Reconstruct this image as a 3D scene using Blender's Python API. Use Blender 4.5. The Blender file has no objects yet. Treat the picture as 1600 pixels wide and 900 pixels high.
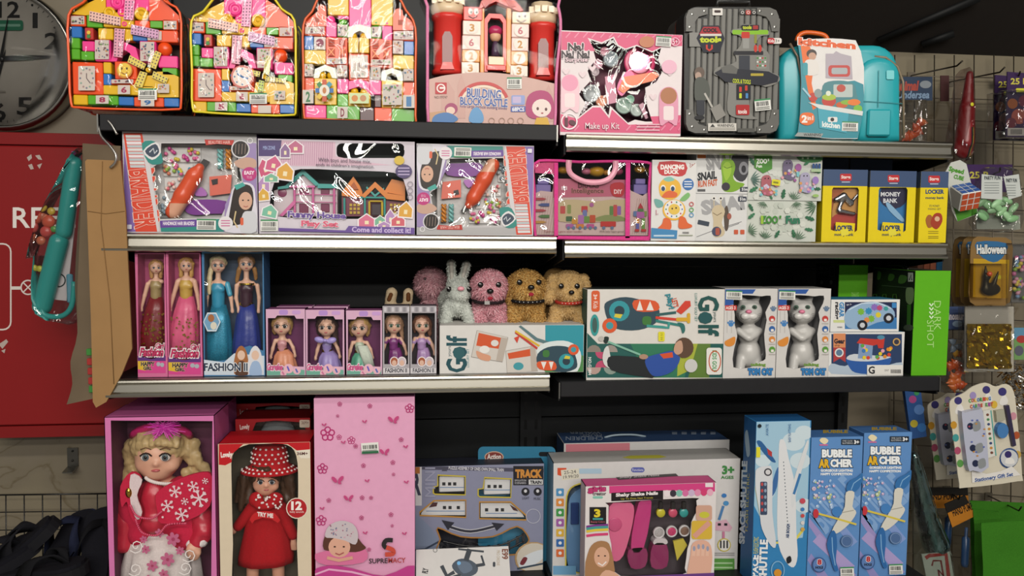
import bpy, bmesh, math, random
import numpy as np
from mathutils import Vector, Matrix, noise
R = math.radians
rnd = random.Random(7)
SC = bpy.context.scene
COL = SC.collection
# ------------------------------------------------------------------ camera
F_PX = 1200.0                       # focal length for a 1600 px wide frame
CAM = Vector((0.0, -1.72, 1.45))
YAW, PITCH, ROLL = R(6.6), R(-4.0), R(0.45)
cam_d = bpy.data.cameras.new('camera')
cam_d.sensor_width = 36.0
cam_d.lens = 36.0 * F_PX / 1600.0
cam_o = bpy.data.objects.new('camera', cam_d)
COL.objects.link(cam_o)
CM = (Matrix.Rotation(-YAW, 3, 'Z') @ Matrix.Rotation(math.pi / 2 + PITCH, 3, 'X') @ Matrix.Rotation(ROLL, 3, 'Z'))
cam_o.matrix_world = Matrix.Translation(CAM) @ CM.to_4x4()
SC.camera = cam_o
cam_d.clip_start = 0.05
# ------------------------------------------------------------------ world, lamps, exposure
world = bpy.data.worlds.new('world')
SC.world = world
world.use_nodes = True
world.node_tree.nodes['Background'].inputs[0].default_value = (1.0, 0.96, 0.9, 1)
world.node_tree.nodes['Background'].inputs[1].default_value = 0.30
def area_lamp(name, loc, size, power, rot=(0, 0, 0), col=(1, 0.95, 0.87)):
 l = bpy.data.lights.new(name, 'AREA')
 l.shape = 'RECTANGLE'
 l.size, l.size_y = size
 l.energy = power
 l.color = col
 o = bpy.data.objects.new(name, l)
 o.location = loc
 o.rotation_euler = rot
 COL.objects.link(o)
 return o
# rows of ceiling tubes over the aisle the photographer stands in
area_lamp('ceiling_tube_light', (-0.55, -1.5, 2.95), (1.5, 0.2), 13, (R(18), 0, 0))
area_lamp('ceiling_tube_light', (1.25, -1.5, 2.95), (1.5, 0.2), 13, (R(18), 0, 0))
area_lamp('ceiling_tube_light', (0.35, -3.3, 2.95), (3.0, 0.14), 84, (R(32), 0, 0))
area_lamp('ceiling_tube_light', (0.3, -5.0, 2.95), (4.5, 0.14), 110, (R(50), 0, 0))
area_lamp('ceiling_tube_light', (0.3, -6.6, 2.95), (4.5, 0.14), 130, (R(55), 0, 0))
vs = SC.view_settings
vs.view_transform = 'Standard'
vs.look = 'None'
vs.gamma = 1.0
vs.use_curve_mapping = False
vs.exposure = -0.5
SC.cycles.max_bounces = 6
SC.cycles.transparent_max_bounces = 16
# ------------------------------------------------------------------ measuring helpers
def ray(px, py):
 d = Vector(((px - 800.0) / F_PX, -(py - 450.0) / F_PX, -1.0))
 return CM @ d
def at(px, py, Y):
 d = ray(px, py)
 t = (Y - CAM.y) / d.y
 return CAM + d * t
# ------------------------------------------------------------------ materials
MATS = {}
def lin(c):
 if isinstance(c, str):
  c = c.lstrip('#')
  if len(c) == 3:
   c = ''.join(ch * 2 for ch in c)
  c = [int(c[i:i + 2], 16) / 255 for i in (0, 2, 4)]
 g = sum(c) / 3
 c = [(v * .93 + g * .07) * .95 for v in c]
 return tuple((v / 12.92 if v <= 0.04045 else ((v + 0.055) / 1.055) ** 2.4) for v in c) + (1.0,)
def mat(col, kind='print', **kw):
 key = (col, kind, tuple(sorted(kw.items())))
 if key in MATS:
  return MATS[key]
 m = bpy.data.materials.new(kind + '_' + str(col).lstrip('#'))
 m.use_nodes = True
 nt = m.node_tree
 b = nt.nodes['Principled BSDF']
 N = nt.nodes.new
 L = nt.links.new
 c = lin(col)
 b.inputs['Base Color'].default_value = c
 P = dict(print=(0.38, 0, .35), card=(0.5, 0, .25), plastic=(0.28, 0, .5), matte=(0.85, 0, .2), metal=(0.32, 1, .5), cloth=(0.9, 0, .15), satin=(0.33, 0, .5),
             skin=(0.42, 0, .4), hair=(0.45, 0, .4), fur=(0.95, 0, .1), wall=(0.45, 0, .4), black=(0.5, 0, .25), foil=(0.18, 1, .5), paint=(0.3, 0, .4), cardboard=(0.85, 0, .1), glit=(0.3, 0.3, .5))[kind]
 b.inputs['Roughness'].default_value = P[0]
 b.inputs['Metallic'].default_value = P[1]
 b.inputs['Specular IOR Level'].default_value = P[2]
 if kind == 'print':
  return MATS.setdefault(key, m)
 tc = N('ShaderNodeTexCoord')
 nz = N('ShaderNodeTexNoise')
 L(tc.outputs['Object'], nz.inputs['Vector'])
 sc, amt, bump = dict(card=(60, .05, .02), plastic=(20, .04, .0), matte=(40, .08, .05), metal=(6, .12, .0), cloth=(260, .18, .25), satin=(40, .2, .35), skin=(30, .05, .0), hair=(160, .35, .5),
                         fur=(220, .3, .6), wall=(3, .1, .0), black=(50, .15, .05), foil=(45, .25, 1.0), paint=(8, .06, .01), cardboard=(14, .12, .06), glit=(420, .6, .3))[kind]
 sc = kw.get('scale', sc)
 nz.inputs['Scale'].default_value = sc
 nz.inputs['Detail'].default_value = 3
 if kind in ('hair', 'metal'):
  mp = N('ShaderNodeMapping')
  mp.inputs['Scale'].default_value = (1, 1, .12) if kind == 'hair' else (.25, 4, 12)
  L(tc.outputs['Object'], mp.inputs['Vector'])
  L(mp.outputs[0], nz.inputs['Vector'])
 mx = N('ShaderNodeMix')
 mx.data_type = 'RGBA'
 L(nz.outputs['Fac'], mx.inputs['Factor'])
 mx.inputs['A'].default_value = tuple(max(0, v * (1 - amt)) for v in c[:3]) + (1,)
 mx.inputs['B'].default_value = tuple(min(1, v * (1 + amt)) for v in c[:3]) + (1,)
 L(mx.outputs['Result'], b.inputs['Base Color'])
 bump = kw.get('bump', bump)
 if bump:
  bp = N('ShaderNodeBump')
  bp.inputs['Strength'].default_value = bump
  bp.inputs['Distance'].default_value = 0.004 if kind in ('foil', 'satin') else 0.001
  L(nz.outputs['Fac'], bp.inputs['Height'])
  L(bp.outputs[0], b.inputs['Normal'])
 if 'rough' in kw:
  b.inputs['Roughness'].default_value = kw['rough']
 MATS[key] = m
 return m
def film(strength=0.5, scale=9.0, tint='#ffffff', refl=0.05):
 key = ('film', strength, scale, tint, refl)
 if key in MATS:
  return MATS[key]
 m = bpy.data.materials.new('clear_film')
 m.use_nodes = True
 nt = m.node_tree
 nt.nodes.clear()
 N = nt.nodes.new
 L = nt.links.new
 out = N('ShaderNodeOutputMaterial')
 tr = N('ShaderNodeBsdfTransparent')
 tr.inputs[0].default_value = (1, 1, 1, 1) if tint == '#ffffff' else lin(tint)
 gl = N('ShaderNodeBsdfGlossy')
 gl.inputs['Roughness'].default_value = 0.012
 gl.inputs['Color'].default_value = (1, 1, 1, 1)
 fr = N('ShaderNodeLayerWeight')
 fr.inputs['Blend'].default_value = 0.12
 ad = N('ShaderNodeMath')
 ad.operation = 'ADD'
 ad.use_clamp = True
 ad.inputs[1].default_value = refl
 mx = N('ShaderNodeMixShader')
 tc = N('ShaderNodeTexCoord')
 mp = N('ShaderNodeMapping')
 mp.inputs['Rotation'].default_value = (0.3, 0.2, 0.5)
 mp.inputs['Scale'].default_value = (1, 1, 0.6)
 nz = N('ShaderNodeTexNoise')
 nz.inputs['Scale'].default_value = scale
 nz.inputs['Detail'].default_value = 1.5
 nz.inputs['Distortion'].default_value = 1.2
 bp = N('ShaderNodeBump')
 bp.inputs['Strength'].default_value = strength
 bp.inputs['Distance'].default_value = 0.03
 L(tc.outputs['Object'], mp.inputs[0])
 L(mp.outputs[0], nz.inputs['Vector'])
 L(nz.outputs['Fac'], bp.inputs['Height'])
 L(bp.outputs[0], gl.inputs['Normal'])
 L(fr.outputs['Fresnel'], ad.inputs[0])
 L(ad.outputs[0], mx.inputs[0])
 L(tr.outputs[0], mx.inputs[1])
 L(gl.outputs[0], mx.inputs[2])
 L(mx.outputs[0], out.inputs[0])
 MATS[key] = m
 return m
# ------------------------------------------------------------------ mesh collector
class MB:
 def __init__(s):
  s.v, s.f, s.m, s.sm, s.mats = [], [], [], [], []
 def mi(s, m):
  if isinstance(m, (str, tuple)):
   m = mat(m) if isinstance(m, str) else mat(*m)
  if m not in s.mats:
   s.mats.append(m)
  return s.mats.index(m)
 def add(s, vs_, fs, m, smooth=False):
  o = len(s.v)
  k = s.mi(m)
  s.v += [tuple(p) for p in vs_]
  for f in fs:
   s.f.append([i + o for i in f])
   s.m.append(k)
   s.sm.append(smooth)
 def box(s, x0, x1, y0, y1, z0, z1, m, M=None, bev=0):
  if bev:
   b = min(bev, abs(x1 - x0) * .45, abs(y1 - y0) * .45, abs(z1 - z0) * .45)
   P = []
   idx = {}
   for ix, (xa, xs) in enumerate(((x0, 1), (x1, -1))):
    for iy, (ya, ys) in enumerate(((y0, 1), (y1, -1))):
     for iz, (za, zs) in enumerate(((z0, 1), (z1, -1))):
      for ax in range(3):
       p = [xa + xs * b, ya + ys * b, za + zs * b]
       p[ax] = (xa, ya, za)[ax]
       idx[(ix, iy, iz, ax)] = len(P)
       P.append(Vector(p))
   fs = []
   I = idx
   for a in (0, 1):
    fs.append([I[(a, 0, 0, 0)], I[(a, 1, 0, 0)], I[(a, 1, 1, 0)], I[(a, 0, 1, 0)]])
    fs.append([I[(0, a, 0, 1)], I[(1, a, 0, 1)], I[(1, a, 1, 1)], I[(0, a, 1, 1)]])
    fs.append([I[(0, 0, a, 2)], I[(1, 0, a, 2)], I[(1, 1, a, 2)], I[(0, 1, a, 2)]])
    for c in (0, 1):
     fs.append([I[(a, c, 0, 0)], I[(a, c, 1, 0)], I[(a, c, 1, 1)], I[(a, c, 0, 1)]])
     fs.append([I[(a, 0, c, 0)], I[(a, 1, c, 0)], I[(a, 1, c, 2)], I[(a, 0, c, 2)]])
     fs.append([I[(0, a, c, 1)], I[(1, a, c, 1)], I[(1, a, c, 2)], I[(0, a, c, 2)]])
     for d in (0, 1):
      fs.append([I[(a, c, d, 0)], I[(a, c, d, 1)], I[(a, c, d, 2)]])
   c0 = Vector(((x0 + x1) / 2, (y0 + y1) / 2, (z0 + z1) / 2))
   for f in fs:
    n = (P[f[1]] - P[f[0]]).cross(P[f[2]] - P[f[0]])
    if n.dot(P[f[0]] - c0) < 0:
     f.reverse()
  else:
   P = [Vector(p) for p in ((x0, y0, z0), (x1, y0, z0), (x1, y1, z0), (x0, y1, z0), (x0, y0, z1), (x1, y0, z1), (x1, y1, z1), (x0, y1, z1))]
   fs = [[0, 3, 2, 1], [4, 5, 6, 7], [0, 1, 5, 4], [1, 2, 6, 5], [2, 3, 7, 6], [3, 0, 4, 7]]
  if M is not None:
   P = [M @ p for p in P]
  s.add(P, fs, m)
 def prism(s, pts, y0, y1, m, side=None, smooth=False):
  a = sum(pts[i][0] * pts[(i + 1) % len(pts)][1] - pts[(i + 1) % len(pts)][0] * pts[i][1] for i in range(len(pts)))
  if a < 0:
   pts = pts[::-1]
  n = len(pts)
  V = [(p[0], y0, p[1]) for p in pts] + [(p[0], y1, p[1]) for p in pts]
  s.add(V, [list(range(n)), list(range(2 * n - 1, n - 1, -1))], m)
  s.add(V, [[(i + 1) % n, i, i + n, (i + 1) % n + n] for i in range(n)], side or m, smooth)
 def tube(s, pts, r, m, n=6, closed=False, cap=True):
  pts = [Vector(p) for p in pts]
  k = len(pts)
  rr = r if isinstance(r, (list, tuple)) else [r] * k
  up = None
  V = []
  for i, p in enumerate(pts):
   if closed:
    t = pts[(i + 1) % k] - pts[i - 1]
   else:
    t = pts[min(i + 1, k - 1)] - pts[max(i - 1, 0)]
   if t.length < 1e-9:
    t = Vector((0, 0, 1))
   t.normalize()
   if up is None:
    up = Vector((0, 0, 1)) if abs(t.z) < .9 else Vector((1, 0, 0))
   a = t.cross(up)
   if a.length < 1e-6:
    a = t.orthogonal()
   a.normalize()
   b = a.cross(t).normalized()
   up = b
   for j in range(n):
    q = 2 * math.pi * j / n
    V.append(p + (a * math.cos(q) + b * math.sin(q)) * rr[i])
  fs = []
  for i in range(k if closed else k - 1):
   i2 = (i + 1) % k
   for j in range(n):
    fs.append([i * n + j, i * n + (j + 1) % n, i2 * n + (j + 1) % n, i2 * n + j])
  if cap and not closed:
   fs.append(list(range(n))[::-1])
   fs.append([(k - 1) * n + j for j in range(n)])
  s.add(V, fs, m, True)
 def lathe(s, prof, m, M=None, n=16, caps=True):
  V, fs = [], []
  for r, z in prof:
   for j in range(n):
    q = 2 * math.pi * j / n
    V.append(Vector((r * math.cos(q), r * math.sin(q), z)))
  for i in range(len(prof) - 1):
   for j in range(n):
    fs.append([i * n + j, i * n + (j + 1) % n, (i + 1) * n + (j + 1) % n, (i + 1) * n + j])
  if caps:
   fs.append(list(range(n))[::-1])
   fs.append([(len(prof) - 1) * n + j for j in range(n)])
  if M is not None:
   V = [M @ p for p in V]
  s.add(V, fs, m, True)
 def ball(s, c, r, m, n=12, k=8):
  rx, ry, rz = r if isinstance(r, (tuple, list)) else (r, r, r)
  V = [(c[0], c[1], c[2] - rz)]
  for i in range(1, k):
   a = -math.pi / 2 + math.pi * i / k
   for j in range(n):
    q = 2 * math.pi * j / n
    V.append((c[0] + rx * math.cos(a) * math.cos(q), c[1] + ry * math.cos(a) * math.sin(q), c[2] + rz * math.sin(a)))
  V.append((c[0], c[1], c[2] + rz))
  fs = []
  for j in range(n):
   fs.append([0, 1 + (j + 1) % n, 1 + j])
   fs.append([len(V) - 1, 1 + (k - 2) * n + j, 1 + (k - 2) * n + (j + 1) % n])
   for i in range(k - 2):
    fs.append([1 + i * n + j, 1 + i * n + (j + 1) % n, 1 + (i + 1) * n + (j + 1) % n, 1 + (i + 1) * n + j])
  s.add(V, fs, m, True)
 def build(s, name, parent=None, M=None):
  me = bpy.data.meshes.new(name)
  me.from_pydata(s.v, [], s.f)
  for m in s.mats:
   me.materials.append(m)
  me.polygons.foreach_set('material_index', s.m)
  me.polygons.foreach_set('use_smooth', s.sm)
  me.update()
  o = bpy.data.objects.new(name, me)
  COL.objects.link(o)
  if parent is not None:
   o.parent = parent
  if M is not None:
   o.matrix_local = M
  return o
def tag(o, label=None, cat=None, group=None, kind=None):
 for k, v in (('label', label), ('category', cat), ('group', group), ('kind', kind)):
  if v:
   o[k] = v
 return o
def empty(name, M):
 o = bpy.data.objects.new(name, None)
 o.empty_display_size = 0.02
 o.matrix_world = M if isinstance(M, Matrix) else Matrix.Translation(M)
 COL.objects.link(o)
 return o
# ------------------------------------------------------------------ lettering
_txt = {}
def text_mesh(t, bold=0.0, shear=0.0):
 k = (t, bold, shear)
 if k not in _txt:
  cu = bpy.data.curves.new('t', 'FONT')
  cu.body = t
  cu.offset = bold
  cu.shear = shear
  cu.resolution_u = 2
  cu.fill_mode = 'FRONT'
  ob = bpy.data.objects.new('t', cu)
  me = bpy.data.meshes.new_from_object(ob)
  V = [(v.co.x, v.co.y) for v in me.vertices]
  Fs = [list(p.vertices) for p in me.polygons]
  bpy.data.objects.remove(ob)
  bpy.data.curves.remove(cu)
  bpy.data.meshes.remove(me)
  _txt[k] = (V, Fs)
 return _txt[k]
# ------------------------------------------------------------------ frames: a thing measured off the photograph
class Fr:
 def __init__(s, name, label, cat, x0, x1, yb, Y, yaw=0.0, z=None, group=None, lean=0.0, roll=0.0):
  a, b = at(x0, yb, Y), at(x1, yb, Y)
  c = (a + b) / 2
  if z is not None:
   c.z = z
  s.M = Matrix.Translation(c) @ Matrix.Rotation(R(yaw), 4, 'Z') @ Matrix.Rotation(R(lean), 4, 'X') @ Matrix.Rotation(R(roll), 4, 'Y')
  s.I = s.M.inverted()
  s.o = tag(empty(name, s.M), label, cat, group)
  s.k = (c - CAM).dot(CM @ Vector((0, 0, -1))) / F_PX
 def l(s, px, py, y=0.0):
  o = s.I @ CAM
  d = s.I.to_3x3() @ ray(px, py)
  return o + d * ((y - o.y) / d.y)
 def xz(s, px, py, y=0.0):
  p = s.l(px, py, y)
  return (p.x, p.z)
 def rect(s, x0, y0, x1, y1, y=0.0):
  ym, xm = (y0 + y1) / 2, (x0 + x1) / 2
  return s.l(x0, ym, y).x, s.l(x1, ym, y).x, s.l(xm, y1, y).z, s.l(xm, y0, y).z
def circ(cx, cy, rx, ry=None, n=20, a0=0, a1=360):
 ry = rx if ry is None else ry
 full = abs(a1 - a0) >= 360
 return [(cx + rx * math.cos(R(a0 + (a1 - a0) * i / (n if full else n - 1))), cy + ry * math.sin(R(a0 + (a1 - a0) * i / (n if full else n - 1)))) for i in range(n)]
def star(cx, cy, r, r2, n=5, rot=-90):
 return [(cx + (r if i % 2 == 0 else r2) * math.cos(R(rot + 180 * i / n)), cy + (r if i % 2 == 0 else r2) * math.sin(R(rot + 180 * i / n))) for i in range(2 * n)]
def rrect(x0, y0, x1, y1, r, n=4):
 r = min(r, abs(x1 - x0) / 2, abs(y1 - y0) / 2)
 P = []
 for cx, cy, a in ((x1 - r, y0 + r, -90), (x1 - r, y1 - r, 0), (x0 + r, y1 - r, 90), (x0 + r, y0 + r, 180)):
  for i in range(n + 1):
   q = R(a + 90 * i / n)
   P.append((cx + r * math.cos(q), cy + r * math.sin(q)))
 return P
def smooth_loop(P, k=3):
 out = []
 n = len(P)
 for i in range(n):
  p0, p1, p2, p3 = P[i - 1], P[i], P[(i + 1) % n], P[(i + 2) % n]
  for j in range(k):
   t = j / k
   out.append(tuple(.5 * (2 * p1[a] + (p2[a] - p0[a]) * t + (2 * p0[a] - 5 * p1[a] + 4 * p2[a] - p3[a]) * t * t + (3 * p1[a] - p0[a] - 3 * p2[a] + p3[a]) * t ** 3) for a in (0, 1)))
 return out
def smooth_path(P, k=4):
 out = []
 n = len(P)
 for i in range(n - 1):
  p0, p1, p2, p3 = P[max(i - 1, 0)], P[i], P[i + 1], P[min(i + 2, n - 1)]
  for j in range(k):
   t = j / k
   out.append(tuple(.5 * (2 * p1[a] + (p2[a] - p0[a]) * t + (2 * p0[a] - 5 * p1[a] + 4 * p2[a] - p3[a]) * t * t + (3 * p1[a] - p0[a] - 3 * p2[a] + p3[a]) * t ** 3) for a in range(len(p1))))
 out.append(tuple(P[-1]))
 return out
class Art:
 STEP = 0.00006
 def __init__(s, fr, y=0.0, conv=None):
  s.fr, s.y, s.n = fr, y, 0
  s.mb, s.tx, s.sheet = MB(), [], None
  s.conv = conv or (lambda px, py: fr.xz(px, py, y))
  s.place = lambda a, b, dy: (a, s.y + dy, b)
 def dy(s):
  s.n += 1
  return -s.n * s.STEP - 0.0003
 def poly(s, P, c, mb=None):
  d = s.dy()
  Q = [s.conv(*p) for p in P]
  a = sum(Q[i][0] * Q[(i + 1) % len(Q)][1] - Q[(i + 1) % len(Q)][0] * Q[i][1] for i in range(len(Q)))
  if a < 0:
   Q = Q[::-1]
  (mb or s.mb).add([s.place(q[0], q[1], d) for q in Q], [list(range(len(Q)))], c)
  return s
 def rect(s, x0, y0, x1, y1, c, r=0, rot=0):
  P = rrect(x0, y0, x1, y1, r) if r else [(x0, y0), (x1, y0), (x1, y1), (x0, y1)]
  if rot:
   P = s.rot(P, (x0 + x1) / 2, (y0 + y1) / 2, rot)
  return s.poly(P, c)
 def rot(s, P, cx, cy, a):
  ca, sa = math.cos(R(a)), math.sin(R(a))
  return [(cx + (x - cx) * ca - (y - cy) * sa, cy + (x - cx) * sa + (y - cy) * ca) for x, y in P]
 def ell(s, cx, cy, rx, ry, c, n=18, rot=0):
  P = circ(cx, cy, rx, ry, n)
  if rot:
   P = s.rot(P, cx, cy, rot)
  return s.poly(P, c)
 def blob(s, P, c, k=3):
  return s.poly(smooth_loop(P, k), c)
 def line(s, P, w, c, closed=False, k=0):
  if k:
   P = smooth_loop(P, k) if closed else smooth_path(P, k)
  n = len(P)
  d = s.dy()
  V = []
  for i in range(n):
   a = P[i - 1] if (i or closed) else P[0]
   b = P[(i + 1) % n] if (i < n - 1 or closed) else P[-1]
   tx, ty = b[0] - a[0], b[1] - a[1]
   q = math.hypot(tx, ty) or 1
   ox, oy = -ty / q * w / 2, tx / q * w / 2
   for sg in (1, -1):
    e = s.conv(P[i][0] + ox * sg, P[i][1] + oy * sg)
    V.append(s.place(e[0], e[1], d))
  fs = []
  for i in range(n if closed else n - 1):
   j = (i + 1) % n
   fs.append([2 * i, 2 * i + 1, 2 * j + 1, 2 * j])
  s.mb.add(V, fs, c)
  return s
 def ring(s, cx, cy, r, w, c, ry=None):
  return s.line(circ(cx, cy, r, ry, 20), w, c, True)
 def text(s, t, x0, y0, x1, y1, c, rot=0, bold=0.0, shear=0.0, out=None, ow=0.04, skew=0, grad=None):
  cx, cy, w, h = (x0 + x1) / 2, (y0 + y1) / 2, x1 - x0, y1 - y0
  if 45 < abs(rot) < 135:
   w, h = h, w
  V0, _ = text_mesh(t, bold, shear)
  if not V0:
   return s
  xa, xb = min(v[0] for v in V0), max(v[0] for v in V0)
  ya, yb = min(v[1] for v in V0), max(v[1] for v in V0)
  ca, sa = math.cos(R(rot)), math.sin(R(rot))
  tm = MB()
  s.tx.append(tm)
  for col, bo in (((out, bold + ow),) if out else ()) + ((c, bold),):
   V, Fs = text_mesh(t, bo, shear)
   d = s.dy()
   Q = []
   for x, y in V:
    u = ((x - xa) / (xb - xa or 1) - .5) * w
    v = (.5 - (y - ya) / (yb - ya or 1)) * h + skew * u
    e = s.conv(cx + u * ca - v * sa, cy + u * sa + v * ca)
    Q.append(s.place(e[0], e[1], d))
   tm.add(Q, Fs, col)
  return s
 def tag(s, x0, y0, x1, y1, rot=0, green=True):
  cx, cy = (x0 + x1) / 2, (y0 + y1) / 2
  T = lambda P: s.rot(P, cx, cy, rot) if rot else P
  s.poly(T([(x0, y0), (x1, y0), (x1, y1), (x0, y1)]), '#e8e8e2')
  w, h = x1 - x0, y1 - y0
  if green:
   s.poly(T([(x0, y0), (x1, y0), (x1, y0 + h * .14), (x0, y0 + h * .14)]), '#3f8f5c')
  x = x0 + w * .1
  while x < x1 - w * .12:
   b = w * rnd.choice((.02, .035, .05))
   s.poly(T([(x, y0 + h * .22), (x + b, y0 + h * .22), (x + b, y0 + h * .6), (x, y0 + h * .6)]), '#2a2a2a')
   x += b + w * rnd.choice((.02, .04))
  for q in (.7, .84):
   s.poly(T([(x0 + w * .06, y0 + h * q), (x1 - w * .1, y0 + h * q), (x1 - w * .1, y0 + h * (q + .06)), (x0 + w * .06, y0 + h * (q + .06))]), '#6a6a66')
  return s
 def done(s, parent=None, name='print', tname='lettering'):
  par = parent or s.fr.o
  if s.mb.f:
   if s.sheet:
    panel(s.mb, *s.sheet)
   s.mb.build(name, par)
  for tm in s.tx:
   if tm.f:
    tm.build(tname, par)
class SideArt(Art):
 def __init__(s, fr, x, side=-1):
  Art.__init__(s, fr)
  s.x, s.side = x, side
  def conv(px, py):
   o = fr.I @ CAM
   d = fr.I.to_3x3() @ ray(px, py)
   p = o + d * ((x - o.x) / d.x)
   return (side * p.y, p.z)
  s.conv = conv
  s.place = lambda a, b, dy: (x - side * dy, a * side, b)
class TopArt(Art):
 def __init__(s, fr, z):
  Art.__init__(s, fr)
  def conv(px, py):
   o = fr.I @ CAM
   d = fr.I.to_3x3() @ ray(px, py)
   p = o + d * ((z - o.z) / d.z)
   return (p.x, p.y)
  s.conv = conv
  s.place = lambda a, b, dy: (a, b, z - dy)
# ------------------------------------------------------------------ continuous bodies: blended solids, meshed with surface nets
def blend_mesh(prims, h, k):
 lo = np.full(3, 1e9)
 hi = -lo
 for p in prims:
  if p[0] == 'e':
   r = max(p[2])
   lo = np.minimum(lo, np.array(p[1]) - r)
   hi = np.maximum(hi, np.array(p[1]) + r)
  else:
   for q, r in ((p[1], p[3]), (p[2], p[4])):
    lo = np.minimum(lo, np.array(q) - r)
    hi = np.maximum(hi, np.array(q) + r)
 lo -= 3 * h + k
 hi += 3 * h + k
 n = np.maximum(((hi - lo) / h).astype(int) + 1, 4)
 ax = [lo[i] + h * np.arange(n[i]) for i in range(3)]
 X, Y, Z = np.meshgrid(*ax, indexing='ij')
 P = np.stack([X, Y, Z], -1)
 D = None
 for p in prims:
  if p[0] == 'e':
   q = P - np.array(p[1])
   if len(p) > 3 and p[3] is not None:
    q = q @ np.array(p[3])
   r = np.array(p[2])
   k0 = np.linalg.norm(q / r, axis=-1)
   k1 = np.linalg.norm(q / (r * r), axis=-1) + 1e-9
   d = k0 * (k0 - 1) / k1
  else:
   a, b = np.array(p[1]), np.array(p[2])
   ba = b - a
   t = np.clip(((P - a) @ ba) / (ba @ ba + 1e-12), 0, 1)
   d = np.linalg.norm(P - a - t[..., None] * ba, axis=-1) - (p[3] + (p[4] - p[3]) * t)
  if D is None:
   D = d
  else:
   w = np.clip(.5 + .5 * (D - d) / k, 0, 1)
   D = D * (1 - w) + d * w - k * w * (1 - w)
 ins = D < 0
 cs = tuple(s - 1 for s in D.shape)
 acc = np.zeros(cs + (3,))
 cnt = np.zeros(cs)
 idx = np.stack(np.meshgrid(*[np.arange(s) for s in cs], indexing='ij'), -1).astype(float)
 sl = lambda o: tuple(slice(o[i], o[i] + cs[i]) for i in range(3))
 for a in range(3):
  for u in (0, 1):
   for v in (0, 1):
    o0 = [0, 0, 0]
    b_, c_ = [i for i in range(3) if i != a]
    o0[b_], o0[c_] = u, v
    o1 = list(o0)
    o1[a] = 1
    d0, d1 = D[sl(o0)], D[sl(o1)]
    x = (d0 < 0) != (d1 < 0)
    t = np.where(x, d0 / np.where(x, d0 - d1, 1), 0)
    pos = idx + np.array(o0)
    pos[..., a] += t
    acc += np.where(x[..., None], pos, 0)
    cnt += x
 act = cnt > 0
 vid = -np.ones(cs, int)
 vid[act] = np.arange(act.sum())
 verts = lo + h * acc[act] / cnt[act][:, None]
 quads = []
 for a in range(3):
  b_, c_ = [(1, 2), (2, 0), (0, 1)][a]
  s0 = [slice(1, -1)] * 3
  s0[a] = slice(0, -1)
  s1 = list(s0)
  s1[a] = slice(1, None)
  A, B = ins[tuple(s0)], ins[tuple(s1)]
  for fl in (0, 1):
   e = np.argwhere((A & ~B) if fl == 0 else (~A & B))
   if not len(e):
    continue
   off = np.ones(3, int)
   off[a] = 0
   e = e + off
   def g(db, dc):
    q = e.copy()
    q[:, b_] -= db
    q[:, c_] -= dc
    return vid[q[:, 0], q[:, 1], q[:, 2]]
   qd = np.stack([g(1, 1), g(0, 1), g(0, 0), g(1, 0)], 1)
   quads.append(qd if fl == 0 else qd[:, ::-1])
 return verts, np.concatenate(quads)
def body(name, prims, h, k, m, parent, kind=None, matfn=None, jitter=0.0, jscale=90.0):
 V, Q = blend_mesh(prims, h, k)
 me = bpy.data.meshes.new(name)
 V = V.tolist()
 if jitter:
  c = Vector(np.mean(V, 0))
  V = [tuple(Vector(v) + (Vector(v) - c).normalized() * jitter * noise.noise(Vector(v) * jscale)) for v in V]
 me.from_pydata(V, [], Q.tolist())
 ms = m if isinstance(m, list) else [m]
 for q in ms:
  me.materials.append(q)
 me.polygons.foreach_set('use_smooth', [True] * len(me.polygons))
 if matfn:
  me.polygons.foreach_set('material_index', [matfn(p.center) for p in me.polygons])
 me.update()
 o = bpy.data.objects.new(name, me)
 COL.objects.link(o)
 o.parent = parent
 return o
def fur(o, n, ln, w, mats, name='fur', curl=0.6, seed=3, keep=None):
 me = o.data
 r = random.Random(seed)
 ar = np.array([p.area for p in me.polygons])
 cum = np.cumsum(ar)
 mb = MB()
 for i in range(n):
  p = me.polygons[int(np.searchsorted(cum, r.random() * cum[-1]))]
  c = p.center.copy()
  if keep and not keep(c):
   continue
  nn = p.normal
  t = nn.orthogonal().normalized()
  t.rotate(Matrix.Rotation(r.random() * 6.28, 3, nn))
  t2 = nn.cross(t)
  L = ln * (.6 + .8 * r.random())
  a = c - nn * .001
  b = a + nn * L * .6 + t * L * curl * .5 + Vector((0, 0, -L * .15))
  d = a + nn * L * .75 + t * L * curl * 1.1 + Vector((0, 0, -L * .45))
  m = mats[r.randrange(len(mats))]
  mb.add([a - t2 * w, a + t2 * w, b + t2 * w * .8, b - t2 * w * .8, d], [[0, 1, 2, 3], [3, 2, 4]], m)
 f = mb.build(name, o.parent if o.parent else None)
 f['kind'] = 'stuff'
 return f
def E(fr, px, py, dep, rx, ry, rz=None, rot=0, tiltx=0):
 k = fr.k
 rz = rx if rz is None else rz
 M = None
 if rot or tiltx:
  M = [list(r_) for r_ in (Matrix.Rotation(R(rot), 3, 'Y') @ Matrix.Rotation(R(tiltx), 3, 'X'))]
 return ('e', tuple(fr.l(px, py, dep * k)), (rx * k, ry * k, rz * k), M)
def Cc(fr, a, b, ra, rb):
 k = fr.k
 return ('c', tuple(fr.l(a[0], a[1], a[2] * k)), tuple(fr.l(b[0], b[1], b[2] * k)), ra * k, rb * k)
def orb(fr, name, px, py, dep, rx, m, ry=None, rz=None, parent=None, n=14, kk=9):
 mb = MB()
 k = fr.k
 mb.ball(fr.l(px, py, dep * k), (rx * k, (ry or rx) * k, (rz or rx) * k), m, n, kk)
 return mb.build(name, parent or fr.o)
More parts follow.
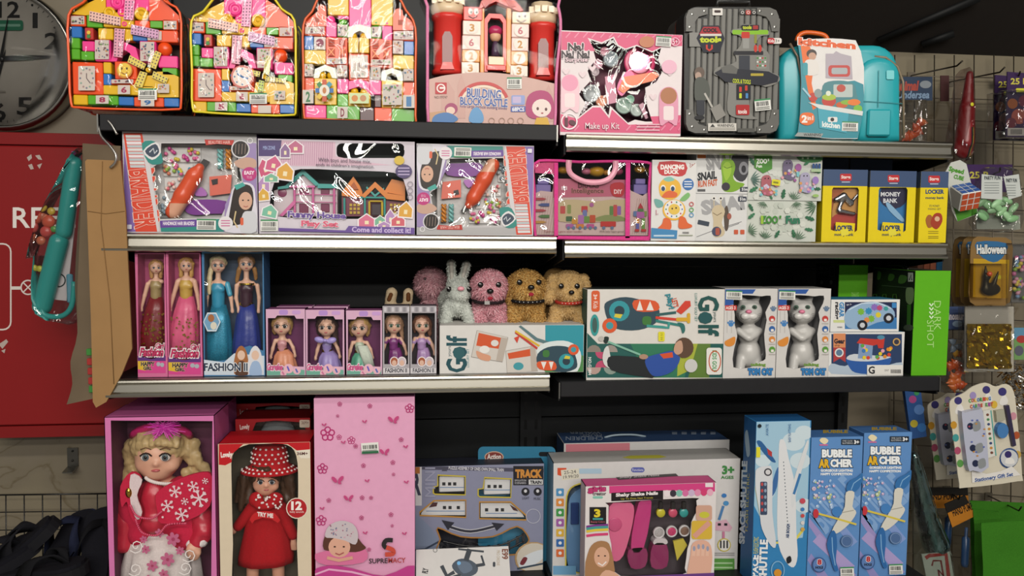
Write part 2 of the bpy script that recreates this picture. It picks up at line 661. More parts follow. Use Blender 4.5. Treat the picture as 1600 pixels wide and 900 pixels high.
# ------------------------------------------------------------------ cartons
from mathutils.geometry import tessellate_polygon
def panel(mb, outer, holes, y, m, back=False):
 loops = [[Vector((p[0], p[1], 0)) for p in L] for L in [outer] + holes]
 flat = [p for L in loops for p in L]
 tris = tessellate_polygon(loops)
 fs = []
 for t in tris:
  a, b, c = (flat[i] for i in t)
  ar = (b.x - a.x) * (c.y - a.y) - (c.x - a.x) * (b.y - a.y)
  fs.append(list(t) if (ar > 0) != back else list(t)[::-1])
 mb.add([(p.x, y, p.y) for p in flat], fs, m)
class Carton(Fr):
 def __init__(s, name, label, cat, x0, y0, x1, y1, Y, D, col, yaw=0, z=None, side=None, top=None, holes=(), inner='#222222', film_=True, group=None, lean=0.0, roll=0.0, filmargs=None, wrap=False):
  Fr.__init__(s, name, label, cat, x0, x1, y1, Y, yaw, z, group, lean, roll)
  ym = (y0 + y1) / 2
  s.X0, s.X1 = s.l(x0, ym).x, s.l(x1, ym).x
  s.H = s.l((x0 + x1) / 2, y0).z
  s.D = D
  X0, X1, H = s.X0, s.X1, s.H
  cm = lambda c: c if not isinstance(c, str) else mat(c, 'card')
  fm, sm, tm, im = cm(col), cm(side or col), cm(top or side or col), cm(inner)
  mb = MB()
  s.base = ([(X0, 0), (X1, 0), (X1, H), (X0, H)], [[s.clamp(s.xz(*p)) for p in hp] for hp in holes], -.00015, fm)
  if not holes:
   mb.box(X0, X1, 0, D, 0, H, fm, bev=.0012)
   n = len(mb.f)
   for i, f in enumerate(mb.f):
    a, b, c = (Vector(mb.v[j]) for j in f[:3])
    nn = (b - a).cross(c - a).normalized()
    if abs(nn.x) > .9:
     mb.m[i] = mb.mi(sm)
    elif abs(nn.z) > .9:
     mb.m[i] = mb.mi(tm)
  else:
   w = .0015
   for a, b, c, d, e, f, m in ((X0, X0 + w, 0, D, 0, H, sm), (X1 - w, X1, 0, D, 0, H, sm), (X0, X1, 0, D, 0, w, tm), (X0, X1, 0, D, H - w, H, tm), (X0, X1, D - w, D, 0, H, sm)):
    mb.box(a, b, c, d, e, f, m)
   i = .0022
   for a, b, c, d, e, f in ((X0 + w, X0 + i, .002, D - w, w, H - w), (X1 - i, X1 - w, .002, D - w, w, H - w), (X0 + w, X1 - w, .002, D - w, w, i), (X0 + w, X1 - w, .002, D - w, H - i, H - w), (X0 + w, X1 - w, D - i, D - w, w, H - w)):
    mb.box(a, b, c, d, e, f, im)
   hl = [[s.clamp(s.xz(*p)) for p in hpoly] for hpoly in holes]
   oz = [(X0, 0), (X1, 0), (X1, H), (X0, H)]
   panel(mb, oz, hl, 0, fm)
   panel(mb, oz, hl, .0012, im, True)
  s.body = mb.build('carton', s.o)
  if holes and film_:
   for hpoly in holes:
    mb = MB()
    Q = [s.clamp(s.xz(*p)) for p in hpoly]
    cx, cz = sum(q[0] for q in Q) / len(Q), sum(q[1] for q in Q) / len(Q)
    Q = [(cx + (q[0] - cx) * 1.01, cz + (q[1] - cz) * 1.01) for q in Q]
    panel(mb, Q, [], .0008, film(*(filmargs or ())))
    mb.build('window_film', s.o)
 def clamp(s, q):
  return (min(max(q[0], s.X0 + .002), s.X1 - .002), min(max(q[1], .002), s.H - .002))
 def art(s, y=0.0):
  def conv(px, py):
   q = s.xz(px, py, y)
   return (min(max(q[0], s.X0 + .0005), s.X1 - .0005), min(max(q[1], .0005), s.H - .0005))
  A = Art(s, y, conv)
  A.sheet = s.base
  return A
 def left(s):
  return SideArt(s, s.X0, -1)
 def right(s):
  return SideArt(s, s.X1, 1)
 def lid(s):
  return TopArt(s, s.H)
# ================================================================== the setting
def wall_material():
 m = bpy.data.materials.new('marbled_beige_wall')
 m.use_nodes = True
 nt = m.node_tree
 N, L = nt.nodes.new, nt.links.new
 b = nt.nodes['Principled BSDF']
 tc = N('ShaderNodeTexCoord')
 nz = N('ShaderNodeTexNoise')
 nz.inputs['Scale'].default_value = 1.7
 nz.inputs['Detail'].default_value = 6
 nz.inputs['Distortion'].default_value = 1.1
 L(tc.outputs['Object'], nz.inputs['Vector'])
 r = N('ShaderNodeValToRGB')
 e = r.color_ramp.elements
 e[0].position, e[0].color = 0.455, lin('#7f7563')
 e[1].position, e[1].color = 0.56, lin('#837963')
 for p, c in ((0.492, '#7c725e'), (0.5, '#6a5e47'), (0.508, '#7d7360')):
  q = e.new(p)
  q.color = lin(c)
 L(nz.outputs['Fac'], r.inputs['Fac'])
 L(r.outputs['Color'], b.inputs['Base Color'])
 b.inputs['Roughness'].default_value = 0.35
 return m
WY = 0.47
mb = MB()
mb.box(-2.2, 3.2, WY, WY + .08, 0, 2.9, wall_material())
tag(mb.build('wall_back'), 'beige marbled wall behind the shelving', kind='structure')
mb = MB()
mb.box(-2.2, 3.2, -3.6, WY, -.05, 0, mat('#8d877c', 'wall'))
tag(mb.build('floor'), 'pale tiled shop floor', kind='structure')
BLK = mat('#191a1c', 'black')
BLK2 = mat('#101112', 'black', rough=.6)
# dark right soffit standing in for shadowed wall, sloping up towards the aisle
zc = at(1420, 82, WY).z
mb = MB()
def slab(mb, x0, x1, ya, za, yb, zb, t, m):
 P = [(x0, ya, za), (x1, ya, za), (x1, yb, zb), (x0, yb, zb)]
 mb.add(P + [(p[0], p[1], p[2] + t) for p in P], [[0, 3, 2, 1], [4, 5, 6, 7], [0, 1, 5, 4], [1, 2, 6, 5], [2, 3, 7, 6], [3, 0, 4, 7]], m)
slab(mb, .30, 3.2, -.12, zc + .33, WY, zc, .03, mat('#2c2724', 'matte'))
tag(mb.build('trim_1'), 'dark sloping slab in place of shadowed wall above the right shelves', kind='structure')
mb = MB()
slab(mb, -2.2, .30, -.12, 2.36, WY, 2.17, .03, mat('#2c2724', 'matte'))
tag(mb.build('trim_2'), 'dark soffit above the left shelves', kind='structure')
# dark strips under the right soffit, standing in for zigzag shadow edges
for (pa, pb) in (((1372, 60), (1530, -8)), ((1440, 66), (1490, 48))):
 mb = MB()
 def on_soffit(px, py, drop=.006):
  d = ray(px, py)
  k = .33 / (WY + .12)
  t = (zc + (WY - CAM.y) * k - CAM.z) / (d.z + d.y * k)
  p = CAM + d * t
  p.z -= drop
  return p
 a, b = on_soffit(*pa), on_soffit(*pb)
 mb.tube([a, b], .013, BLK2, 4)
 o = mb.build('shadow_strip')
 tag(o, 'black strip running diagonally as a shadow edge under the dark slab' if pa[0] < 1400 else 'short black strip as a shadow edge under the dark slab near the hooks', 'shadow strip')
# ------------------------------------------------------------------ gondola shelving
ZL = dict(s1=1.695, s2=1.447, s3=1.133, s4=.603)
ZR = dict(s1=1.676, s2=1.438, s3=1.113, s4=.603)
XL0, XM, XR1 = -.678, .302, 1.252
BY = .42
def gondola(name, label, x0, x1, ztop):
 g = tag(empty(name, Vector(((x0 + x1) / 2, BY, 0))), label, 'shelving unit')
 I = g.matrix_world.inverted()
 for x in (x0, x1 - .03):
  mb = MB()
  mb.box(x, x + .03, BY - .02, BY + .03, 0, ztop, BLK)
  for i in range(int((ztop - .6) / .05)):      # slots of the upright
   z = .6 + i * .05
   mb.box(x + .011, x + .019, BY - .0206, BY - .019, z, z + .028, mat('#050505'))
  mb.build('upright', g, I)
 zs = [.3, .62, .93, 1.245, 1.36, 1.67, ztop]
 for a, b in zip(zs, zs[1:]):
  if b - a < .02:
   continue
  mb = MB()
  mb.box(x0 + .03, x1 - .03, BY, BY + .012, a + .002, b - .002, mat('#17191b', 'black', rough=.45))
  mb.build('back_panel', g, I)
 mb = MB()
 mb.box(x0, x1, -.02, BY + .03, 0, .10, BLK)
 mb.build('plinth', g, I)
gondola('gondola_unit', 'black metal shelving unit holding the dolls, left of the pair', XL0, XM, 2.16)
gondola('gondola_unit', 'black metal shelving unit holding the boxed games, right of the pair', XM, XR1, 1.72)
ALU = mat('#b9b5a9', 'metal', rough=.3)
def shelf(label, x0, x1, z, rail, th=.028, hook=False):
 s = tag(empty('store_shelf', Vector(((x0 + x1) / 2, 0, z))), label, 'shelf')
 I = s.matrix_world.inverted()
 mb = MB()
 mb.box(x0 + .003, x1 - .003, .004, BY - .022, z - th, z, BLK, bev=.002)
 mb.build('board', s, I)
 if rail:
  # aluminium price rail: rounded top and bottom beads, hollow face, leaning back a little
  prof = [(.004, 0), (-.004, .0), (-.009, -.003), (-.010, -.007), (-.006, -.010), (-.004, -.013), (-.006, -.028), (-.010, -.031), (-.013, -.034), (-.012, -.038), (-.006, -.040), (.004, -.040)]
  mb = MB()
  n = len(prof)
  V = [(x0 + .004, p[0], z + p[1]) for p in prof] + [(x1 - .004, p[0], z + p[1]) for p in prof]
  mb.add(V, [[i, i + n, (i + 1) % n + n, (i + 1) % n] for i in range(n)], ALU)
  mb.add(V, [list(range(n)), list(range(2 * n - 1, n - 1, -1))], mat('#6e6c66', 'metal'))
  mb.build('price_rail', s, I)
 else:
  mb = MB()
  mb.box(x0 + .004, x1 - .004, -.004, .004, z - .035, z, mat('#1d1d20', 'black'), bev=.002)
  mb.build('front_edge', s, I)
 for x in (x0 + .001, x1 - .005):
  mb = MB()
  P = [(0.006, z - .002), (.006, z - .045), (BY - .03, z - .1), (BY - .03, z - .002)]
  V = [(x, p[0], p[1]) for p in P] + [(x + .004, p[0], p[1]) for p in P]
  mb.add(V, [[0, 1, 2, 3], [7, 6, 5, 4], [0, 4, 5, 1], [1, 5, 6, 2], [2, 6, 7, 3], [3, 7, 4, 0]], BLK)
  mb.build('bracket', s, I)
  if not rail:
   mb = MB()
   mb.box(x - .001, x + .002, -.006, .002, z - .038, z - .001, mat('#8b8a86', 'metal'))
   mb.build('edge_strip', s, I)
 return s
shelf('black shelf board under the clear bags of building blocks', XL0, XM, ZL['s1'], False)
shelf('shelf with aluminium price rail under the boxed hair braiders', XL0, XM, ZL['s2'], True)
shelf('shelf with aluminium price rail under the boxed fashion dolls', XL0, XM - .012, ZL['s3'], True)
shelf('shelf with aluminium price rail under the grey suitcase', XM + .012, XR1, ZR['s1'], True)
shelf('shelf with aluminium price rail under the yellow money banks', XM + .012, XR1, ZR['s2'], True)
shelf('black shelf board under the boxed grey cats', XM + .006, XR1, ZR['s3'], False)
shelf('black bottom shelf under the boxed big dolls', XL0, XM, ZL['s4'], False)
shelf('black bottom shelf under the bubble bow boxes', XM + .006, XR1, ZR['s4'], False)
# ------------------------------------------------------------------ wall clock
CX, CYp = 2, 92
f = Fr('wall_clock', 'large round wall clock with black numerals beside the block bags', 'clock', -100, 108, 196, WY - .045)
k = f.k
c = f.l(CX, CYp, 0)
rad = 107 * k
mb = MB()
Mz = Matrix.Translation(c) @ Matrix.Rotation(R(90), 4, 'X')
mb.lathe([(rad * 1.0, -.044), (rad * 1.03, -.035), (rad * 1.035, .0), (rad * 1.0, .014), (rad * .965, .012), (rad * .95, .0), (rad * .95, -.001)], mat('#a7a49d', 'metal', rough=.22), Mz, 48, False)
mb.build('bezel', f.o)
mb = MB()
mb.lathe([(rad * .96, -.004), (rad * .96, .0)], mat('#b9b3a8', 'matte'), Mz, 48)
mb.build('dial', f.o)
A = Art(f, c.y * 0 - .0003)
for t, x, y, w, h in (('12', 14, 15, 34, 26), ('1', 55, 32, 8, 24), ('2', 82, 64, 25, 26), ('3', 91, 103, 23, 27), ('4', 73, 141, 24, 26), ('5', 39, 166, 25, 28), ('6', -1, 175, 21, 28), ('11', -36, 28, 26, 26)):
 A.text(t, x - w / 2, y - h / 2, x + w / 2, y + h / 2, '#1c1c1c', bold=.02)
for i in range(60):
 a = R(i * 6 - 90)
 big = i % 5 == 0
 x, y = CX + 97 * math.cos(a), CYp + 97 * math.sin(a)
 if x < -20:
  continue
 if big:
  A.ell(x, y, 2, 2, '#1c1c1c', 8)
 else:
  A.line([(x, y), (CX + 101 * math.cos(a), CYp + 101 * math.sin(a))], .8, '#1c1c1c')
A.rect(-18, 32, 37, 48, '#2a7a5a', 4)
A.rect(-8, 38, 33, 42, '#7fb59c', 2)
A.rect(-10, 142, 9, 145, '#8d877c')
A.done(tname='numeral_lettering')
for nm, P, y in (('hour_hand', [(3, 96), (10, 78), (8, 92), (-2, 130), (-8, 128)], -.004), ('minute_hand', [(-14, 89), (50, 87), (95, 88), (95, 89), (50, 94), (-14, 97)], -.006), ('second_hand', [(6, 95), (1, 94), (14, 30), (15, 30)], -.008)):
 mb = MB()
 mb.prism([f.xz(*p) for p in P], y, y + .0012, mat('#202020', 'paint'))
 mb.build(nm, f.o)
orb(f, 'hand_hub', CX, CYp, -4, 4, mat('#222222', 'plastic'), 2, 4)
mb = MB()
mb.lathe([(rad * .96, .0105), (rad * .96, .0112)], film(0.0, 3, '#f0f0f0', .0), Mz, 48)
mb.build('cover_glass', f.o)
# ------------------------------------------------------------------ red hose-reel cabinet
f = Fr('fire_cabinet', 'red steel fire hose cabinet under the clock', 'cabinet', -60, 215, 683, .30)
RED = mat('#8f1517', 'paint')
RED2 = mat('#861315', 'paint')
x0, x1, z0, z1 = f.rect(-60, 208, 235, 683)
mb = MB()
mb.box(x0, x1, .012, WY - .302, z0, z1, RED2, bev=.002)
mb.build('body', f.o)
_, _, dz0, dz1 = f.rect(-60, 229, 235, 663)
mb = MB()
mb.box(x0 + .001, x1 - .001, -.0, .0115, z0, dz0 - .003, RED2, bev=.001)
mb.build('frame_rail', f.o)
mb = MB()
mb.box(x0 + .001, x1 - .001, -.0, .0115, dz1 + .003, z1, RED2, bev=.001)
mb.build('frame_rail', f.o)
mb = MB()
mb.box(x0 + .001, x1 - .02, -.004, .0110, dz0, dz1, RED, bev=.003)
mb.build('door', f.o)
A = Art(f, -.004)
A.text('REEL', 20, 324, 118, 356, '#e6ded8', bold=.012)
A.line(rrect(-70, 381, 17, 515, 12), 2.4, '#d9cfc8', True)
A.line([(17, 450), (32, 450)], 5, '#d9cfc8')
A.ring(44, 449, 11, 2.2, '#d9cfc8')
A.line([(36, 441), (52, 457)], 2, '#d9cfc8')
A.line([(36, 457), (52, 441)], 2, '#d9cfc8')
A.done()
A = Art(f, -.004)
for P in ([(42, 246), (49, 241), (50, 247), (45, 252)], [(55, 243), (62, 242), (66, 250), (60, 249)], [(44, 258), (50, 256), (53, 264), (48, 265)], [(58, 258), (66, 255), (62, 264)], [(-2, 538), (10, 530), (13, 534), (4, 545)], [(2, 548), (9, 545), (7, 552)]):
 A.poly(P, '#b9a79f')
A.done()
# ------------------------------------------------------------------ small steel bracket on the wall
f = Fr('wall_bracket', 'bent steel bracket screwed to the wall under the red cabinet', 'bracket', 96, 123, 742, WY - .004)
mb = MB()
x0, x1, z0, z1 = f.rect(105, 700, 122, 729)
mb.box(x0, x1, 0, .003, z0, z1, mat('#77756f', 'metal'))
mb.build('plate', f.o)
mb = MB()
V = [f.l(105, 729, 0), f.l(122, 727, 0), f.l(113, 738, -30 * f.k), f.l(97, 738, -30 * f.k)]
mb.add(V + [v + Vector((0, 0, -.003)) for v in V], [[0, 1, 2, 3], [7, 6, 5, 4], [0, 4, 5, 1], [1, 5, 6, 2], [2, 6, 7, 3], [3, 7, 4, 0]], mat('#86847e', 'metal'))
mb.build('arm', f.o)
for py in (705, 720):
 orb(f, 'screw', 113, py, -1, 1.6, mat('#3c3b38', 'metal'), 1)
# ------------------------------------------------------------------ wire basket with sandals
f = Fr('wire_basket', 'dark wire basket holding sandals below the red cabinet', 'basket', -40, 178, 935, .30)
WIR = mat('#3a3a3a', 'metal')
for i in range(9):
 px = -48 + 28.6 * i
 mb = MB()
 mb.tube([f.l(px, 773), f.l(px + 1, 935)], .0016, WIR, 5)
 mb.build('wire', f.o)
for y in (773, 800, 828, 856, 884, 912, 935):
 mb = MB()
 mb.tube([f.l(-50, y + 1), f.l(182, y - 2)], .0022 if y == 773 else .0014, WIR, 5)
 mb.build('wire', f.o)
zb = f.l(60, 935).z
mb = MB()
xa, xb = f.l(-50, 935).x, f.l(182, 935).x
mb.box(xa, xb, -.32, .0, zb - .004, zb, mat('#2a2a2a', 'metal'))
mb.build('basket_floor', f.o)
for i in range(9):
 x = xa + (xb - xa) * i / 8
 mb = MB()
 mb.tube([(x, -.32, zb), (x, -.34, zb + .09)], .0016, WIR, 5)
 mb.build('wire', f.o)
mb = MB()
mb.tube([f.l(182, 773), (xb, -.2, f.l(182, 850).z), (xb, -.34, zb + .09), (xa, -.34, zb + .09)], .0022, WIR, 5)
mb.build('rim_wire', f.o)
# dark sandals heaped in the basket
def sandal(label, px, py, Y, ang, tilt, col, L=.2):
 c = at(px, py, Y)
 M = Matrix.Translation(c) @ Matrix.Rotation(R(ang), 4, 'Z') @ Matrix.Rotation(R(tilt), 4, 'Y')
 o = tag(empty('sandal', M), label, 'sandal', 'dark sandals in the wire basket')
 pts = smooth_loop([(-.5, 0), (-.42, .17), (-.1, .17), (.2, .22), (.42, .2), (.52, 0), (.42, -.18), (.2, -.2), (-.1, -.15), (-.42, -.16)], 3)
 mb = MB()
 n = len(pts)
 for z0, z1, sc, m in ((0, .022, 1.0, mat(col, 'matte')), (.022, .03, .93, mat('#15151c', 'cloth'))):
  V = [(p[0] * L * sc, p[1] * L * sc, z0) for p in pts] + [(p[0] * L * sc, p[1] * L * sc, z1) for p in pts]
  mb.add(V, [list(range(n))[::-1], list(range(n, 2 * n))] + [[i, (i + 1) % n, (i + 1) % n + n, i + n] for i in range(n)], m)
 mb.build('sole', o)
 for s_ in (-1, 1):
  P = smooth_path([(.3 * L, 0, .03), (.2 * L, s_ * .09 * L, .055), (.02 * L, s_ * .17 * L, .05), (-.1 * L, s_ * .19 * L, .02)], 4)
  V, fs = [], []
  for i, p in enumerate(P):
   w = .008 + .012 * i / len(P)
   V += [(p[0] - w, p[1], p[2]), (p[0] + w, p[1], p[2]), (p[0] + w, p[1], p[2] + .004), (p[0] - w, p[1], p[2] + .004)]
  for i in range(len(P) - 1):
   for j in range(4):
    fs.append([i * 4 + j, i * 4 + (j + 1) % 4, i * 4 + 4 + (j + 1) % 4, i * 4 + 4 + j])
  mb = MB()
  mb.add(V, fs, mat(col, 'cloth'), True)
  mb.build('strap', o)
sandal('black thong sandal tipped up at the left of the wire basket', 38, 870, .12, 20, -42, '#16161b')
sandal('navy quilted sandal in the middle of the wire basket', 112, 858, .16, 70, -35, '#1d2238', .19)
sandal('black sandal lying flat low in the wire basket', 70, 905, .05, -15, -10, '#141418')
sandal('black sandal leaning against the pink doll box', 158, 862, .16, 95, -48, '#121216')
sandal('dark sandal at the basket corner, half out of the picture', -5, 895, .08, 40, -25, '#17171d')
# ================================================================== helpers for products
def chunk(fr, name, P, y0, y1, m, parent=None, smooth=False):
 mb = MB()
 ym = min(y0, y1)
 mb.prism([fr.xz(px, py, ym) for px, py in P], y0, y1, m if not isinstance(m, str) else mat(m, 'plastic'), smooth=smooth)
 return mb.build(name, parent or fr.o)
def brick_block(fr, name, x0, y0, x1, y1, ya, yb, col, bev=.0015, parent=None):
 X0, X1, Z0, Z1 = fr.rect(x0, y0, x1, y1, ya)
 mb = MB()
 mb.box(X0 + .0003, X1 - .0003, ya, yb, Z0 + .0003, Z1 - .0003, col if not isinstance(col, str) else mat(col, 'plastic'), bev=bev)
 return mb.build(name, parent or fr.o)
def disc(fr, name, px, py, r, ya, t, m, parent=None, prof=None, n=24):
 mb = MB()
 c = fr.l(px, py, ya)
 k = r * fr.k
 M = Matrix.Translation(c) @ Matrix.Rotation(R(90), 4, 'X')
 mb.lathe(prof and [(a * k, b * t) for a, b in prof] or [(k, -t), (k, -.1 * t), (k * .9, 0)], m if not isinstance(m, str) else mat(m, 'plastic'), M, n)
 return mb.build(name, parent or fr.o)
def piping(fr, name, P, r, m, y=0, closed=True):
 mb = MB()
 mb.tube([fr.l(px, py, y) for px, py in P], r, m, 7, closed)
 return mb.build(name, fr.o)
def copy_tree(o, M, label=None, parent=None):
 c = o.copy()
 COL.objects.link(c)
 if parent is None:
  c.matrix_world = M
  if label:
   c['label'] = label
 else:
  c.parent = parent
 for ch in list(o.children):
  copy_tree(ch, None, None, c)
 return c
CL = dict(o='#fb4d0a', y='#eebc00', g='#55b412', b='#1a70c8', p='#fb3294', w='#cdc2ba', r='#c8322a', k='#4a1622', c='#e7cba0', t='#f26a5a')
# ================================================================== clear block bags on the top shelf
def block_bag(label, outline, base, pipe, blocks, Y=.035, D=.1, xw=None):
 xs = [p[0] for p in outline]
 f = Fr('block_bag', label, 'toy bag', min(xs), max(xs), base, Y, z=ZL['s1'] + .004, group='clear bags of building blocks')
 f2 = f
 O = [f.xz(px, py) for px, py in outline]
 mb = MB()
 n = len(O)
 fm = film(.32, 13, '#ffffff', .006)
 a = sum(O[i][0] * O[(i + 1) % n][1] - O[(i + 1) % n][0] * O[i][1] for i in range(n))
 if a < 0:
  O = O[::-1]
 mb.add([(p[0], -.005, p[1]) for p in O], [list(range(n))], fm)
 mb.build('front_film', f.o)
 mb = MB()
 mb.add([(p[0], -.005, p[1]) for p in O] + [(p[0] , D, p[1]) for p in O], [[(i + 1) % n, i, i + n, (i + 1) % n + n] for i in range(n)], film(.5, 14, '#d8cfc4', .08))
 mb.build('side_film', f.o)
 mb = MB()
 mb.prism([(p[0] * .985, p[1] * .99 + .003) for p in O], .045, .05, mat('#3b2118', 'card'))
 mb.build('backing', f.o)
 piping(f, 'piping', outline, .0026, mat(pipe, 'plastic'), -.005)
 mb = MB()
 mb.tube([(p[0], D, p[1]) for p in O], .0022, mat(pipe, 'plastic'), 6, True)
 mb.build('piping', f.o)
 A = Art(f, .0035)
 for i, b in enumerate(blocks):
  k = b[0]
  if k == 'B':
   _, c, x0, y0, x1, y1 = b[:6]
   brick_block(f, 'block', x0, y0, x1, y1, .004 + (i % 3) * .0006, .03, CL.get(c, c))
  elif k == 'P':
   chunk(f, 'block', b[2], .004, .028, CL.get(b[1], b[1]))
  elif k == 'W':
   _, c, x, y, r = b
   disc(f, 'wheel', x, y, r, .002, .012, CL[c], prof=[(1, -1), (1, -.25), (.85, 0), (.55, -.02), (.5, -.3), (.25, -.3), (.22, 0), (.05, .02)])
  elif k == 'H':
   _, c, x, y, r = b
   orb(f, 'block_head', x, y, 9, r, mat(CL[c], 'plastic'), r * .8, r * 1.02)
  elif k == 'M':
   _, c, P = b
   o = chunk(f, 'windmill_sail', P, -.001, .002, mat(c, 'plastic'))
   # the perforations
   (xa, ya), (xb, yb), (xc, yc), (xd, yd) = P
   mbh = MB()
   L1, L2 = math.hypot(xb - xa, yb - ya), math.hypot(xd - xa, yd - ya)
   n1, n2 = max(2, int(L1 / 4.6)), max(2, int(L2 / 4.6))
   for u in range(n1):
    for v in range(n2):
     s_, t_ = (u + .5) / n1, (v + .5) / n2
     x = xa + (xb - xa) * s_ + (xd - xa) * t_
     y = ya + (yb - ya) * s_ + (yd - ya) * t_
     Q = [f.xz(x + a_, y + b_, -.001) for a_, b_ in ((-1, 1), (1, 1), (1, -1), (-1, -1))]
     mbh.add([(q[0], -.0013, q[1]) for q in Q], [[0, 1, 2, 3]], mat('#5a3a52'))
   mbh.build('hole_pattern', o)
  elif k == 'S':      # sticker with small coloured marks
   _, x0, y0, x1, y1, seed = b
   A.rect(x0, y0, x1, y1, '#cdc0b8', 1)
   r = random.Random(seed)
   for q in range(int((x1 - x0) * (y1 - y0) / 34) + 2):
    x, y = r.uniform(x0 + 2, x1 - 2), r.uniform(y0 + 2, y1 - 2)
    A.ell(x, y, r.uniform(.8, 2.2), r.uniform(.8, 2), r.choice(('#7a4a4f', '#3d6a8a', '#b9586b', '#4a4a55', '#c98d4a', '#6a9a4a')), 7)
  elif k == 'N':      # numbered sticker
   _, t, x0, y0, x1, y1, c = b
   A.rect(x0, y0, x1, y1, '#d2c7be')
   A.text(t, x0 + 5, y0 + 2.5, x1 - 5, y1 - 2, c, bold=.04)
  elif k == 'C':      # clock sticker
   _, x0, y0, x1, y1 = b
   A.rect(x0, y0, x1, y1, '#d2c6bc', 1.5)
   cx, cy = (x0 + x1) / 2, (y0 + y1) / 2
   for q in range(12):
    A.ell(cx + (x1 - x0) * .38 * math.cos(q * .5236), cy + (y1 - y0) * .4 * math.sin(q * .5236), 1.7, 1.7, ('#7a7f93', '#a88', '#8a9')[q % 3], 6)
   A.line([(cx, cy - 8), (cx, cy), (cx + 6, cy + 8)], 1.2, '#5a4450')
  elif k == 'T':
   A.tag(*b[1:])
  elif k == 'L':
   A.line(b[2], b[3], b[1])
  elif k == 'E':
   A.ell(*b[2:6], b[1])
  elif k == 'R':
   A.rect(*b[2:6], b[1])
 A.done(name='sticker_print', tname='sticker_lettering')
 return f
B1 = [('P', 'y', [(112, 22), (135, 6), (165, -8), (165, 19), (134, 24)]), ('P', 'o', [(233, -12), (256, 2), (281, 26), (281, 32), (233, 32)]), ('B', 'p', 165, -30, 233, 16), ('B', 'o', 109, 24, 134, 41), ('S', 111, 25, 132, 38, 1), ('B', 'g', 135, 20, 160, 43),
      ('B', 'y', 161, 19, 209, 43), ('B', 'o', 210, 32, 234, 44), ('B', 'g', 234, 32, 254, 44), ('B', 'o', 254, 30, 278, 47), ('S', 256, 33, 276, 46, 2), ('B', 'b', 111, 41, 128, 59), ('B', 'r', 132, 43, 146, 62), ('E', '#e8c33a', 139, 51, 3, 3), ('E', '#3f8f3a', 139, 57, 3, 3),
      ('B', 'y', 153, 44, 177, 62), ('B', 'y', 178, 45, 207, 63), ('B', 'b', 207, 54, 230, 64), ('B', 'o', 230, 47, 278, 66), ('S', 231, 49, 253, 63, 3), ('B', 'g', 111, 59, 125, 76), ('B', 'g', 111, 76, 125, 93), ('B', 'p', 128, 64, 148, 80), ('B', 'g', 126, 80, 147, 94),
      ('B', 'p', 148, 62, 173, 96), ('S', 149, 63, 171, 93, 4), ('B', 'p', 218, 64, 244, 98), ('S', 220, 66, 242, 96, 5), ('P', 'p', [(173, 96), (178, 76), (195, 66), (212, 74), (218, 96), (208, 96), (203, 83), (195, 78), (186, 84), (182, 96)]),
      ('B', 'p', 247, 87, 278, 106), ('B', 'g', 253, 106, 277, 118), ('H', 'o', 258, 77, 11), ('B', 'o', 113, 97, 161, 148), ('C', 124, 104, 150, 142), ('B', 'y', 161, 97, 174, 115), ('B', 'b', 161, 115, 174, 133), ('B', 'o', 179, 96, 214, 124), ('B', 'o', 173, 124, 214, 133),
      ('E', '#d88b2e', 196, 111, 12.5, 12.5), ('E', '#efc944', 196, 110, 10.5, 10.5), ('E', '#4a2a18', 192, 108, 1.4, 2), ('E', '#4a2a18', 200, 108, 1.4, 2), ('L', '#8a3a1a', [(191, 114), (196, 117), (201, 114)], 1.4), ('S', 176, 125, 210, 131, 6),
      ('B', 'y', 161, 133, 186, 148), ('B', 'y', 186, 133, 240, 149), ('N', '6', 186, 134, 205, 148, '#a82a52'), ('P', 'y', [(214, 136), (217, 118), (238, 118), (246, 112), (262, 112), (279, 120), (279, 152), (240, 152), (240, 136)]),
      ('S', 248, 132, 266, 146, 7), ('B', 'y', 114, 148, 137, 164), ('B', 'g', 137, 149, 185, 164), ('N', '8', 152, 150, 172, 163, '#a82a52'), ('B', 'b', 185, 151, 209, 165), ('B', 'o', 209, 152, 256, 167), ('N', '9', 222, 155, 243, 167, '#2a6aa8'), ('B', 'b', 256, 153, 280, 167),
      ('W', 'p', 183, 3, 11), ('W', 'y', 220, 21, 10.5), ('W', 'y', 170, 19, 9), ('W', 'p', 190, 19, 7),
      ('M', '#f39ac4', [(196, -14), (211, -14), (208, 31), (193, 30)]), ('M', '#eec0b4', [(140, 17), (188, 27), (188, 40), (139, 32)]), ('M', '#d7a0c8', [(205, 38), (248, 47), (247, 61), (204, 53)]), ('M', '#e8a2b8', [(179, 44), (195, 46), (191, 90), (177, 88)]),
      ('M', '#e6d25a', [(203, 86), (228, 100), (224, 109), (199, 97)]), ('M', '#e6d25a', [(243, 79), (252, 83), (243, 108), (233, 104)]), ('M', '#e6d25a', [(219, 111), (230, 114), (222, 137), (209, 134)]), ('M', '#e6d25a', [(240, 111), (263, 122), (259, 131), (237, 121)]),
      ('W', 'p', 194, 37, 4), ('W', 'y', 231, 109, 4), ('T', 218, 139, 247, 157)]
out1 = smooth_loop([(111, 160), (108, 100), (107, 24), (130, 4), (165, -28), (225, -28), (258, 2), (281, 20), (283, 80), (283, 160), (272, 171), (200, 171), (125, 168)], 3)
block_bag('orange edged clear backpack of building blocks nearest the wall clock', out1, 172, '#ff5a22', B1)
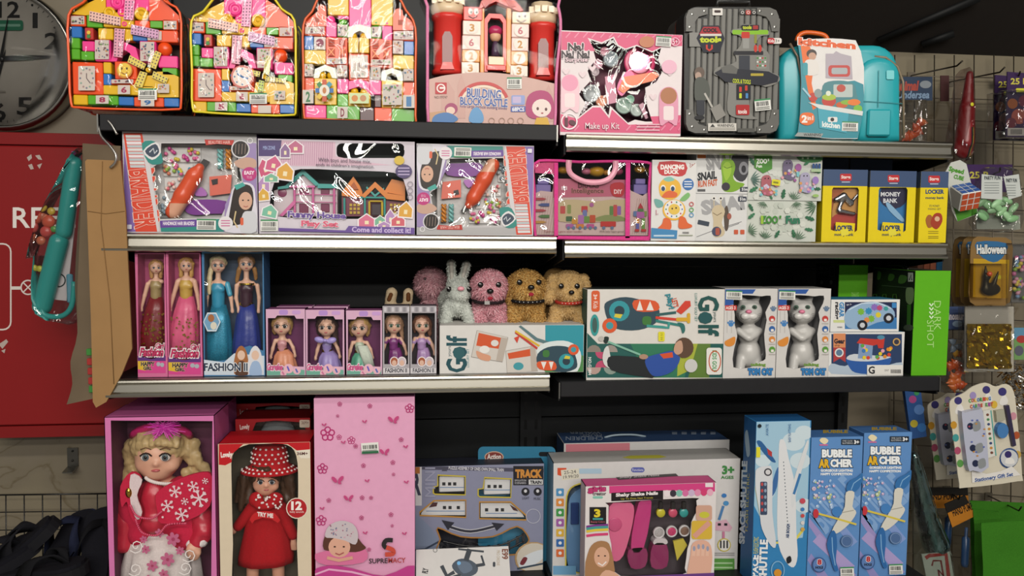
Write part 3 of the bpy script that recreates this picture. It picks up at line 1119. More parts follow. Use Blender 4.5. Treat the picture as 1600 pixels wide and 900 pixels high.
def remap(b):
 fx = lambda x: 300 + (x - 113) * .958
 fy = lambda y: y + 10.5
 k = b[0]
 if k in 'BR':
  return (k, b[1], fx(b[2]), fy(b[3]), fx(b[4]), fy(b[5]))
 if k in 'PM':
  return (k, b[1], [(fx(x), fy(y)) for x, y in b[2]])
 if k in 'WH':
  return (k, b[1], fx(b[2]), fy(b[3]), b[4] * .96)
 if k == 'S':
  return (k, fx(b[1]), fy(b[2]), fx(b[3]), fy(b[4]), b[5] + 20)
 if k == 'C':
  return (k, fx(b[1]), fy(b[2]), fx(b[3]), fy(b[4]))
 if k == 'N':
  return (k, dict(zip('689', '65 '))[b[1]], fx(b[2]), fy(b[3]), fx(b[4]), fy(b[5]), b[6])
 if k == 'T':
  return (k, 391, 146, 418, 163)
 if k == 'L':
  return (k, b[1], [(fx(x), fy(y)) for x, y in b[2]], b[3])
 if k == 'E':
  return (k, b[1], fx(b[2]), fy(b[3]), b[4], b[5])
B2 = [remap(b) for b in B1 if not (b[0] == 'E' and b[3] > 100) and b[0] != 'L' and not (b[0] == 'M' and b[1] == '#e6d25a')]
B2 += [('E', '#d77a70', 380, 121, 18, 18), ('E', '#ecdcd2', 380, 121, 15, 15), ('L', '#2a6aa8', [(372, 116), (381, 122), (389, 124)], 3), ('B', 'b', 358, 116, 362, 119),
       ('M', '#d9cf4a', [(380, 107), (407, 112), (405, 120), (379, 116)]), ('M', '#d9cf4a', [(416, 87), (424, 89), (420, 117), (411, 115)]), ('M', '#b9d24a', [(405, 125), (413, 127), (411, 144), (402, 144)]), ('M', '#e0d04e', [(415, 119), (447, 124), (446, 130), (414, 127)])]
B2 += [('E', '#5a8ab0', 380 + 12 * math.cos(a), 121 + 12 * math.sin(a), 1.4, 1.4) for a in [i * .785 for i in range(8)]]
out2 = smooth_loop([(301, 168), (300, 110), (299, 34), (318, 18), (352, -18), (412, -18), (440, 14), (460, 32), (462, 90), (462, 168), (452, 180), (380, 179), (315, 175)], 3)
block_bag('yellow edged clear backpack of building blocks, middle of the three', out2, 180, '#f2dc1e', B2)
B3 = [('B', 'y', 512, -20, 545, 24), ('B', 'p', 545, -20, 580, 44), ('B', 'y', 580, -20, 614, 40), ('B', 'p', 528, 24, 545, 30), ('P', 'o', [(478, 41), (478, 30), (484, 27), (496, 18), (497, 9), (503, 7), (509, 10), (510, 41)]), ('P', 'o', [(614, 47), (614, 24), (617, 15), (623, 13), (629, 16), (630, 24), (646, 34), (646, 47)]),
      ('R', '#b03a10', 491, 27, 499, 35), ('R', '#b03a10', 622, 31, 630, 39), ('B', 'p', 509, 34, 526, 58), ('H', 'p', 517, 32, 7), ('B', 'p', 597, 40, 613, 63), ('H', 'p', 605, 38, 7), ('H', 'g', 536, 34, 7), ('H', 'g', 588, 37, 7), ('B', 'g', 527, 38, 545, 58), ('B', 'g', 579, 41, 596, 60),
      ('S', 528, 39, 543, 56, 31), ('S', 581, 42, 595, 58, 32), ('P', '#dfe6d8', [(544, 58), (544, 42), (562, 38), (580, 43), (580, 60), (573, 60), (570, 52), (562, 48), (553, 52), (550, 58)]), ('B', 'o', 475, 41, 509, 56), ('S', 477, 42, 507, 53, 33), ('B', 'o', 614, 48, 647, 64), ('S', 615, 49, 646, 62, 34),
      ('B', 'b', 475, 56, 490, 78), ('B', 'w', 490, 57, 509, 78), ('E', '#8a2a4a', 500, 67, 6, 6), ('B', 'y', 475, 78, 509, 100), ('B', 'o', 509, 58, 543, 104), ('B', 'y', 544, 58, 560, 83), ('B', 'y', 561, 58, 577, 83), ('H', 'y', 552, 57, 6), ('H', 'y', 569, 57, 6), ('B', 'o', 578, 60, 613, 106),
      ('B', 'w', 614, 62, 630, 85), ('S', 614, 64, 630, 84, 35), ('B', 'b', 631, 64, 647, 86), ('B', 'y', 614, 86, 647, 108), ('B', 'o', 545, 84, 577, 126), ('C', 548, 87, 575, 122)]
for gx in (513, 530, 582, 599):
 y0 = 62 if gx < 560 else 65
 B3 += [('R', '#a83208', gx, y0 + i * 4, gx + 10, y0 + i * 4 + 2) for i in range(3)] + [('R', '#c9400c', gx, y0 + 14, gx + 10, y0 + 26), ('L', '#ffa060', [(gx, y0 + 14), (gx + 10, y0 + 26)], 1.4), ('L', '#ffa060', [(gx, y0 + 26), (gx + 10, y0 + 14)], 1.4)]
B3 += [('S', 511, 92, 541, 101, 36), ('S', 580, 94, 611, 102, 37), ('B', 'w', 475, 100, 490, 121), ('S', 475, 101, 489, 120, 38), ('P', '#dfe6d8', [(490, 122), (492, 108), (508, 101), (524, 107), (527, 122), (519, 122), (515, 113), (508, 110), (501, 113), (498, 122)]), ('H', 'y', 504, 118, 6), ('H', 'y', 517, 118, 6),
       ('B', 'w', 527, 102, 543, 121), ('S', 527, 103, 543, 120, 39), ('B', 'w', 579, 104, 595, 125), ('S', 580, 106, 594, 123, 40), ('P', '#dfe6d8', [(595, 126), (597, 112), (612, 106), (628, 112), (630, 126), (622, 126), (619, 117), (612, 114), (605, 117), (602, 126)]), ('B', 'w', 630, 108, 647, 128), ('S', 631, 109, 646, 127, 41),
       ('B', 'o', 474, 121, 491, 142), ('B', 'y', 491, 122, 526, 164), ('B', 'p', 527, 123, 545, 146), ('B', 'p', 577, 125, 596, 148), ('P', 'p', [(545, 140), (545, 127), (561, 124), (577, 128), (577, 146), (572, 140), (561, 135), (551, 138)]),
       ('B', 'y', 596, 125, 630, 169), ('S', 598, 133, 628, 165, 42), ('B', 'o', 630, 128, 648, 150), ('N', '2', 474, 142, 491, 163, '#3a7a4a'), ('B', 'g', 527, 147, 544, 166), ('H', 'y', 554, 143, 6), ('H', 'y', 569, 144, 6), ('B', 'y', 544, 144, 579, 167), ('R', '#cfe0a8', 547, 147, 577, 163), ('E', '#d9863a', 555, 155, 5, 5), ('E', '#c98a5a', 568, 155, 5, 5),
       ('B', 'k', 585, 148, 596, 168), ('B', 'r', 596, 169, 602, 172), ('N', '1', 630, 150, 648, 170, '#3a7ab0'), ('B', 'p', 474, 164, 510, 185), ('B', 'g', 510, 165, 562, 187), ('N', 'D', 528, 168, 544, 186, '#8a1f3a'), ('B', 'k', 562, 168, 585, 189), ('B', 'o', 585, 168, 612, 190), ('B', 'g', 612, 170, 648, 191)]
for i, c in enumerate(('#2a6ab0', '#3a8a4a', '#d0522a', '#e8c33a', '#2a6ab0', '#3a8a4a', '#d0522a', '#3a9ab0')):
 a0 = i * .785
 B3.append(('L', c, [(508 + 5 * math.cos(a0), 143 + 6 * math.sin(a0)), (508 + 14 * math.cos(a0), 143 + 17 * math.sin(a0))], 7))
B3 += [('E', '#e9e2d2', 508, 143, 8, 9), ('E', '#c9793a', 508, 143, 3, 5)]
out3 = smooth_loop([(475, 178), (474, 110), (474, 40), (488, 18), (512, -14), (608, -14), (634, 16), (649, 44), (649, 110), (649, 180), (642, 192), (560, 189), (486, 185)], 3)
block_bag('orange edged clear backpack with clock and gate blocks beside the castle bag', out3, 191, '#f0622a', B3)
# ------------------------------------------------------------------ castle bag
f = Fr('castle_bag', 'pink edged clear bag with red and cream castle blocks', 'toy bag', 668, 872, 202, .03, z=ZL['s1'] + .004)
outc = smooth_loop([(669, 190), (668, 100), (668, 10), (670, -30), (860, -30), (872, 10), (876, 45), (869, 120), (867, 195), (856, 203), (770, 200), (680, 197)], 3)
O = [f.xz(*p) for p in outc]
n = len(O)
if sum(O[i][0] * O[(i + 1) % n][1] - O[(i + 1) % n][0] * O[i][1] for i in range(n)) < 0:
 O = O[::-1]
mb = MB()
cz = f.l(770, 120).z
U = [p for p in O if p[1] > cz]
mb.add([(p[0], -.006, p[1]) for p in U], [list(range(len(U)))], film(.16, 8, '#ffffff', .0))
mb.build('front_film', f.o)
mb = MB()
mb.add([(p[0], -.006, p[1]) for p in O] + [(p[0], .14, p[1]) for p in O], [[(i + 1) % n, i, i + n, (i + 1) % n + n] for i in range(n)], film(.5, 14, '#d8b8bc', .08))
mb.build('side_film', f.o)
piping(f, 'piping', outc, .0034, mat('#f08cba', 'cloth'), -.006)
mb = MB()
mb.prism([(p[0] * .98, p[1] * .99 + .002) for p in O], .1, .104, mat('#2c1a1c', 'card'))
mb.build('backing', f.o)
T_ = mat('#e8342c', 'plastic')
CR = mat('#ecd3ac', 'plastic')
for (xa, xb, ya, yb, wx, w0, w1, ctop) in ((676, 724, 27, 117, 699, 49, 101, 1), (825, 868, 40, 127, 849, 60, 110, 6)):
 mb = MB()
 c = f.l((xa + xb) / 2, (ya + yb) / 2, .035)
 kk = f.k * 1.01
 r = (xb - xa) / 2 * kk
 hz = (yb - ya) / 2 * kk
 mb.lathe([(r * 1.04, -hz), (r * 1.04, -hz * .86), (r * .94, -hz * .8), (r * .94, hz * .8), (r * 1.05, hz * .86), (r * 1.05, hz)], T_, Matrix.Translation(c), 10)
 mb.build('tower', f.o)
 mb = MB()
 mb.lathe([(r * .98, hz), (r * 1.1, hz * 1.1), (r * 1.1, hz * 1.35), (r * .8, hz * 1.38), (r * .8, hz * 1.75)], CR, Matrix.Translation(c), 10)
 for q in range(5):
  a = R(-150 + q * 30)
  mb.box(-.006, .006, -.006, .006, 0, .014, CR, Matrix.Translation(c + Vector((r * math.cos(a), r * math.sin(a), hz * 1.33))))
 mb.build('battlement', f.o)
 arch = [(wx - 8, w1), (wx - 8, w0 + 8), (wx - 4, w0), (wx + 4, w0), (wx + 8, w0 + 8), (wx + 8, w1)]
 chunk(f, 'tower_window', arch, .0, .012, mat('#7d1f1c', 'plastic'))
 chunk(f, 'window_sill', [(wx - 11, w1 + 7), (wx - 7, w1 - 4), (wx + 7, w1 - 4), (wx + 11, w1 + 7)], -.004, .01, T_)
A = Art(f, -.0005)
for i, (x0, y0, x1, y1, c, t) in enumerate(((724, 10, 754, 32, '#ee4c44', ''), (723, 32, 752, 55, '#ecd9c8', '3'), (722, 55, 751, 78, '#ecc9c0', '6'), (722, 78, 750, 97, '#f39a2a', '2'), (721, 97, 749, 116, '#ecd9c8', '3'),
                                  (800, 18, 829, 37, '#ecd3ac', ''), (799, 37, 827, 59, '#ecc9c0', '6'), (799, 59, 826, 80, '#ecc9c0', '2'), (798, 80, 825, 102, '#f39a2a', '7'), (797, 102, 825, 120, '#ecd9c8', '3'))):
 brick_block(f, 'number_block', x0, y0, x1, y1, .0, .022, c)
 cx, cy = (x0 + x1) / 2, (y0 + y1) / 2
 if t:
  A.ell(cx, cy, 10, 9.5, '#f0e6dc')
  A.text(t, cx - 4, cy - 6, cx + 4, cy + 6, '#c98d3a' if t != '6' else '#c8707a', bold=.03)
 else:
  for q in (-4, 5):
   A.ell(cx + q, cy - 3, 3.6, 5, '#f2ece6')
   A.ell(cx + q + 1, cy - 2, 1.5, 2, '#222222')
  A.line([(cx - 7, cy + 4), (cx, cy + 8), (cx + 7, cy + 4)], 1.5, '#3a1a1a')
for xa, xb in ((750, 757), (791, 799)):
 brick_block(f, 'gate_post', xa, 12, xb, 114, .002, .02, '#f0932a')
chunk(f, 'gate_roof', [(748, 14), (752, 2), (775, -18), (806, 2), (818, 16), (812, 18), (775, 2)], -.004, .02, T_)
for P in ([(752, 3), (758, 13), (770, 0), (764, -6)], [(787, -5), (797, 12), (806, 10), (796, -6)]):
 chunk(f, 'roof_lattice', P, -.006, .0, mat('#c8372f', 'plastic'))
chunk(f, 'gate_arch', [(757, 112), (757, 30), (764, 21), (784, 22), (791, 32), (791, 112), (786, 112), (786, 36), (781, 29), (767, 28), (762, 36), (762, 112)], .004, .016, T_)
# figure of the little doll in the gate
orb(f, 'figure_head', 774, 57, 12, 9, mat('#e6b48e', 'skin'), 8, 9)
orb(f, 'figure_hair', 774, 49, 13, 11.5, mat('#c22f62', 'plastic'), 10, 9)
mb = MB()
c = f.l(774, 76, .016)
mb.lathe([(7 * f.k, -12 * f.k), (6.4 * f.k, -4 * f.k), (5 * f.k, 6 * f.k), (3 * f.k, 11 * f.k)], mat('#4a3350', 'plastic'), Matrix.Translation(c), 12)
mb.build('figure_body', f.o)
brick_block(f, 'gate_block', 763, 88, 788, 102, .002, .02, CR)
brick_block(f, 'gate_block', 760, 101, 791, 110, .0, .02, T_)
A.done(name='sticker_print', tname='sticker_lettering')
card = smooth_path([(670, 124), (700, 117), (755, 113), (810, 118), (868, 131)], 4)
chunk(f, 'printed_card', card + [(866, 200), (770, 198), (671, 195)], -.004, -.003, mat('#dcb5ab', 'card'))
A = Art(f, -.0042)
for x, y, w, h in ((690, 135, 20, 55), (715, 125, 12, 60), (850, 140, 14, 50)):
 A.poly([(x, y + h), (x, y + 8), (x + w / 2, y - 8), (x + w, y + 8), (x + w, y + h)], '#cfa096')
A.poly([(671, 176), (700, 172), (720, 196), (671, 195)], '#c99a72')
A.line(circ(755, 160, 38, 30, 16, 195, 345), 5, '#cf3b3b')
A.line(circ(755, 160, 33, 25, 16, 195, 345), 4, '#efd9c2')
A.text('BUILDING', 729, 139, 783, 154, '#3657a8', bold=.03, out='#f2ece6', shear=.1, skew=.06)
A.text('BLOCK CASTLE', 719, 153, 793, 166, '#3657a8', bold=.03, out='#f2ece6', skew=.05)
A.text('Kids Large particle building blocks', 719, 165, 792, 171, '#5a4a8a', skew=.05)
A.rect(680, 129, 698, 147, '#c4202a', 1)
A.ring(689, 138, 6, 2, '#f2e8e2')
A.rect(687, 136, 694, 139, '#f2e8e2')
A.text('NO.YM747', 679, 150, 699, 154, '#6a4a44')
A.rect(799, 149, 820, 164, '#8fa0d8', 2)
A.rect(801, 151, 814, 161, '#c3b2d8', 1)
A.rect(798, 166, 821, 175, '#4c5fae', 1)
A.text('68PCS', 800, 167.5, 819, 174, '#f0eef0', bold=.03)
A.blob([(668 + 65, 190), (672 + 65, 172), (682 + 65, 168), (690 + 65, 180), (688 + 65, 192)], '#5a9ad0')
A.ell(705, 170, 10, 9, '#a8386a')
A.ell(704, 173, 7, 6, '#eccbb8')
A.blob([(680, 180), (700, 176), (716, 186), (700, 194), (676, 192)], '#3f78b8')
A.blob([(822, 178), (824, 152), (838, 142), (856, 144), (865, 160), (864, 186), (850, 180), (836, 186)], '#b5306e')
A.ell(846, 169, 15, 14, '#f0dcd4')
A.ell(840, 170, 2, 2.6, '#5a2a2a')
A.ell(853, 171, 2, 2.6, '#5a2a2a')
A.ell(847, 177, 2, 1.2, '#b0404a')
A.poly([(834, 197), (838, 184), (855, 184), (860, 199)], '#e0ae2a')
for x in (768, 784, 798, 813):
 A.ring(x, 189, 4.5, .9, '#a8806a')
A.tag(792, 121, 815, 139)
A.done()
# ------------------------------------------------------------------ make-up kit carton
win = [(922, 62), (940, 69), (958, 60), (964, 72), (977, 78), (995, 72), (1019, 82), (1033, 75), (1028, 93), (1036, 110), (1025, 129), (1008, 137), (1011, 165), (1019, 190), (1008, 190), (992, 187), (981, 192), (953, 165), (951, 181), (940, 165), (926, 165), (904, 183), (915, 162), (904, 146), (923, 126), (918, 110), (931, 93)]
f = Carton('makeup_kit_box', 'pink and white make-up kit carton with shaped window', 'toy box', 876, 51, 1065, 208, .02, .06, '#f0e4e6', z=ZR['s1'], side='#e3688f', holes=[win], inner='#6b3046', filmargs=(.3, 14, '#ffffff', .015))
A = f.art()
A.poly([(876, 49), (1066, 55), (1066, 72), (1034, 73), (1019, 80), (995, 70), (977, 76), (966, 70), (959, 57), (940, 66), (918, 59), (930, 80), (876, 78)], '#e2527f')
A.poly([(875, 178), (903, 186), (926, 168), (938, 168), (952, 185), (956, 171), (982, 195), (1020, 193), (1016, 182), (1064, 180), (1063, 209), (875, 206)], '#e2527f')
for i in range(14):
 x = 884 + i * 13.5
 for y in (55, 66, 188, 200):
  if (y < 100 and (x > 1026 or y < 60)) or (y > 190 and not 905 < x < 970) or (y == 188 and (x > 1020 or x < 880)):
   A.line([(x, y + 4), (x + 7, y - 4)], 2, '#ee86a6')
for x, y in ((884, 110), (1046, 112), (1020, 150), (925, 105), (1052, 150), (910, 115), (1040, 170), (896, 165)):
 A.blob([(x, y), (x + 3, y - 3), (x + 6, y), (x, y + 7), (x - 6, y), (x - 3, y - 3)], '#e9d3d8')
A.text('Na!', 887, 67, 912, 81, '#2a1a22', bold=.04, out='#f4e6ea', ow=.05)
A.text('Na! Na!', 877, 79, 921, 92, '#2a1a22', bold=.04, out='#f4e6ea', ow=.05)
A.text('Surprise', 883, 90, 918, 99, '#f2d3dc', bold=.03, out='#2a1a22', ow=.05)
# plain coloured shapes where the box shows its characters
for x, y, c, d in ((890, 140, '#ef9ab8', '#f3c9d4'), (1044, 160, '#b5734a', '#e79ab6')):
 A.blob([(x - 13, y + 36), (x - 15, y), (x - 12, y - 18), (x, y - 24), (x + 12, y - 18), (x + 15, y), (x + 13, y + 36), (x, y + 30)], d)
 A.ell(x, y - 10, 13, 13, c)
 A.rect(x - 8, y + 6, x + 8, y + 28, '#f1dfe0', 3)
A.ell(1045, 105, 12, 11, '#f0b6cd')
A.ell(1010, 66, 12, 9, '#c97a52')
A.ring(889, 190, 12, 2.2, '#f6eaee')
A.rect(882, 184, 887, 198, '#5a2432', 1)
A.rect(883, 178, 886, 184, '#f2dfe4')
A.ell(894, 192, 6, 4, '#5a2432', 12, 25)
A.text('Make up Kit', 914, 192, 967, 205, '#f6eaee', bold=.0, out='#c43a6a', ow=.02)
for y in (194, 198, 203):
 A.rect(994, y, 1030, y + 1.6, '#f3c3d2')
A.tag(1024, 57, 1048, 73, 4)
A.ring(1054, 66, 6, 1.6, '#f2a9c0')
A.text('5+', 1050, 62, 1058, 70, '#f6e6ec')
A.done()
# what lies in the window
disc(f, 'hand_mirror', 1000, 97, 25, .014, .008, mat('#d9386f', 'plastic'))
disc(f, 'mirror_glass', 1000, 97, 19, .0135, .004, mat('#e58aa6', 'foil', bump=0.0))
chunk(f, 'comb', [(975, 120), (1024, 112), (1030, 118), (1022, 126), (990, 134), (974, 146), (966, 140)], .008, .013, '#f06a1e')
chunk(f, 'hair_clip', smooth_loop([(972, 118), (984, 110), (992, 120), (984, 134), (972, 150), (964, 138)], 3), .01, .016, '#f0569a')
for i, (x, y, r, c) in enumerate(((955, 92, 12, '#9aa7ad'), (934, 100, 8, '#d7a7b8'), (930, 112, 7, '#c9b6bd'), (925, 146, 14, '#a9b0b2'), (940, 158, 9, '#e79a7a'), (975, 165, 13, '#9fb8ac'), (995, 172, 10, '#b6c4be'), (945, 80, 7, '#c27a8e'), (985, 155, 7, '#8fc3a8'), (962, 145, 5, '#d7586a'))):
 disc(f, 'makeup_pot', x, y, r, .018, .01, mat(c, 'plastic'), prof=[(1, -1), (1, -.2), (.9, 0), (.7, 0), (.66, -.2), (.1, -.2)])
for P, c in (([(945, 120), (960, 116), (964, 160), (950, 163)], '#c86f8f'), ([(912, 158), (922, 160), (910, 178)], '#b9a6ae'), ([(1005, 160), (1013, 184), (1009, 186), (998, 164)], '#c88aa0')):
 chunk(f, 'brush', P, .012, .02, c)
# ------------------------------------------------------------------ grey toy suitcase
f = Fr('toy_suitcase', 'dark grey ribbed toy suitcase with tool bench picture', 'toy suitcase', 1069, 1219, 210, .025, yaw=3, z=ZR['s1'])
GR = mat('#6d6c68', 'plastic')
GRD = mat('#4f4e4a', 'plastic')
DK = mat('#2f2f2e', 'plastic')
P = rrect(1070, 10, 1219, 210, 20, 6)
mb = MB()
Q = [f.xz(*p) for p in P]
mb.prism(Q, .004, .055, DK, smooth=True)
mb.build('shell', f.o)
mb = MB()
mb.prism([(q[0] * .985, q[1] * .985 + .002) for q in Q], .062, .115, GRD, smooth=True)
mb.build('shell', f.o)
mb = MB()
mb.prism([(q[0] * .99, q[1] * .99 + .0015) for q in Q], .055, .062, mat('#8d3a26', 'plastic'), smooth=True)
mb.build('seam_trim', f.o)
A = Art(f, -.0)
for i in range(15):
 xa = 1078 + i * 9.4
 y0, y1 = (13, 206) if 2 < i < 12 else (28, 192)
 X0, X1, Z0, Z1 = f.rect(xa, y0, xa + 7.4, y1, .0)
 mb = MB()
 mb.box(X0, X1, .0, .006, Z0, Z1, mat('#7b7a75', 'plastic'), bev=.0018)
 mb.build('rib', f.o)
for sx, sy, cx, cy in ((1, 1, 1072, 12), (-1, 1, 1217, 12), (1, -1, 1072, 208), (-1, -1, 1217, 208)):
 P = [(0, 14), (4, 4), (14, 0), (34, 0), (34, 10), (20, 14), (14, 22), (11, 37), (0, 37)]
 chunk(f, 'corner_guard', [(cx + sx * a, cy + sy * b) for a, b in P], -.004, .004, GR)
 for a, b in ((6, 30), (10, 10), (29, 5)):
  disc(f, 'rivet', cx + sx * a, cy + sy * b, 2.2, -.0045, .002, mat('#a5a49e', 'metal'))
A = Art(f, -.0022)
A.rect(1113, 13, 1129, 24, '#e4e0da', 1)
A.rect(1116, 16, 1126, 20, '#3a2424', 1.5)
for x, c in ((1160, '#3a3a3a'), (1169, '#c23a32'), (1178, '#2a2a2a')):
 A.rect(x - 4, 16, x + 4, 23, c, 2)
 A.ring(x, 19.5, 2, .8, '#e8e4de')
A.rect(1077, 51, 1095, 73, '#8a8984')
hx = [(1098, 40), (1123, 40), (1132, 60), (1124, 82), (1099, 82), (1088, 60)]
A.poly(hx, '#1c2030')
A.poly([(1099, 42), (1122, 42), (1128, 54), (1092, 54)], '#b0222e')
A.text('COOL', 1098, 44, 1121, 51, '#16161c', bold=.06)
A.rect(1094, 53, 1127, 56.5, '#d9d4cc')
A.text('tools', 1093, 57, 1127, 67, '#c9d62a', bold=.06)
A.line([(1104, 70), (1104, 76), (1108, 79), (1112, 76), (1112, 70)], 3, '#cf3a2e')
# tool bench picture
A.blob([(1143, 52), (1145, 46), (1158, 44), (1160, 38), (1186, 40), (1188, 46), (1200, 48), (1201, 55), (1188, 57), (1180, 70), (1190, 74), (1202, 86), (1202, 110), (1216, 118), (1216, 128), (1196, 136), (1172, 132), (1172, 176), (1184, 186), (1150, 184), (1136, 172), (1138, 132), (1128, 122), (1115, 116), (1120, 106), (1136, 102), (1150, 96), (1148, 82), (1156, 72), (1158, 58)], '#85847f')
A.rect(1144, 47, 1200, 54, '#8ac42a', 2)
A.rect(1158, 39, 1186, 48, '#26262c', 2)
A.text('tools', 1160, 40, 1174, 46, '#c9d62a', bold=.05)
A.rect(1176, 40, 1184, 46, '#b03030', 1)
A.rect(1158, 50, 1171, 60, '#cf3a2e', 2)
A.rect(1160, 60, 1170, 76, '#9a9a96')
A.rect(1178, 54, 1182, 68, '#8f8f3a', 1)
A.rect(1146, 80, 1192, 86, '#2a2a30', 1)
A.ell(1180, 76, 2.6, 6, '#cf3a2e')
A.ell(1187, 76, 2.6, 6, '#cf3a2e')
A.rect(1154, 87, 1171, 112, '#3a3e48')
A.rect(1181, 88, 1197, 108, '#8f938a', 2)
for i in range(12):
 A.ell(1183 + (i % 4) * 4, 91 + (i // 4) * 6, 1.5, 1.5, ('#3f8f3a', '#e4e0da', '#c23a32')[i % 3], 7)
A.poly([(1116, 114), (1130, 106), (1152, 108), (1200, 112), (1216, 120), (1214, 128), (1190, 134), (1132, 128)], '#2c2e38')
A.poly([(1126, 106), (1140, 100), (1152, 108), (1150, 116), (1128, 114)], '#6a6a66')
A.rect(1172, 115, 1192, 119, '#b8a53a', 1)
A.text('COOL & TOOLS', 1144, 124, 1172, 131, '#c9d62a', bold=.04, skew=.08)
A.rect(1150, 132, 1172, 156, '#24262e')
for x, y, c in ((1156, 140, '#cf3a2e'), (1165, 138, '#cf3a2e'), (1156, 150, '#c9d62a'), (1166, 150, '#4a8ac8')):
 A.rect(x - 2, y - 4, x + 2, y + 4, c, 1)
A.rect(1149, 164, 1170, 180, '#b8282a', 2)
A.text('tools', 1152, 171, 1166, 178, '#f0e4e0', bold=.03)
# boy with a suitcase
A.ell(1092, 114, 8, 9, '#6a5a50')
A.ell(1090, 119, 5, 6, '#b79a8a')
A.blob([(1086, 124), (1096, 121), (1106, 130), (1108, 150), (1100, 158), (1086, 157), (1084, 140)], '#565a54')
A.poly([(1087, 157), (1100, 157), (1100, 178), (1094, 184), (1088, 178)], '#33363e')
A.ell(1092, 184, 8, 3.5, '#222226')
A.line([(1100, 146), (1112, 168)], 3, '#b9b6ae')
A.poly([(1109, 170), (1124, 162), (1133, 180), (1118, 190)], '#8f8c86')
A.rect(1198, 60, 1220, 69, '#e6e0da', 3)
A.rect(1198, 60, 1209, 69, '#c8222c', 3)
A.text('Kids', 1199, 62, 1208, 67, '#f2e6e4', bold=.03)
A.text('3+', 1210, 62, 1217, 67, '#3a3a3a')
A.tag(1178, 155, 1203, 173, -6)
A.rect(1105, 193, 1149, 205, '#d8d4cc')
A.text('WARNING:', 1119, 194, 1146, 199, '#2a2a2a', bold=.02)
A.poly([(1108, 199), (1112, 194), (1116, 199)], '#3a3a3a')
for y in (200, 202.4):
 A.rect(1107, y, 1147, y + 1.2, '#8a867e')
A.rect(1151, 201, 1177, 207, '#5a5955')
A.done()
mb = MB()
a, b = f.l(1120, 10, .06), f.l(1170, 10, .06)
mb.tube([a, a + Vector((0, 0, .012)), b + Vector((0, 0, .012)), b], .005, DK, 6)
mb.build('handle', f.o)
# ------------------------------------------------------------------ turquoise kitchen case
TQ = mat('#1fa9b4', 'plastic')
f = Fr('kitchen_case', 'turquoise toy kitchen carry case with white printed sleeve', 'toy case', 1222, 1412, 220, .03, yaw=-8, z=ZR['s1'])
def arch_out(x0, x1, yt, yb, r):
 return [(x0, yb), (x0, yt + r)] + [(x0 + r - r * math.cos(R(a)), yt + r - r * math.sin(R(a))) for a in range(15, 90, 15)] + [(x0 + r, yt), (x1 - r, yt)] + [(x1 - r + r * math.sin(R(a)), yt + r - r * math.cos(R(a))) for a in range(15, 90, 15)] + [(x1, yt + r), (x1, yb)]
def barrel(name, x0, x1, yt, yb, ya, yb2, m, bulge=.012):
 mb = MB()
 O = [f.xz(*p) for p in arch_out(x0, x1, yt, yb, min(38, (x1 - x0) * .45))]
 cx = sum(p[0] for p in O) / len(O)
 cz = sum(p[1] for p in O) / len(O)
 rings = []
 for t, s_ in ((yb2, 1.0), (ya + .012, 1.0), (ya + .004, .97), (ya, .9), (ya - bulge * .6, .6), (ya - bulge * .8, .2)):
  rings.append([(cx + (p[0] - cx) * s_, t, cz + (p[1] - cz) * s_ if p[1] > .002 or s_ > .99 else max(.001, cz + (p[1] - cz) * s_)) for p in O])
 n = len(O)
 V = [p for r_ in rings for p in r_]
 fs = []
 for i in range(len(rings) - 1):
  for j in range(n):
   fs.append([i * n + j, i * n + (j + 1) % n, (i + 1) * n + (j + 1) % n, (i + 1) * n + j])
 fs.append(list(range(n))[::-1])
 fs.append([(len(rings) - 1) * n + j for j in range(n)])
 mb.add(V, fs, m, True)
 return mb.build(name, f.o)
barrel('case_body', 1222, 1412, 66, 219, .022, .12, TQ, .004)
barrel('end_pocket', 1345, 1411, 88, 220, .012, .03, TQ, .003)
piping(f, 'seam_trim', [(1253, 214), (1252, 120), (1246, 88), (1234, 68)], .003, mat('#7b6a58', 'plastic'), .014, False)
piping(f, 'seam_trim', [(1412, 216), (1411, 128), (1402, 104), (1384, 90), (1366, 88)], .003, mat('#8a7a62', 'plastic'), .022, False)
brick_block(f, 'pocket_latch', 1356, 170, 1393, 213, .002, .012, TQ, .004)
A = Art(f, .0075)
A.line([(1347, 158), (1410, 162)], 1, '#157e88')
A.line([(1373, 110), (1372, 168)], 1, '#157e88')
A.rect(1385, 110, 1397, 124, '#6fd0d6', 2)
A.done(name='seam_print')
# sleeve wrapped round the front
sl = smooth_path([(1246, 62), (1300, 60), (1337, 63)], 3) + [(1345, 80), (1350, 105), (1350, 150), (1346, 190), (1340, 217), (1300, 217), (1246, 213), (1250, 180), (1252, 130), (1252, 95)]
chunk(f, 'printed_sleeve', sl, .0045, .006, mat('#e9e6e4', 'card'))
A = Art(f, .0045)
A.poly([(1246, 63), (1250, 92), (1252, 130), (1250, 180), (1246, 213), (1300, 216), (1340, 216), (1346, 190), (1350, 150), (1349, 132), (1335, 126), (1318, 128), (1300, 132), (1284, 140), (1270, 160), (1262, 120), (1256, 90), (1252, 64)], '#2a8fa0')
A.poly([(1262, 64), (1250, 64), (1254, 95), (1262, 140), (1270, 172), (1276, 168), (1268, 130), (1272, 100), (1268, 80)], '#ee6a1c')
A.text('kitchen', 1247, 62, 1337, 74, '#ea5a14', bold=.06, out='#f6f2ee', skew=.08)
A.ell(1268, 84, 8, 7, '#3a2a24')
A.ell(1269, 88, 6, 6, '#c99a80')
A.blob([(1258, 96), (1268, 93), (1278, 98), (1278, 116), (1258, 116)], '#e2ddd8')
A.rect(1254, 98, 1262, 118, '#2a9aa8', 3)
A.poly([(1290, 84), (1302, 84), (1306, 80), (1314, 84), (1330, 88), (1332, 124), (1290, 122)], '#b3a9b4')
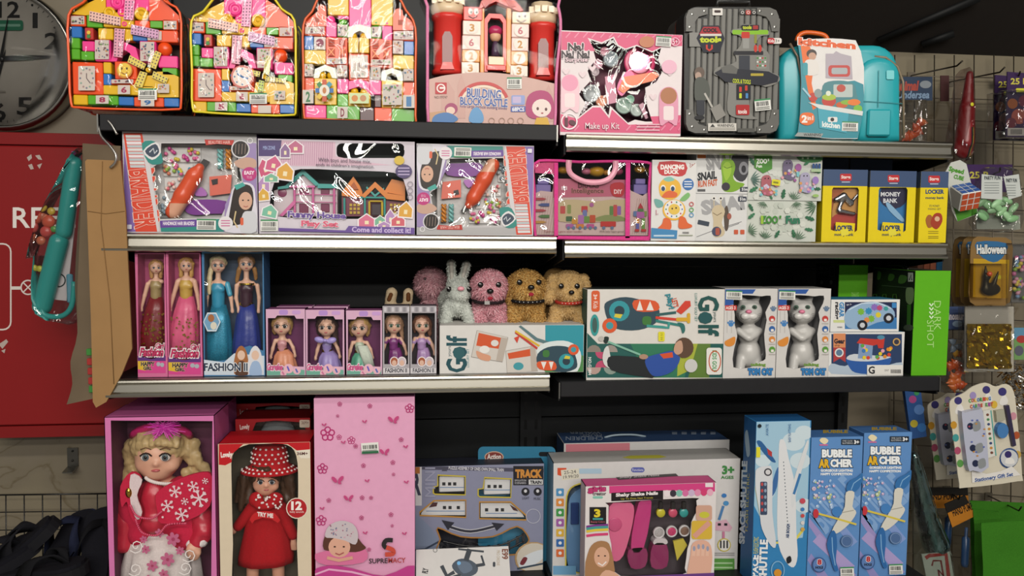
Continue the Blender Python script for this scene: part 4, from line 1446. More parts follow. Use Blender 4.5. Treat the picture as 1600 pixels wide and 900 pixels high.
A.rect(1294, 102, 1328, 120, '#c9423c', 5)
A.rect(1299, 106, 1324, 116, '#a8b0b4', 3)
A.blob([(1286, 166), (1284, 146), (1288, 130), (1310, 126), (1332, 130), (1338, 146), (1338, 170)], '#47878f')
A.rect(1302, 132, 1332, 152, '#b8c4c0', 2)
A.ell(1314, 138, 7, 6, '#c24a3c')
for x, y, rx, ry, c in ((1295, 158, 11, 9, '#c8382a'), (1295, 152, 11, 5, '#a8c43a'), (1294, 146, 4, 4, '#dfe6d0'), (1315, 164, 9, 5, '#cf5a2a'), (1325, 160, 12, 4, '#8ab83a'), (1334, 160, 10, 5, '#ee7a2a'), (1340, 170, 7, 6, '#7ac03a'), (1270, 152, 7, 7, '#c8382a'), (1278, 146, 6, 7, '#8a9a9a')):
 A.ell(x, y, rx, ry, c)
A.line([(1254, 138), (1266, 152)], 3, '#9ac8d8')
A.poly([(1277, 168), (1326, 174), (1322, 208), (1280, 200)], '#3aa6bc')
A.poly([(1262, 160), (1284, 164), (1348, 174), (1347, 181), (1280, 170)], '#d8dcda')
A.rect(1293, 183, 1308, 191, '#e6e2de', 2)
A.ell(1300, 187, 3, 3, '#22262a')
A.text('kitchen', 1284, 191, 1312, 200, '#e9f0ee', bold=.04, skew=.1)
A.blob([(1250, 180), (1258, 176), (1270, 178), (1272, 190), (1262, 196), (1250, 192)], '#ee6a1c')
A.text('2', 1252, 180, 1261, 192, '#f4eee6', bold=.05)
A.text('in1', 1261, 181, 1270, 188, '#f4eee6', bold=.03)
A.poly([(1246, 207), (1286, 209), (1282, 215), (1241, 213)], '#98a09e')
A.text('WARNING', 1255, 208.5, 1282, 213, '#2a2a2a', bold=.02)
A.tag(1315, 190, 1340, 205, 2)
A.done()
mb = MB()
hd = [f.l(px, py, .05) for px, py in smooth_path([(1245, 64), (1249, 55), (1260, 51), (1280, 53), (1290, 57), (1294, 66)], 3)]
mb.tube(hd, .006, mat('#f0661e', 'plastic'), 8)
mb.build('handle', f.o)
brick_block(f, 'side_latch', 1216, 148, 1222, 178, .03, .05, TQ, .003)
# ================================================================== second row, left: hair braiders and house set
def face(A, x, y, s, hair, skin='#d9a78c', lips='#b05a52'):
 A.ell(x, y - s * .1, s * 1.0, s * 1.15, hair)
 A.ell(x, y + s * .12, s * .68, s * .88, skin)
 for q in (-.28, .28):
  A.ell(x + q * s, y + s * .05, s * .11, s * .08, '#2a1c18', 8)
 A.line([(x - s * .2, y + s * .55), (x, y + s * .62), (x + s * .2, y + s * .55)], s * .09, lips)
win = [(252, 224), (372, 224), (372, 252), (378, 282), (362, 296), (355, 318), (345, 340), (250, 342), (244, 310), (238, 262), (250, 254)]
f = Carton('hair_braider_box', 'hair braider carton with coral tool, standing upright by the cardboard', 'toy box', 193, 208, 402, 362, .015, .055, '#c9c6c8', z=ZL['s2'], side='#8a6aa8', holes=[win], inner='#b9b7b5', filmargs=(.8, 16, '#ffffff', .05))
br = f
A = f.art()
A.poly([(193, 208), (402, 210), (402, 222), (222, 222)], '#b4b2b3')
A.poly([(193, 222), (212, 362), (194, 362)], '#8668b4')
A.poly([(193, 208), (222, 208), (250, 362), (212, 362)], '#e2452c')
for i in range(10):
 y = 211 + i * 5.2
 A.poly([(196 + i * .8, y), (219 + i * .8, y), (220 + i * .8, y + 4.2), (197 + i * .8, y + 4.2)], ('#dcdcdc', '#c3c8cc', '#e6dfe4', '#b9c4c9')[i % 4])
A.text('BRAIDER', 206, 264, 246, 356, '#e2452c', rot=84, bold=.02, out='#f3d3c4', ow=.022)
A.poly([(222, 222), (236, 262), (250, 362), (246, 362), (222, 230)], '#d5cfd2')
A.poly([(250, 346), (350, 342), (350, 362), (252, 362)], '#2d8d84')
A.poly([(250, 345), (308, 343), (308, 354), (251, 356)], '#67419b')
A.text('HANDMADE HAIR BRAIDERS', 255, 346, 304, 352, '#f0e6f2', bold=.03)
A.blob([(222, 224), (244, 222), (254, 246), (252, 256), (232, 254)], '#2d8d84')
A.blob([(224, 236), (244, 222), (252, 238), (238, 250)], '#e2e0e2')
A.blob([(227, 236), (243, 225), (249, 238), (238, 246)], '#3c4a5e')
A.line([(234, 238), (240, 232), (242, 240), (246, 235)], 2, '#cfd6dc')
A.poly([(320, 218), (366, 219), (364, 227), (340, 225), (322, 227)], '#c3342c')
A.text('BEAUTIES HAIR', 326, 220, 360, 225, '#f0c9c0')
A.poly([(374, 222), (402, 224), (402, 362), (350, 362), (352, 320), (364, 296), (380, 284), (376, 250)], '#9a84b8')
A.ring(391, 220, 4, 1.4, '#e8e6e8')
A.ell(376, 233, 14.5, 14.5, '#d5d3d6')
A.ell(376, 233, 12.5, 12.5, '#241d1c')
for q in (-7, -2, 3, 8):
 A.line([(376 + q, 225), (375 + q, 241)], 1, '#8d7a70')
A.blob([(366, 254), (384, 246), (400, 250), (400, 262), (378, 264)], '#c9a08c')
A.ell(390, 272, 11.5, 11, '#c22e7c')
A.text('EASY', 382, 267, 398, 273, '#f6e3ee', bold=.04)
A.text('TO USE', 386, 275, 394, 279, '#f0c3da')
A.blob([(352, 362), (358, 320), (366, 292), (380, 285), (396, 290), (400, 312), (401, 362)], '#dcd8e4')
A.blob([(358, 348), (362, 316), (368, 292), (382, 288), (394, 294), (396, 320), (386, 345), (368, 352)], '#2c211d')
A.ell(384, 314, 10.5, 14, '#d7a78c')
for x in (380, 388.5):
 A.ell(x, 313, 1.6, 1.2, '#2a1a16', 8)
A.line([(381, 322), (384.5, 323.5), (388, 322)], 1.3, '#b0564e')
A.poly([(366, 290), (380, 285), (384, 290), (370, 297)], '#3fa79c')
A.blob([(376, 362), (380, 334), (390, 330), (400, 334), (401, 362)], '#cfd0d6')
A.line([(369, 330), (366, 346), (372, 356)], 2, '#d9c08a')
A.rect(376, 340, 381, 352, '#e2603c', 2)
A.ell(353, 349, 11.5, 11, '#e4e0e4')
for y in (344, 348, 352):
 A.rect(346, y, 360, y + 1.6, '#d06a9a')
A.tag(308, 342, 338, 359, 1)
A.rect(199, 351, 207, 358, '#e4e0ec', 1)
A.done()
tool = [Cc(f, (271, 331, 8), (286, 306, 8), 12, 13), Cc(f, (286, 306, 8), (304, 274, 8), 13.5, 12), Cc(f, (304, 274, 8), (312, 262, 8), 11, 7)]
tl = body('braider_tool', tool, .0022, .006, [mat('#e0532f', 'plastic'), mat('#dba184', 'plastic')], f.o, matfn=lambda c: 1 if c.z < f.l(278, 318).z and c.x > f.l(266, 330).x else 0)
chunk(f, 'tool_button', smooth_loop([(287, 298), (292, 284), (301, 274), (303, 282), (296, 296), (289, 302)], 3), -.001, .006, mat('#cfcac8', 'foil', bump=0.0), tl)
chunk(f, 'tool_tip', [(308, 262), (318, 248), (326, 252), (316, 266)], .012, .024, mat('#2b2626', 'plastic'), tl)
brick_block(f, 'tray', 240, 225, 372, 342, .03, .034, mat('#c2c0bf', 'satin'))
chunk(f, 'comb', smooth_loop([(292, 318), (308, 312), (352, 314), (354, 332), (330, 334), (304, 336), (290, 330)], 3), .02, .026, '#7d2f96')
chunk(f, 'bow_clip', smooth_loop([(306, 300), (314, 292), (322, 300), (322, 306), (306, 306)], 2), .02, .026, '#b06ac0')
chunk(f, 'packet', [(327, 276), (362, 273), (360, 302), (328, 306)], .018, .022, '#e56a55')
chunk(f, 'packet_tag', [(330, 281), (340, 279), (340, 287), (332, 289)], .016, .0175, '#2a2426')
for (x, c) in ((344, '#7fc3c0'), (357, '#dd8a2a')):
 mb = MB()
 for s_ in (0, math.pi):
  mb.tube([f.l(x, 234, .02) + Vector((.004 * math.cos(s_ + q * .9), .004 * math.sin(s_ + q * .9), -.0029 * q)) for q in range(15)], .0034, mat(c, 'satin'), 6)
 mb.build('hair_thread', f.o)
bead = random.Random(5)
for (x0, y0, x1, y1, n, cs) in ((258, 232, 312, 252, 22, ('#c2338a', '#e46a9c', '#e6d0dc', '#d9c23a')), (256, 256, 276, 274, 12, ('#e46a9c', '#e8c3a0', '#9ac04a', '#d97a5a')), (280, 258, 300, 272, 5, ('#e0d23a', '#3aa0c0', '#e46a9c')), (258, 280, 296, 298, 18, ('#e8a9a0', '#e46a7a', '#f0cfc4', '#d9d03a')), (250, 304, 262, 334, 8, ('#b9c8cc', '#8aa0b0'))):
 brick_block(f, 'bead_tray', x0 - 2, y0 - 2, x1 + 2, y1 + 2, .026, .0295, mat('#dad8d6', 'plastic'))
 for i in range(n):
  orb(f, 'bead', bead.uniform(x0, x1), bead.uniform(y0, y1), 15, 3.1, mat(bead.choice(cs), 'plastic'), n=8, kk=6)
# second braider, upside down
W1 = br.X1 - br.X0
a, b = at(651, 369, .02), at(833, 369, .02)
sx = (b.x - a.x) / W1
sz = (at(742, 226, .02).z - ZL['s2']) / br.H
cx = (a.x + b.x) / 2
mc = (br.X0 + br.X1) / 2
M = Matrix.Translation((cx, .02, ZL['s2'])) @ Matrix.Diagonal((sx, 1, sz, 1)) @ Matrix.Translation((0, 0, br.H)) @ Matrix.Rotation(math.pi, 4, 'Y') @ Matrix.Translation((-mc, 0, 0))
copy_tree(br.o, M, 'hair braider carton standing upside down beside the pink blocks bag')
# ------------------------------------------------------------------ toy house set
w1 = smooth_loop([(424, 300), (436, 276), (470, 264), (530, 266), (600, 268), (624, 274), (634, 292), (634, 330), (560, 342), (450, 340), (424, 332)], 2)
w2 = rrect(526, 224, 632, 247, 8)
f = Carton('house_playset_box', 'doll house play set carton with pink and orange houses', 'toy box', 404, 219, 648, 366, .015, .09, '#d6cdd8', z=ZL['s2'], side='#7a5aa0', holes=[w1, w2], inner='#2d3a3a', filmargs=(.8, 10, '#ffffff', .05))
A = f.art()
A.poly([(404, 219), (440, 219), (438, 244), (404, 244)], '#4b3a74')
A.text('MIN ZONE', 411, 228, 430, 234, '#9aa8d8', bold=.02)
A.poly([(440, 219), (524, 222), (524, 244), (560, 252), (612, 258), (470, 260), (438, 258)], '#d9b4c6')
for i in range(24):
 A.line([(441 + i * 3.4, 222), (440 + i * 3.4, 258)], 1, '#c48fae')
def house(x, y, w, h, c, rot=0):
 P = [(x - w / 2, y + h / 2), (x - w / 2, y - h * .1), (x, y - h * .55), (x + w / 2, y - h * .1), (x + w / 2, y + h / 2)]
 A.poly(A.rot([(x + (px - x) * 1.2, y + (py - y) * 1.2) for px, py in P], x, y, rot), '#efe8ec')
 A.poly(A.rot(P, x, y, rot), c)
 A.poly(A.rot([(x - w * .12, y + h * .3), (x - w * .12, y), (x + w * .14, y), (x + w * .14, y + h * .3)], x, y, rot), '#f2e3b8')
for h in ((414, 262, 20, 24, '#d0507a', -18), (428, 256, 22, 22, '#d35a86', 12), (446, 268, 24, 24, '#e2a63a', 8), (412, 288, 18, 22, '#b58ac0', 0), (424, 278, 20, 12, '#7ab89a', 0), (412, 304, 16, 18, '#e0ac3c', -6), (422, 330, 22, 18, '#79bfa4', 12), (462, 230, 22, 18, '#c2668a', 0), (446, 236, 14, 20, '#8d6a9a', 0),
          (573, 345, 24, 18, '#dd6f90', 0), (594, 345, 16, 14, '#7ab89a', 0), (610, 340, 14, 22, '#b58ac0', 0), (622, 345, 20, 16, '#d8606e', 0), (634, 328, 20, 22, '#e2a63a', 5), (600, 352, 18, 10, '#b58ac0', 0)):
 house(*h)
A.text("With toys and house mix,", 498, 248, 580, 256, '#5a4a60', skew=.04)
A.text("ends in children's imagination.", 494, 256, 585, 263, '#5a4a60', skew=.04)
A.text('Funny House', 450, 331, 541, 344, '#6b4fa0', bold=.045, out='#f2ecf2', skew=.03)
A.text('Play Set', 471, 345, 529, 357, '#e0607e', bold=.045, out='#f2ecf2', skew=.03)
A.poly([(436, 356), (540, 360), (545, 353), (648, 356), (648, 366), (436, 361)], '#6a4c9c')
A.text('Come and collect it!', 550, 355, 642, 363.5, '#cbb6e2', bold=.03, skew=.02)
A.ell(631, 268, 13, 11, '#4e3f72')
for y in (263, 268, 273):
 A.rect(622, y - 1, 640, y + .8, '#b9a8d0')
A.ell(624, 251, 8, 7, '#d9b83a')
for y in (288, 298, 308):
 A.ring(641, y, 4, 1, '#8f8494')
A.tag(408, 343, 435, 361)
A.done()
TEAL = mat('#39a8a0', 'plastic')
PNK = mat('#dd6aa8', 'plastic')
ORG = mat('#e8842a', 'plastic')
CRM = mat('#d5c6cc', 'plastic')
h1 = chunk(f, 'toy_house', [(428, 338), (428, 298), (452, 290), (473, 270), (494, 290), (527, 290), (527, 338)], .03, .06, CRM)
for P, m, a in (([(434, 292), (446, 290), (473, 264), (498, 287), (494, 291), (473, 272), (450, 294), (434, 296)], TEAL, .02), ([(496, 287), (527, 288), (527, 294), (496, 294)], TEAL, .018), ([(452, 290), (492, 290), (492, 293), (452, 293)], PNK, .018)):
 chunk(f, 'toy_roof', P, a, .05, m, h1)
for x in (460, 489, 522):
 brick_block(f, 'toy_post', x - 2, 292, x + 2, 338, .02, .025, PNK, parent=h1)
for y in (303, 315):
 brick_block(f, 'toy_railing', 458, y, 526, y + 1.8, .021, .024, PNK, parent=h1)
for x0, y0, x1, y1 in ((467, 294, 483, 304), (501, 295, 515, 304), (467, 318, 482, 336), (501, 318, 515, 332)):
 brick_block(f, 'toy_window', x0, y0, x1, y1, .028, .031, mat('#7d2a52', 'plastic'), parent=h1)
disc(f, 'round_window', 441, 301, 7, .029, .003, mat('#8d3a62', 'plastic'), h1)
chunk(f, 'toy_stair', [(436, 337), (458, 314), (462, 318), (442, 338)], .018, .024, PNK, h1)
h2 = chunk(f, 'toy_house', [(534, 338), (534, 300), (633, 306), (633, 338)], .03, .06, mat('#7d3048', 'plastic'))
for P, m, a in (([(534, 300), (552, 276), (562, 290), (566, 300), (566, 309), (534, 306)], ORG, .022), ([(564, 306), (586, 284), (606, 302), (633, 306), (633, 314), (604, 311), (586, 293), (570, 309)], ORG, .018), ([(600, 300), (612, 280), (633, 284), (633, 306)], ORG, .024), ([(544, 296), (553, 284), (560, 296)], mat('#b9581a', 'plastic'), .018)):
 chunk(f, 'toy_roof', P, a, .05, m, h2)
for x, y0, m in ((538, 309, TEAL), (570, 308, TEAL), (601, 310, TEAL), (577, 314, mat('#dcb92e', 'plastic')), (597, 315, mat('#dcb92e', 'plastic'))):
 brick_block(f, 'toy_post', x - 1.8, y0, x + 1.8, 338, .02, .025, m, parent=h2)
brick_block(f, 'toy_beam', 562, 307, 608, 310.5, .019, .025, TEAL, parent=h2)
brick_block(f, 'toy_beam', 577, 313, 598, 316, .019, .025, mat('#dcb92e', 'plastic'), parent=h2)
chunk(f, 'toy_strut', [(573, 291), (586, 304), (600, 293), (600, 296), (586, 308), (572, 294)], .0195, .023, TEAL, h2)
for x0 in (546, 609):
 for i in range(3):
  for j in range(3):
   brick_block(f, 'window_bar', x0 + i * 6, 318 + j * 6, x0 + i * 6 + 4.5, 322.5 + j * 6, .027, .03, mat('#caa830', 'plastic'), parent=h2, bev=0)
brick_block(f, 'toy_door', 580, 318, 596, 337, .027, .03, mat('#3a2a34', 'plastic'), parent=h2)
# ================================================================== second row, right
f = Fr('blocks_bag', 'pink clear carry bag of blocks with ribbon handles', 'toy bag', 835, 1016, 374, .03, z=ZR['s2'] + .002)
outb = smooth_loop([(836, 366), (835, 300), (835, 256), (866, 251), (905, 253), (960, 252), (1012, 254), (1016, 264), (1014, 300), (1015, 368), (1000, 374), (920, 373), (850, 371)], 3)
HP = mat('#e0408e', 'cloth')
O = [f.xz(*p) for p in outb]
n = len(O)
if sum(O[i][0] * O[(i + 1) % n][1] - O[(i + 1) % n][0] * O[i][1] for i in range(n)) < 0:
 O = O[::-1]
mb = MB()
mb.add([(p[0], -.003, p[1]) for p in O], [list(range(n))], film(.6, 12, '#fbeef2', .04))
mb.add([(p[0], -.003, p[1]) for p in O] + [(p[0], .1, p[1]) for p in O], [[(i + 1) % n, i, i + n, (i + 1) % n + n] for i in range(n)], film(.5, 14, '#f0c8d8', .06))
mb.build('clear_film', f.o)
piping(f, 'piping', outb, .0034, HP, -.003)
chunk(f, 'top_band', [(836, 270), (836, 255), (868, 252), (866, 272)], -.001, .003, mat('#e86a9e', 'cloth'))
for (xa, xb, xc, xd) in ((866, 872, 866, 872), (978, 985, 977, 984)):
 chunk(f, 'strap', [(xa, 254), (xb, 254), (xd, 372), (xc, 372)], -.0055, -.004, HP)
chunk(f, 'strap', smooth_path([(836, 368), (925, 369), (1014, 369)], 2) + [(1012, 374), (925, 375), (838, 371)], -.0055, -.004, HP)
chunk(f, 'printed_card', [(836, 302), (845, 298), (863, 300), (866, 280), (976, 282), (986, 298), (1004, 306), (1013, 300), (1013, 368), (836, 367)], .002, .004, mat('#d8d0c6', 'card'))
A = Art(f, .002)
A.poly([(864, 279), (980, 281), (981, 311), (960, 307), (864, 309)], '#c56f88')
for i in range(8):
 A.line([(838 + i * 4, 366), (838 + i * 4 + 10, 306)], 1, '#c2b5a6')
 A.line([(988 + i * 3.4, 366), (988 + i * 3.4 + 8, 310)], 1, '#c2b5a6')
A.text('Blocks', 903, 283, 936, 294, '#6a2f3a', bold=.03)
A.text('Intelligence', 893, 294, 943, 304, '#6a2f3a', bold=.025, out='#e6c3a0', ow=.02)
A.rect(877, 291, 886, 297, '#efe3e4', 1)
A.text('3+', 878.5, 292, 884.5, 296.5, '#8a5a62')
A.blob([(954, 288), (974, 286), (974, 304), (965, 308), (956, 304)], '#c22d34')
A.text('DIY', 959, 296, 972, 303, '#f4eae4', bold=.04)
A.poly(smooth_loop([(873, 316), (900, 312), (930, 315), (976, 312), (976, 344), (930, 347), (873, 346)], 2), '#c9ca98')
A.blob([(925, 345), (945, 336), (970, 338), (976, 345)], '#8aa862')
for x, y, w, h, c in ((875, 322, 8, 12, '#c9564e'), (886, 320, 6, 14, '#8aa85a'), (908, 322, 10, 10, '#c9423a'), (910, 328, 7, 10, '#6a86c0'), (952, 322, 6, 14, '#5a9a4a'), (958, 320, 6, 18, '#c9564e'), (964, 322, 6, 14, '#8a6ac0'), (884, 338, 10, 8, '#3f7a4a'), (893, 342, 9, 8, '#d0a23a'), (903, 336, 9, 14, '#b07ac0'), (912, 338, 9, 10, '#6aa84a'), (921, 336, 9, 12, '#c8572e'), (938, 346, 24, 8, '#c9382e'), (884, 350, 12, 6, '#b06ab0'), (900, 350, 12, 6, '#d6923a'), (916, 350, 12, 6, '#c05a9a')):
 A.rect(x, y, x + w, y + h, c, 1.5)
for x in (888, 896, 906, 914, 922, 930, 943, 956):
 A.ell(x, 356, 2.6, 2.6, '#5f86a8', 9)
A.ell(924, 320, 3.4, 3.4, '#b06aa8')
for i, c in enumerate(('#b0474e', '#3f5f9a', '#b0474e', '#4f8a4a', '#c2a04a')):
 y = 311 + i * 9
 A.poly([(836, y - 2), (848, y - 2), (854, y), (848, y + 2), (836, y + 2)] if i % 2 == 0 else [(858, y - 2.4), (846, y - 2.4), (840, y), (846, y + 2.4), (858, y + 2.4)], c)
A.poly([(996, 326), (1000, 317), (1005, 326)], '#b8323a')
for x, y, w, h, c in ((996, 326, 9, 5, '#4f8a4a'), (989, 330, 8, 8, '#5a86b8'), (1003, 330, 7, 8, '#7aa84a'), (994, 331, 12, 10, '#b06ab0'), (993, 341, 5, 8, '#d6a23a'), (1002, 341, 5, 8, '#6aa84a'), (993, 349, 5, 9, '#5f6fb8'), (1002, 349, 5, 9, '#6aa84a'), (991, 358, 7, 4, '#c23a34'), (1001, 358, 8, 4, '#c23a34')):
 A.rect(x, y, x + w, y + h, c, 1)
A.text('Puzzle series game when needles', 850, 360, 909, 364, '#a0564a')
A.text('With baby happy games', 936, 360, 974, 364, '#6a5a4a')
A.done()
for x0, x1 in ((837, 861), (990, 1012)):
 brick_block(f, 'toy_block', x0, 288, x1, 304, .006, .05, '#7f7fc6')
 brick_block(f, 'toy_block', x0 + 3, 279, x1 - 3, 288, .01, .045, '#7f7fc6')
for x, y, r, c in ((880, 266, 9, '#e6b823'), (916, 268, 8, '#e28aa8'), (932, 268, 13, '#e6bc2a'), (948, 270, 7, '#d9a43a'), (1000, 264, 10, '#e6b823'), (965, 268, 9, '#d6628a')):
 orb(f, 'toy_block', x, y, 26, r, mat(c, 'plastic'), r, r * .7)
RB = mat('#f0a2b8', 'satin')
P = smooth_path([(889, 250), (889, 266), (897, 276), (915, 284), (935, 285), (952, 279), (961, 266), (962, 251)], 4)
mb = MB()
V, fs = [], []
for i, (x, y) in enumerate(P):
 a, b = P[max(i - 1, 0)], P[min(i + 1, len(P) - 1)]
 tx, ty = b[0] - a[0], b[1] - a[1]
 q = math.hypot(tx, ty)
 w = 6.0 if i in range(3, len(P) - 3) else 6.6
 for s_ in (1, -1):
  for yy in (-.008, -.0065):
   V.append(f.l(x - ty / q * w * s_ * .7, y + tx / q * w * s_ * .7, yy))
for i in range(len(P) - 1):
 o = i * 4
 for a, b in ((0, 1), (1, 3), (3, 2), (2, 0)):
  fs.append([o + a, o + b, o + 4 + b, o + 4 + a])
mb.add(V, fs, RB, True)
mb.build('ribbon_handle', f.o)
# ------------------------------------------------------------------ dancing duck box
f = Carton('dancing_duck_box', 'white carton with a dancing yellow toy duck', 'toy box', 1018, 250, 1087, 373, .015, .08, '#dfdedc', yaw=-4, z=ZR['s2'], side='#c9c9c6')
A = f.art()
A.blob([(1030, 253), (1071, 254), (1071, 272), (1060, 276), (1050, 274), (1040, 275), (1030, 271)], '#c8282e', 2)
A.text('DANCING', 1032, 257, 1069, 265, '#f2ebe6', bold=.06)
A.text('DUCK', 1038, 265.5, 1061, 272, '#f2ebe6', bold=.06)
A.line([(1078, 262), (1086, 255)], .8, '#b05a4a')
A.text('3+', 1077, 255, 1083, 260, '#a05050')
A.ell(1075, 288, 9, 9.5, '#2a6ab0')
for y in (284, 288, 292):
 A.rect(1069, y - 1, 1081, y + .6, '#dfe6ee')
A.blob([(1030, 300), (1030, 288), (1038, 279), (1050, 278), (1061, 285), (1064, 298), (1058, 308), (1046, 312), (1034, 308)], '#eeb52e')
A.blob([(1036, 280), (1046, 276), (1054, 281), (1044, 284)], '#7fc0b0')
for x in (1036, 1051):
 A.ell(x, 294, 4, 5, '#f0eee8')
 A.ell(x, 295, 3, 3.8, '#20406a')
A.blob([(1034, 308), (1040, 300), (1048, 298), (1058, 302), (1056, 308), (1046, 309)], '#e2622a')
A.blob([(1022, 311), (1034, 314), (1036, 322), (1026, 324)], '#6aa8a0')
A.blob([(1062, 312), (1074, 301), (1078, 306), (1070, 314)], '#7ab86a')
A.ell(1053, 328, 18, 16.5, '#eeb52e')
A.ell(1053, 327, 15.5, 14.5, '#e8e6e2')
for i in range(10):
 A.ell(1053 + 12.6 * math.cos(i * .628), 327 + 11.6 * math.sin(i * .628), 1.2, 1.5, ('#3a6ab0', '#c23a3a', '#3f8f5a')[i % 3], 7)
A.ell(1053, 327, 9, 8.4, '#e9c24a')
A.ell(1050, 326, 1.3, 1.6, '#3a2a1a', 7)
A.ell(1056, 325, 1.3, 1.6, '#3a2a1a', 7)
A.blob([(1027, 357), (1034, 350), (1037, 341), (1046, 342), (1049, 352), (1046, 359), (1034, 359)], '#e2622a')
A.blob([(1061, 357), (1060, 346), (1062, 338), (1070, 340), (1074, 348), (1081, 352), (1078, 356)], '#e2622a')
for y, c in ((319, '#c85a5a'), (328, '#5aa85a'), (336, '#5a9ac8')):
 A.ring(1080, y, 3, 1.4, c)
A.line([(1025, 328), (1025, 336), (1028, 334)], 1.2, '#c07a8a')
A.poly([(1017, 356), (1058, 360), (1057, 373), (1017, 372)], '#3a86bc')
A.rect(1021, 367, 1053, 369.5, '#bfd6e6')
A.text('WARNING', 1066, 362, 1076, 365, '#3a3a3a', bold=.03)
A.rect(1060, 367, 1082, 368.4, '#9aa08a')
A.done()
# ------------------------------------------------------------------ snail boxes, stacked
def snail_box(label, x0, y0, x1, y1, z, green):
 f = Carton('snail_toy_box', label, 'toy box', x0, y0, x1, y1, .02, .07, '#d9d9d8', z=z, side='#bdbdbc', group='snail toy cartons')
 A = f.art()
 w, h = x1 - x0, y1 - y0
 X = lambda u: x0 + u * w
 Yv = lambda v: y0 + v * h
 if green:
  A.text('SNA', X(.18), Yv(.04), X(.62), Yv(.44), '#9b9b9c', bold=.06, rot=-6)
  A.rect(X(.02), Yv(.02), X(.18), Yv(.16), '#c96a2a')
  A.text('SNAIL', X(.02), Yv(.48), X(.39), Yv(.68), '#23262c', bold=.05, skew=-.12)
  A.text('RUN FAST', X(.03), Yv(.68), X(.40), Yv(.84), '#cf5a2a', bold=.04, skew=-.1)
  A.rect(X(.02), Yv(.9), X(.17), Yv(.96), '#5a5a5c')
  A.blob([(X(.72), Yv(.6)), (X(.66), Yv(.2)), (X(.76), Yv(.02)), (X(.97), Yv(.05)), (X(.99), Yv(.5)), (X(.88), Yv(.72))], '#3a3a40')
  A.ell(X(.9), Yv(.4), w * .09, h * .16, '#8a8a90')
  A.ell(X(.9), Yv(.42), w * .045, h * .09, '#2a2a30')
  g, g2 = '#7fae2a', '#9cc43a'
  A.blob([(X(.5), Yv(.9)), (X(.49), Yv(.62)), (X(.47), Yv(.3)), (X(.55), Yv(.18)), (X(.68), Yv(.2)), (X(.74), Yv(.36)), (X(.7), Yv(.6)), (X(.76), Yv(.72)), (X(.92), Yv(.78)), (X(.76), Yv(.94)), (X(.6), Yv(.97))], g)
  A.blob([(X(.5), Yv(.4)), (X(.55), Yv(.26)), (X(.64), Yv(.28)), (X(.66), Yv(.5)), (X(.56), Yv(.7))], g2)
  A.line([(X(.52), Yv(.36)), (X(.58), Yv(.4)), (X(.68), Yv(.36))], 1.1, '#4f7018')
  A.ell(X(.56), Yv(.84), w * .08, h * .1, '#3a3540')
  for q in (.53, .64):
   A.line([(X(q), Yv(.2)), (X(q), Yv(.06))], 1.6, g)
   A.ell(X(q), Yv(.05), 3.4, 3.2, '#2a2a2c')
   A.ell(X(q), Yv(.05), 1.3, 1.3, '#efefea')
 else:
  A.text('SNAI', X(.12), Yv(.08), X(.95), Yv(.42), '#a4a4a6', bold=.06, rot=-8)
  A.line([(X(.04), Yv(.96)), (X(.4), Yv(.8)), (X(.9), Yv(.62))], 1, '#7a7a7c')
  A.line([(X(.5), Yv(.8)), (X(.85), Yv(.66))], 1, '#7a7a7c')
  A.blob([(X(.58), Yv(.8)), (X(.56), Yv(.4)), (X(.62), Yv(.26)), (X(.66), Yv(.5)), (X(.64), Yv(.78))], '#5a4c42')
  A.blob([(X(.36), Yv(.94)), (X(.36), Yv(.6)), (X(.33), Yv(.38)), (X(.4), Yv(.26)), (X(.52), Yv(.26)), (X(.58), Yv(.4)), (X(.52), Yv(.64)), (X(.58), Yv(.84)), (X(.52), Yv(.95))], '#cdbb9a')
  A.line([(X(.35), Yv(.42)), (X(.43), Yv(.48)), (X(.52), Yv(.42))], 1.1, '#7a6648')
  A.ell(X(.42), Yv(.84), w * .09, h * .11, '#444a66')
  A.rect(X(.4), Yv(.76), X(.48), Yv(.92), '#b05240', 2)
  for q in (.37, .5):
   A.line([(X(q), Yv(.28)), (X(q), Yv(.12))], 1.6, '#cdbb9a')
   A.ell(X(q), Yv(.1), 3.4, 3.2, '#e6e2da')
   A.ell(X(q), Yv(.1), 1.6, 1.6, '#22222a')
  A.rect(X(.06), Yv(.6), X(.28), Yv(.7), '#3c4654', 1, 12)
  A.ell(X(.66), Yv(.5), 3.4, 5, '#a85a4a')
  A.rect(X(.75), Yv(.8), X(.83), Yv(.9), '#cf5a3a', 1)
  A.rect(X(.87), Yv(.8), X(.95), Yv(.9), '#cf5a3a', 1)
 A.rect(X(.83), Yv(.85) if green else Yv(.06), X(.99), Yv(.96) if green else Yv(.17), '#333b4c', 1)
 A.text('51m', X(.86), Yv(.87) if green else Yv(.08), X(.97), Yv(.94) if green else Yv(.15), '#e6e6e6', bold=.04)
 A.done()
 return f
s1 = snail_box('white carton with a cream toy snail, lower of the snail cartons', 1085, 303, 1167, 373, ZR['s2'], False)
snail_box('white carton with a green toy snail, upper of the snail cartons', 1088, 237, 1170, 302, ZR['s2'] + s1.H + .001, True)
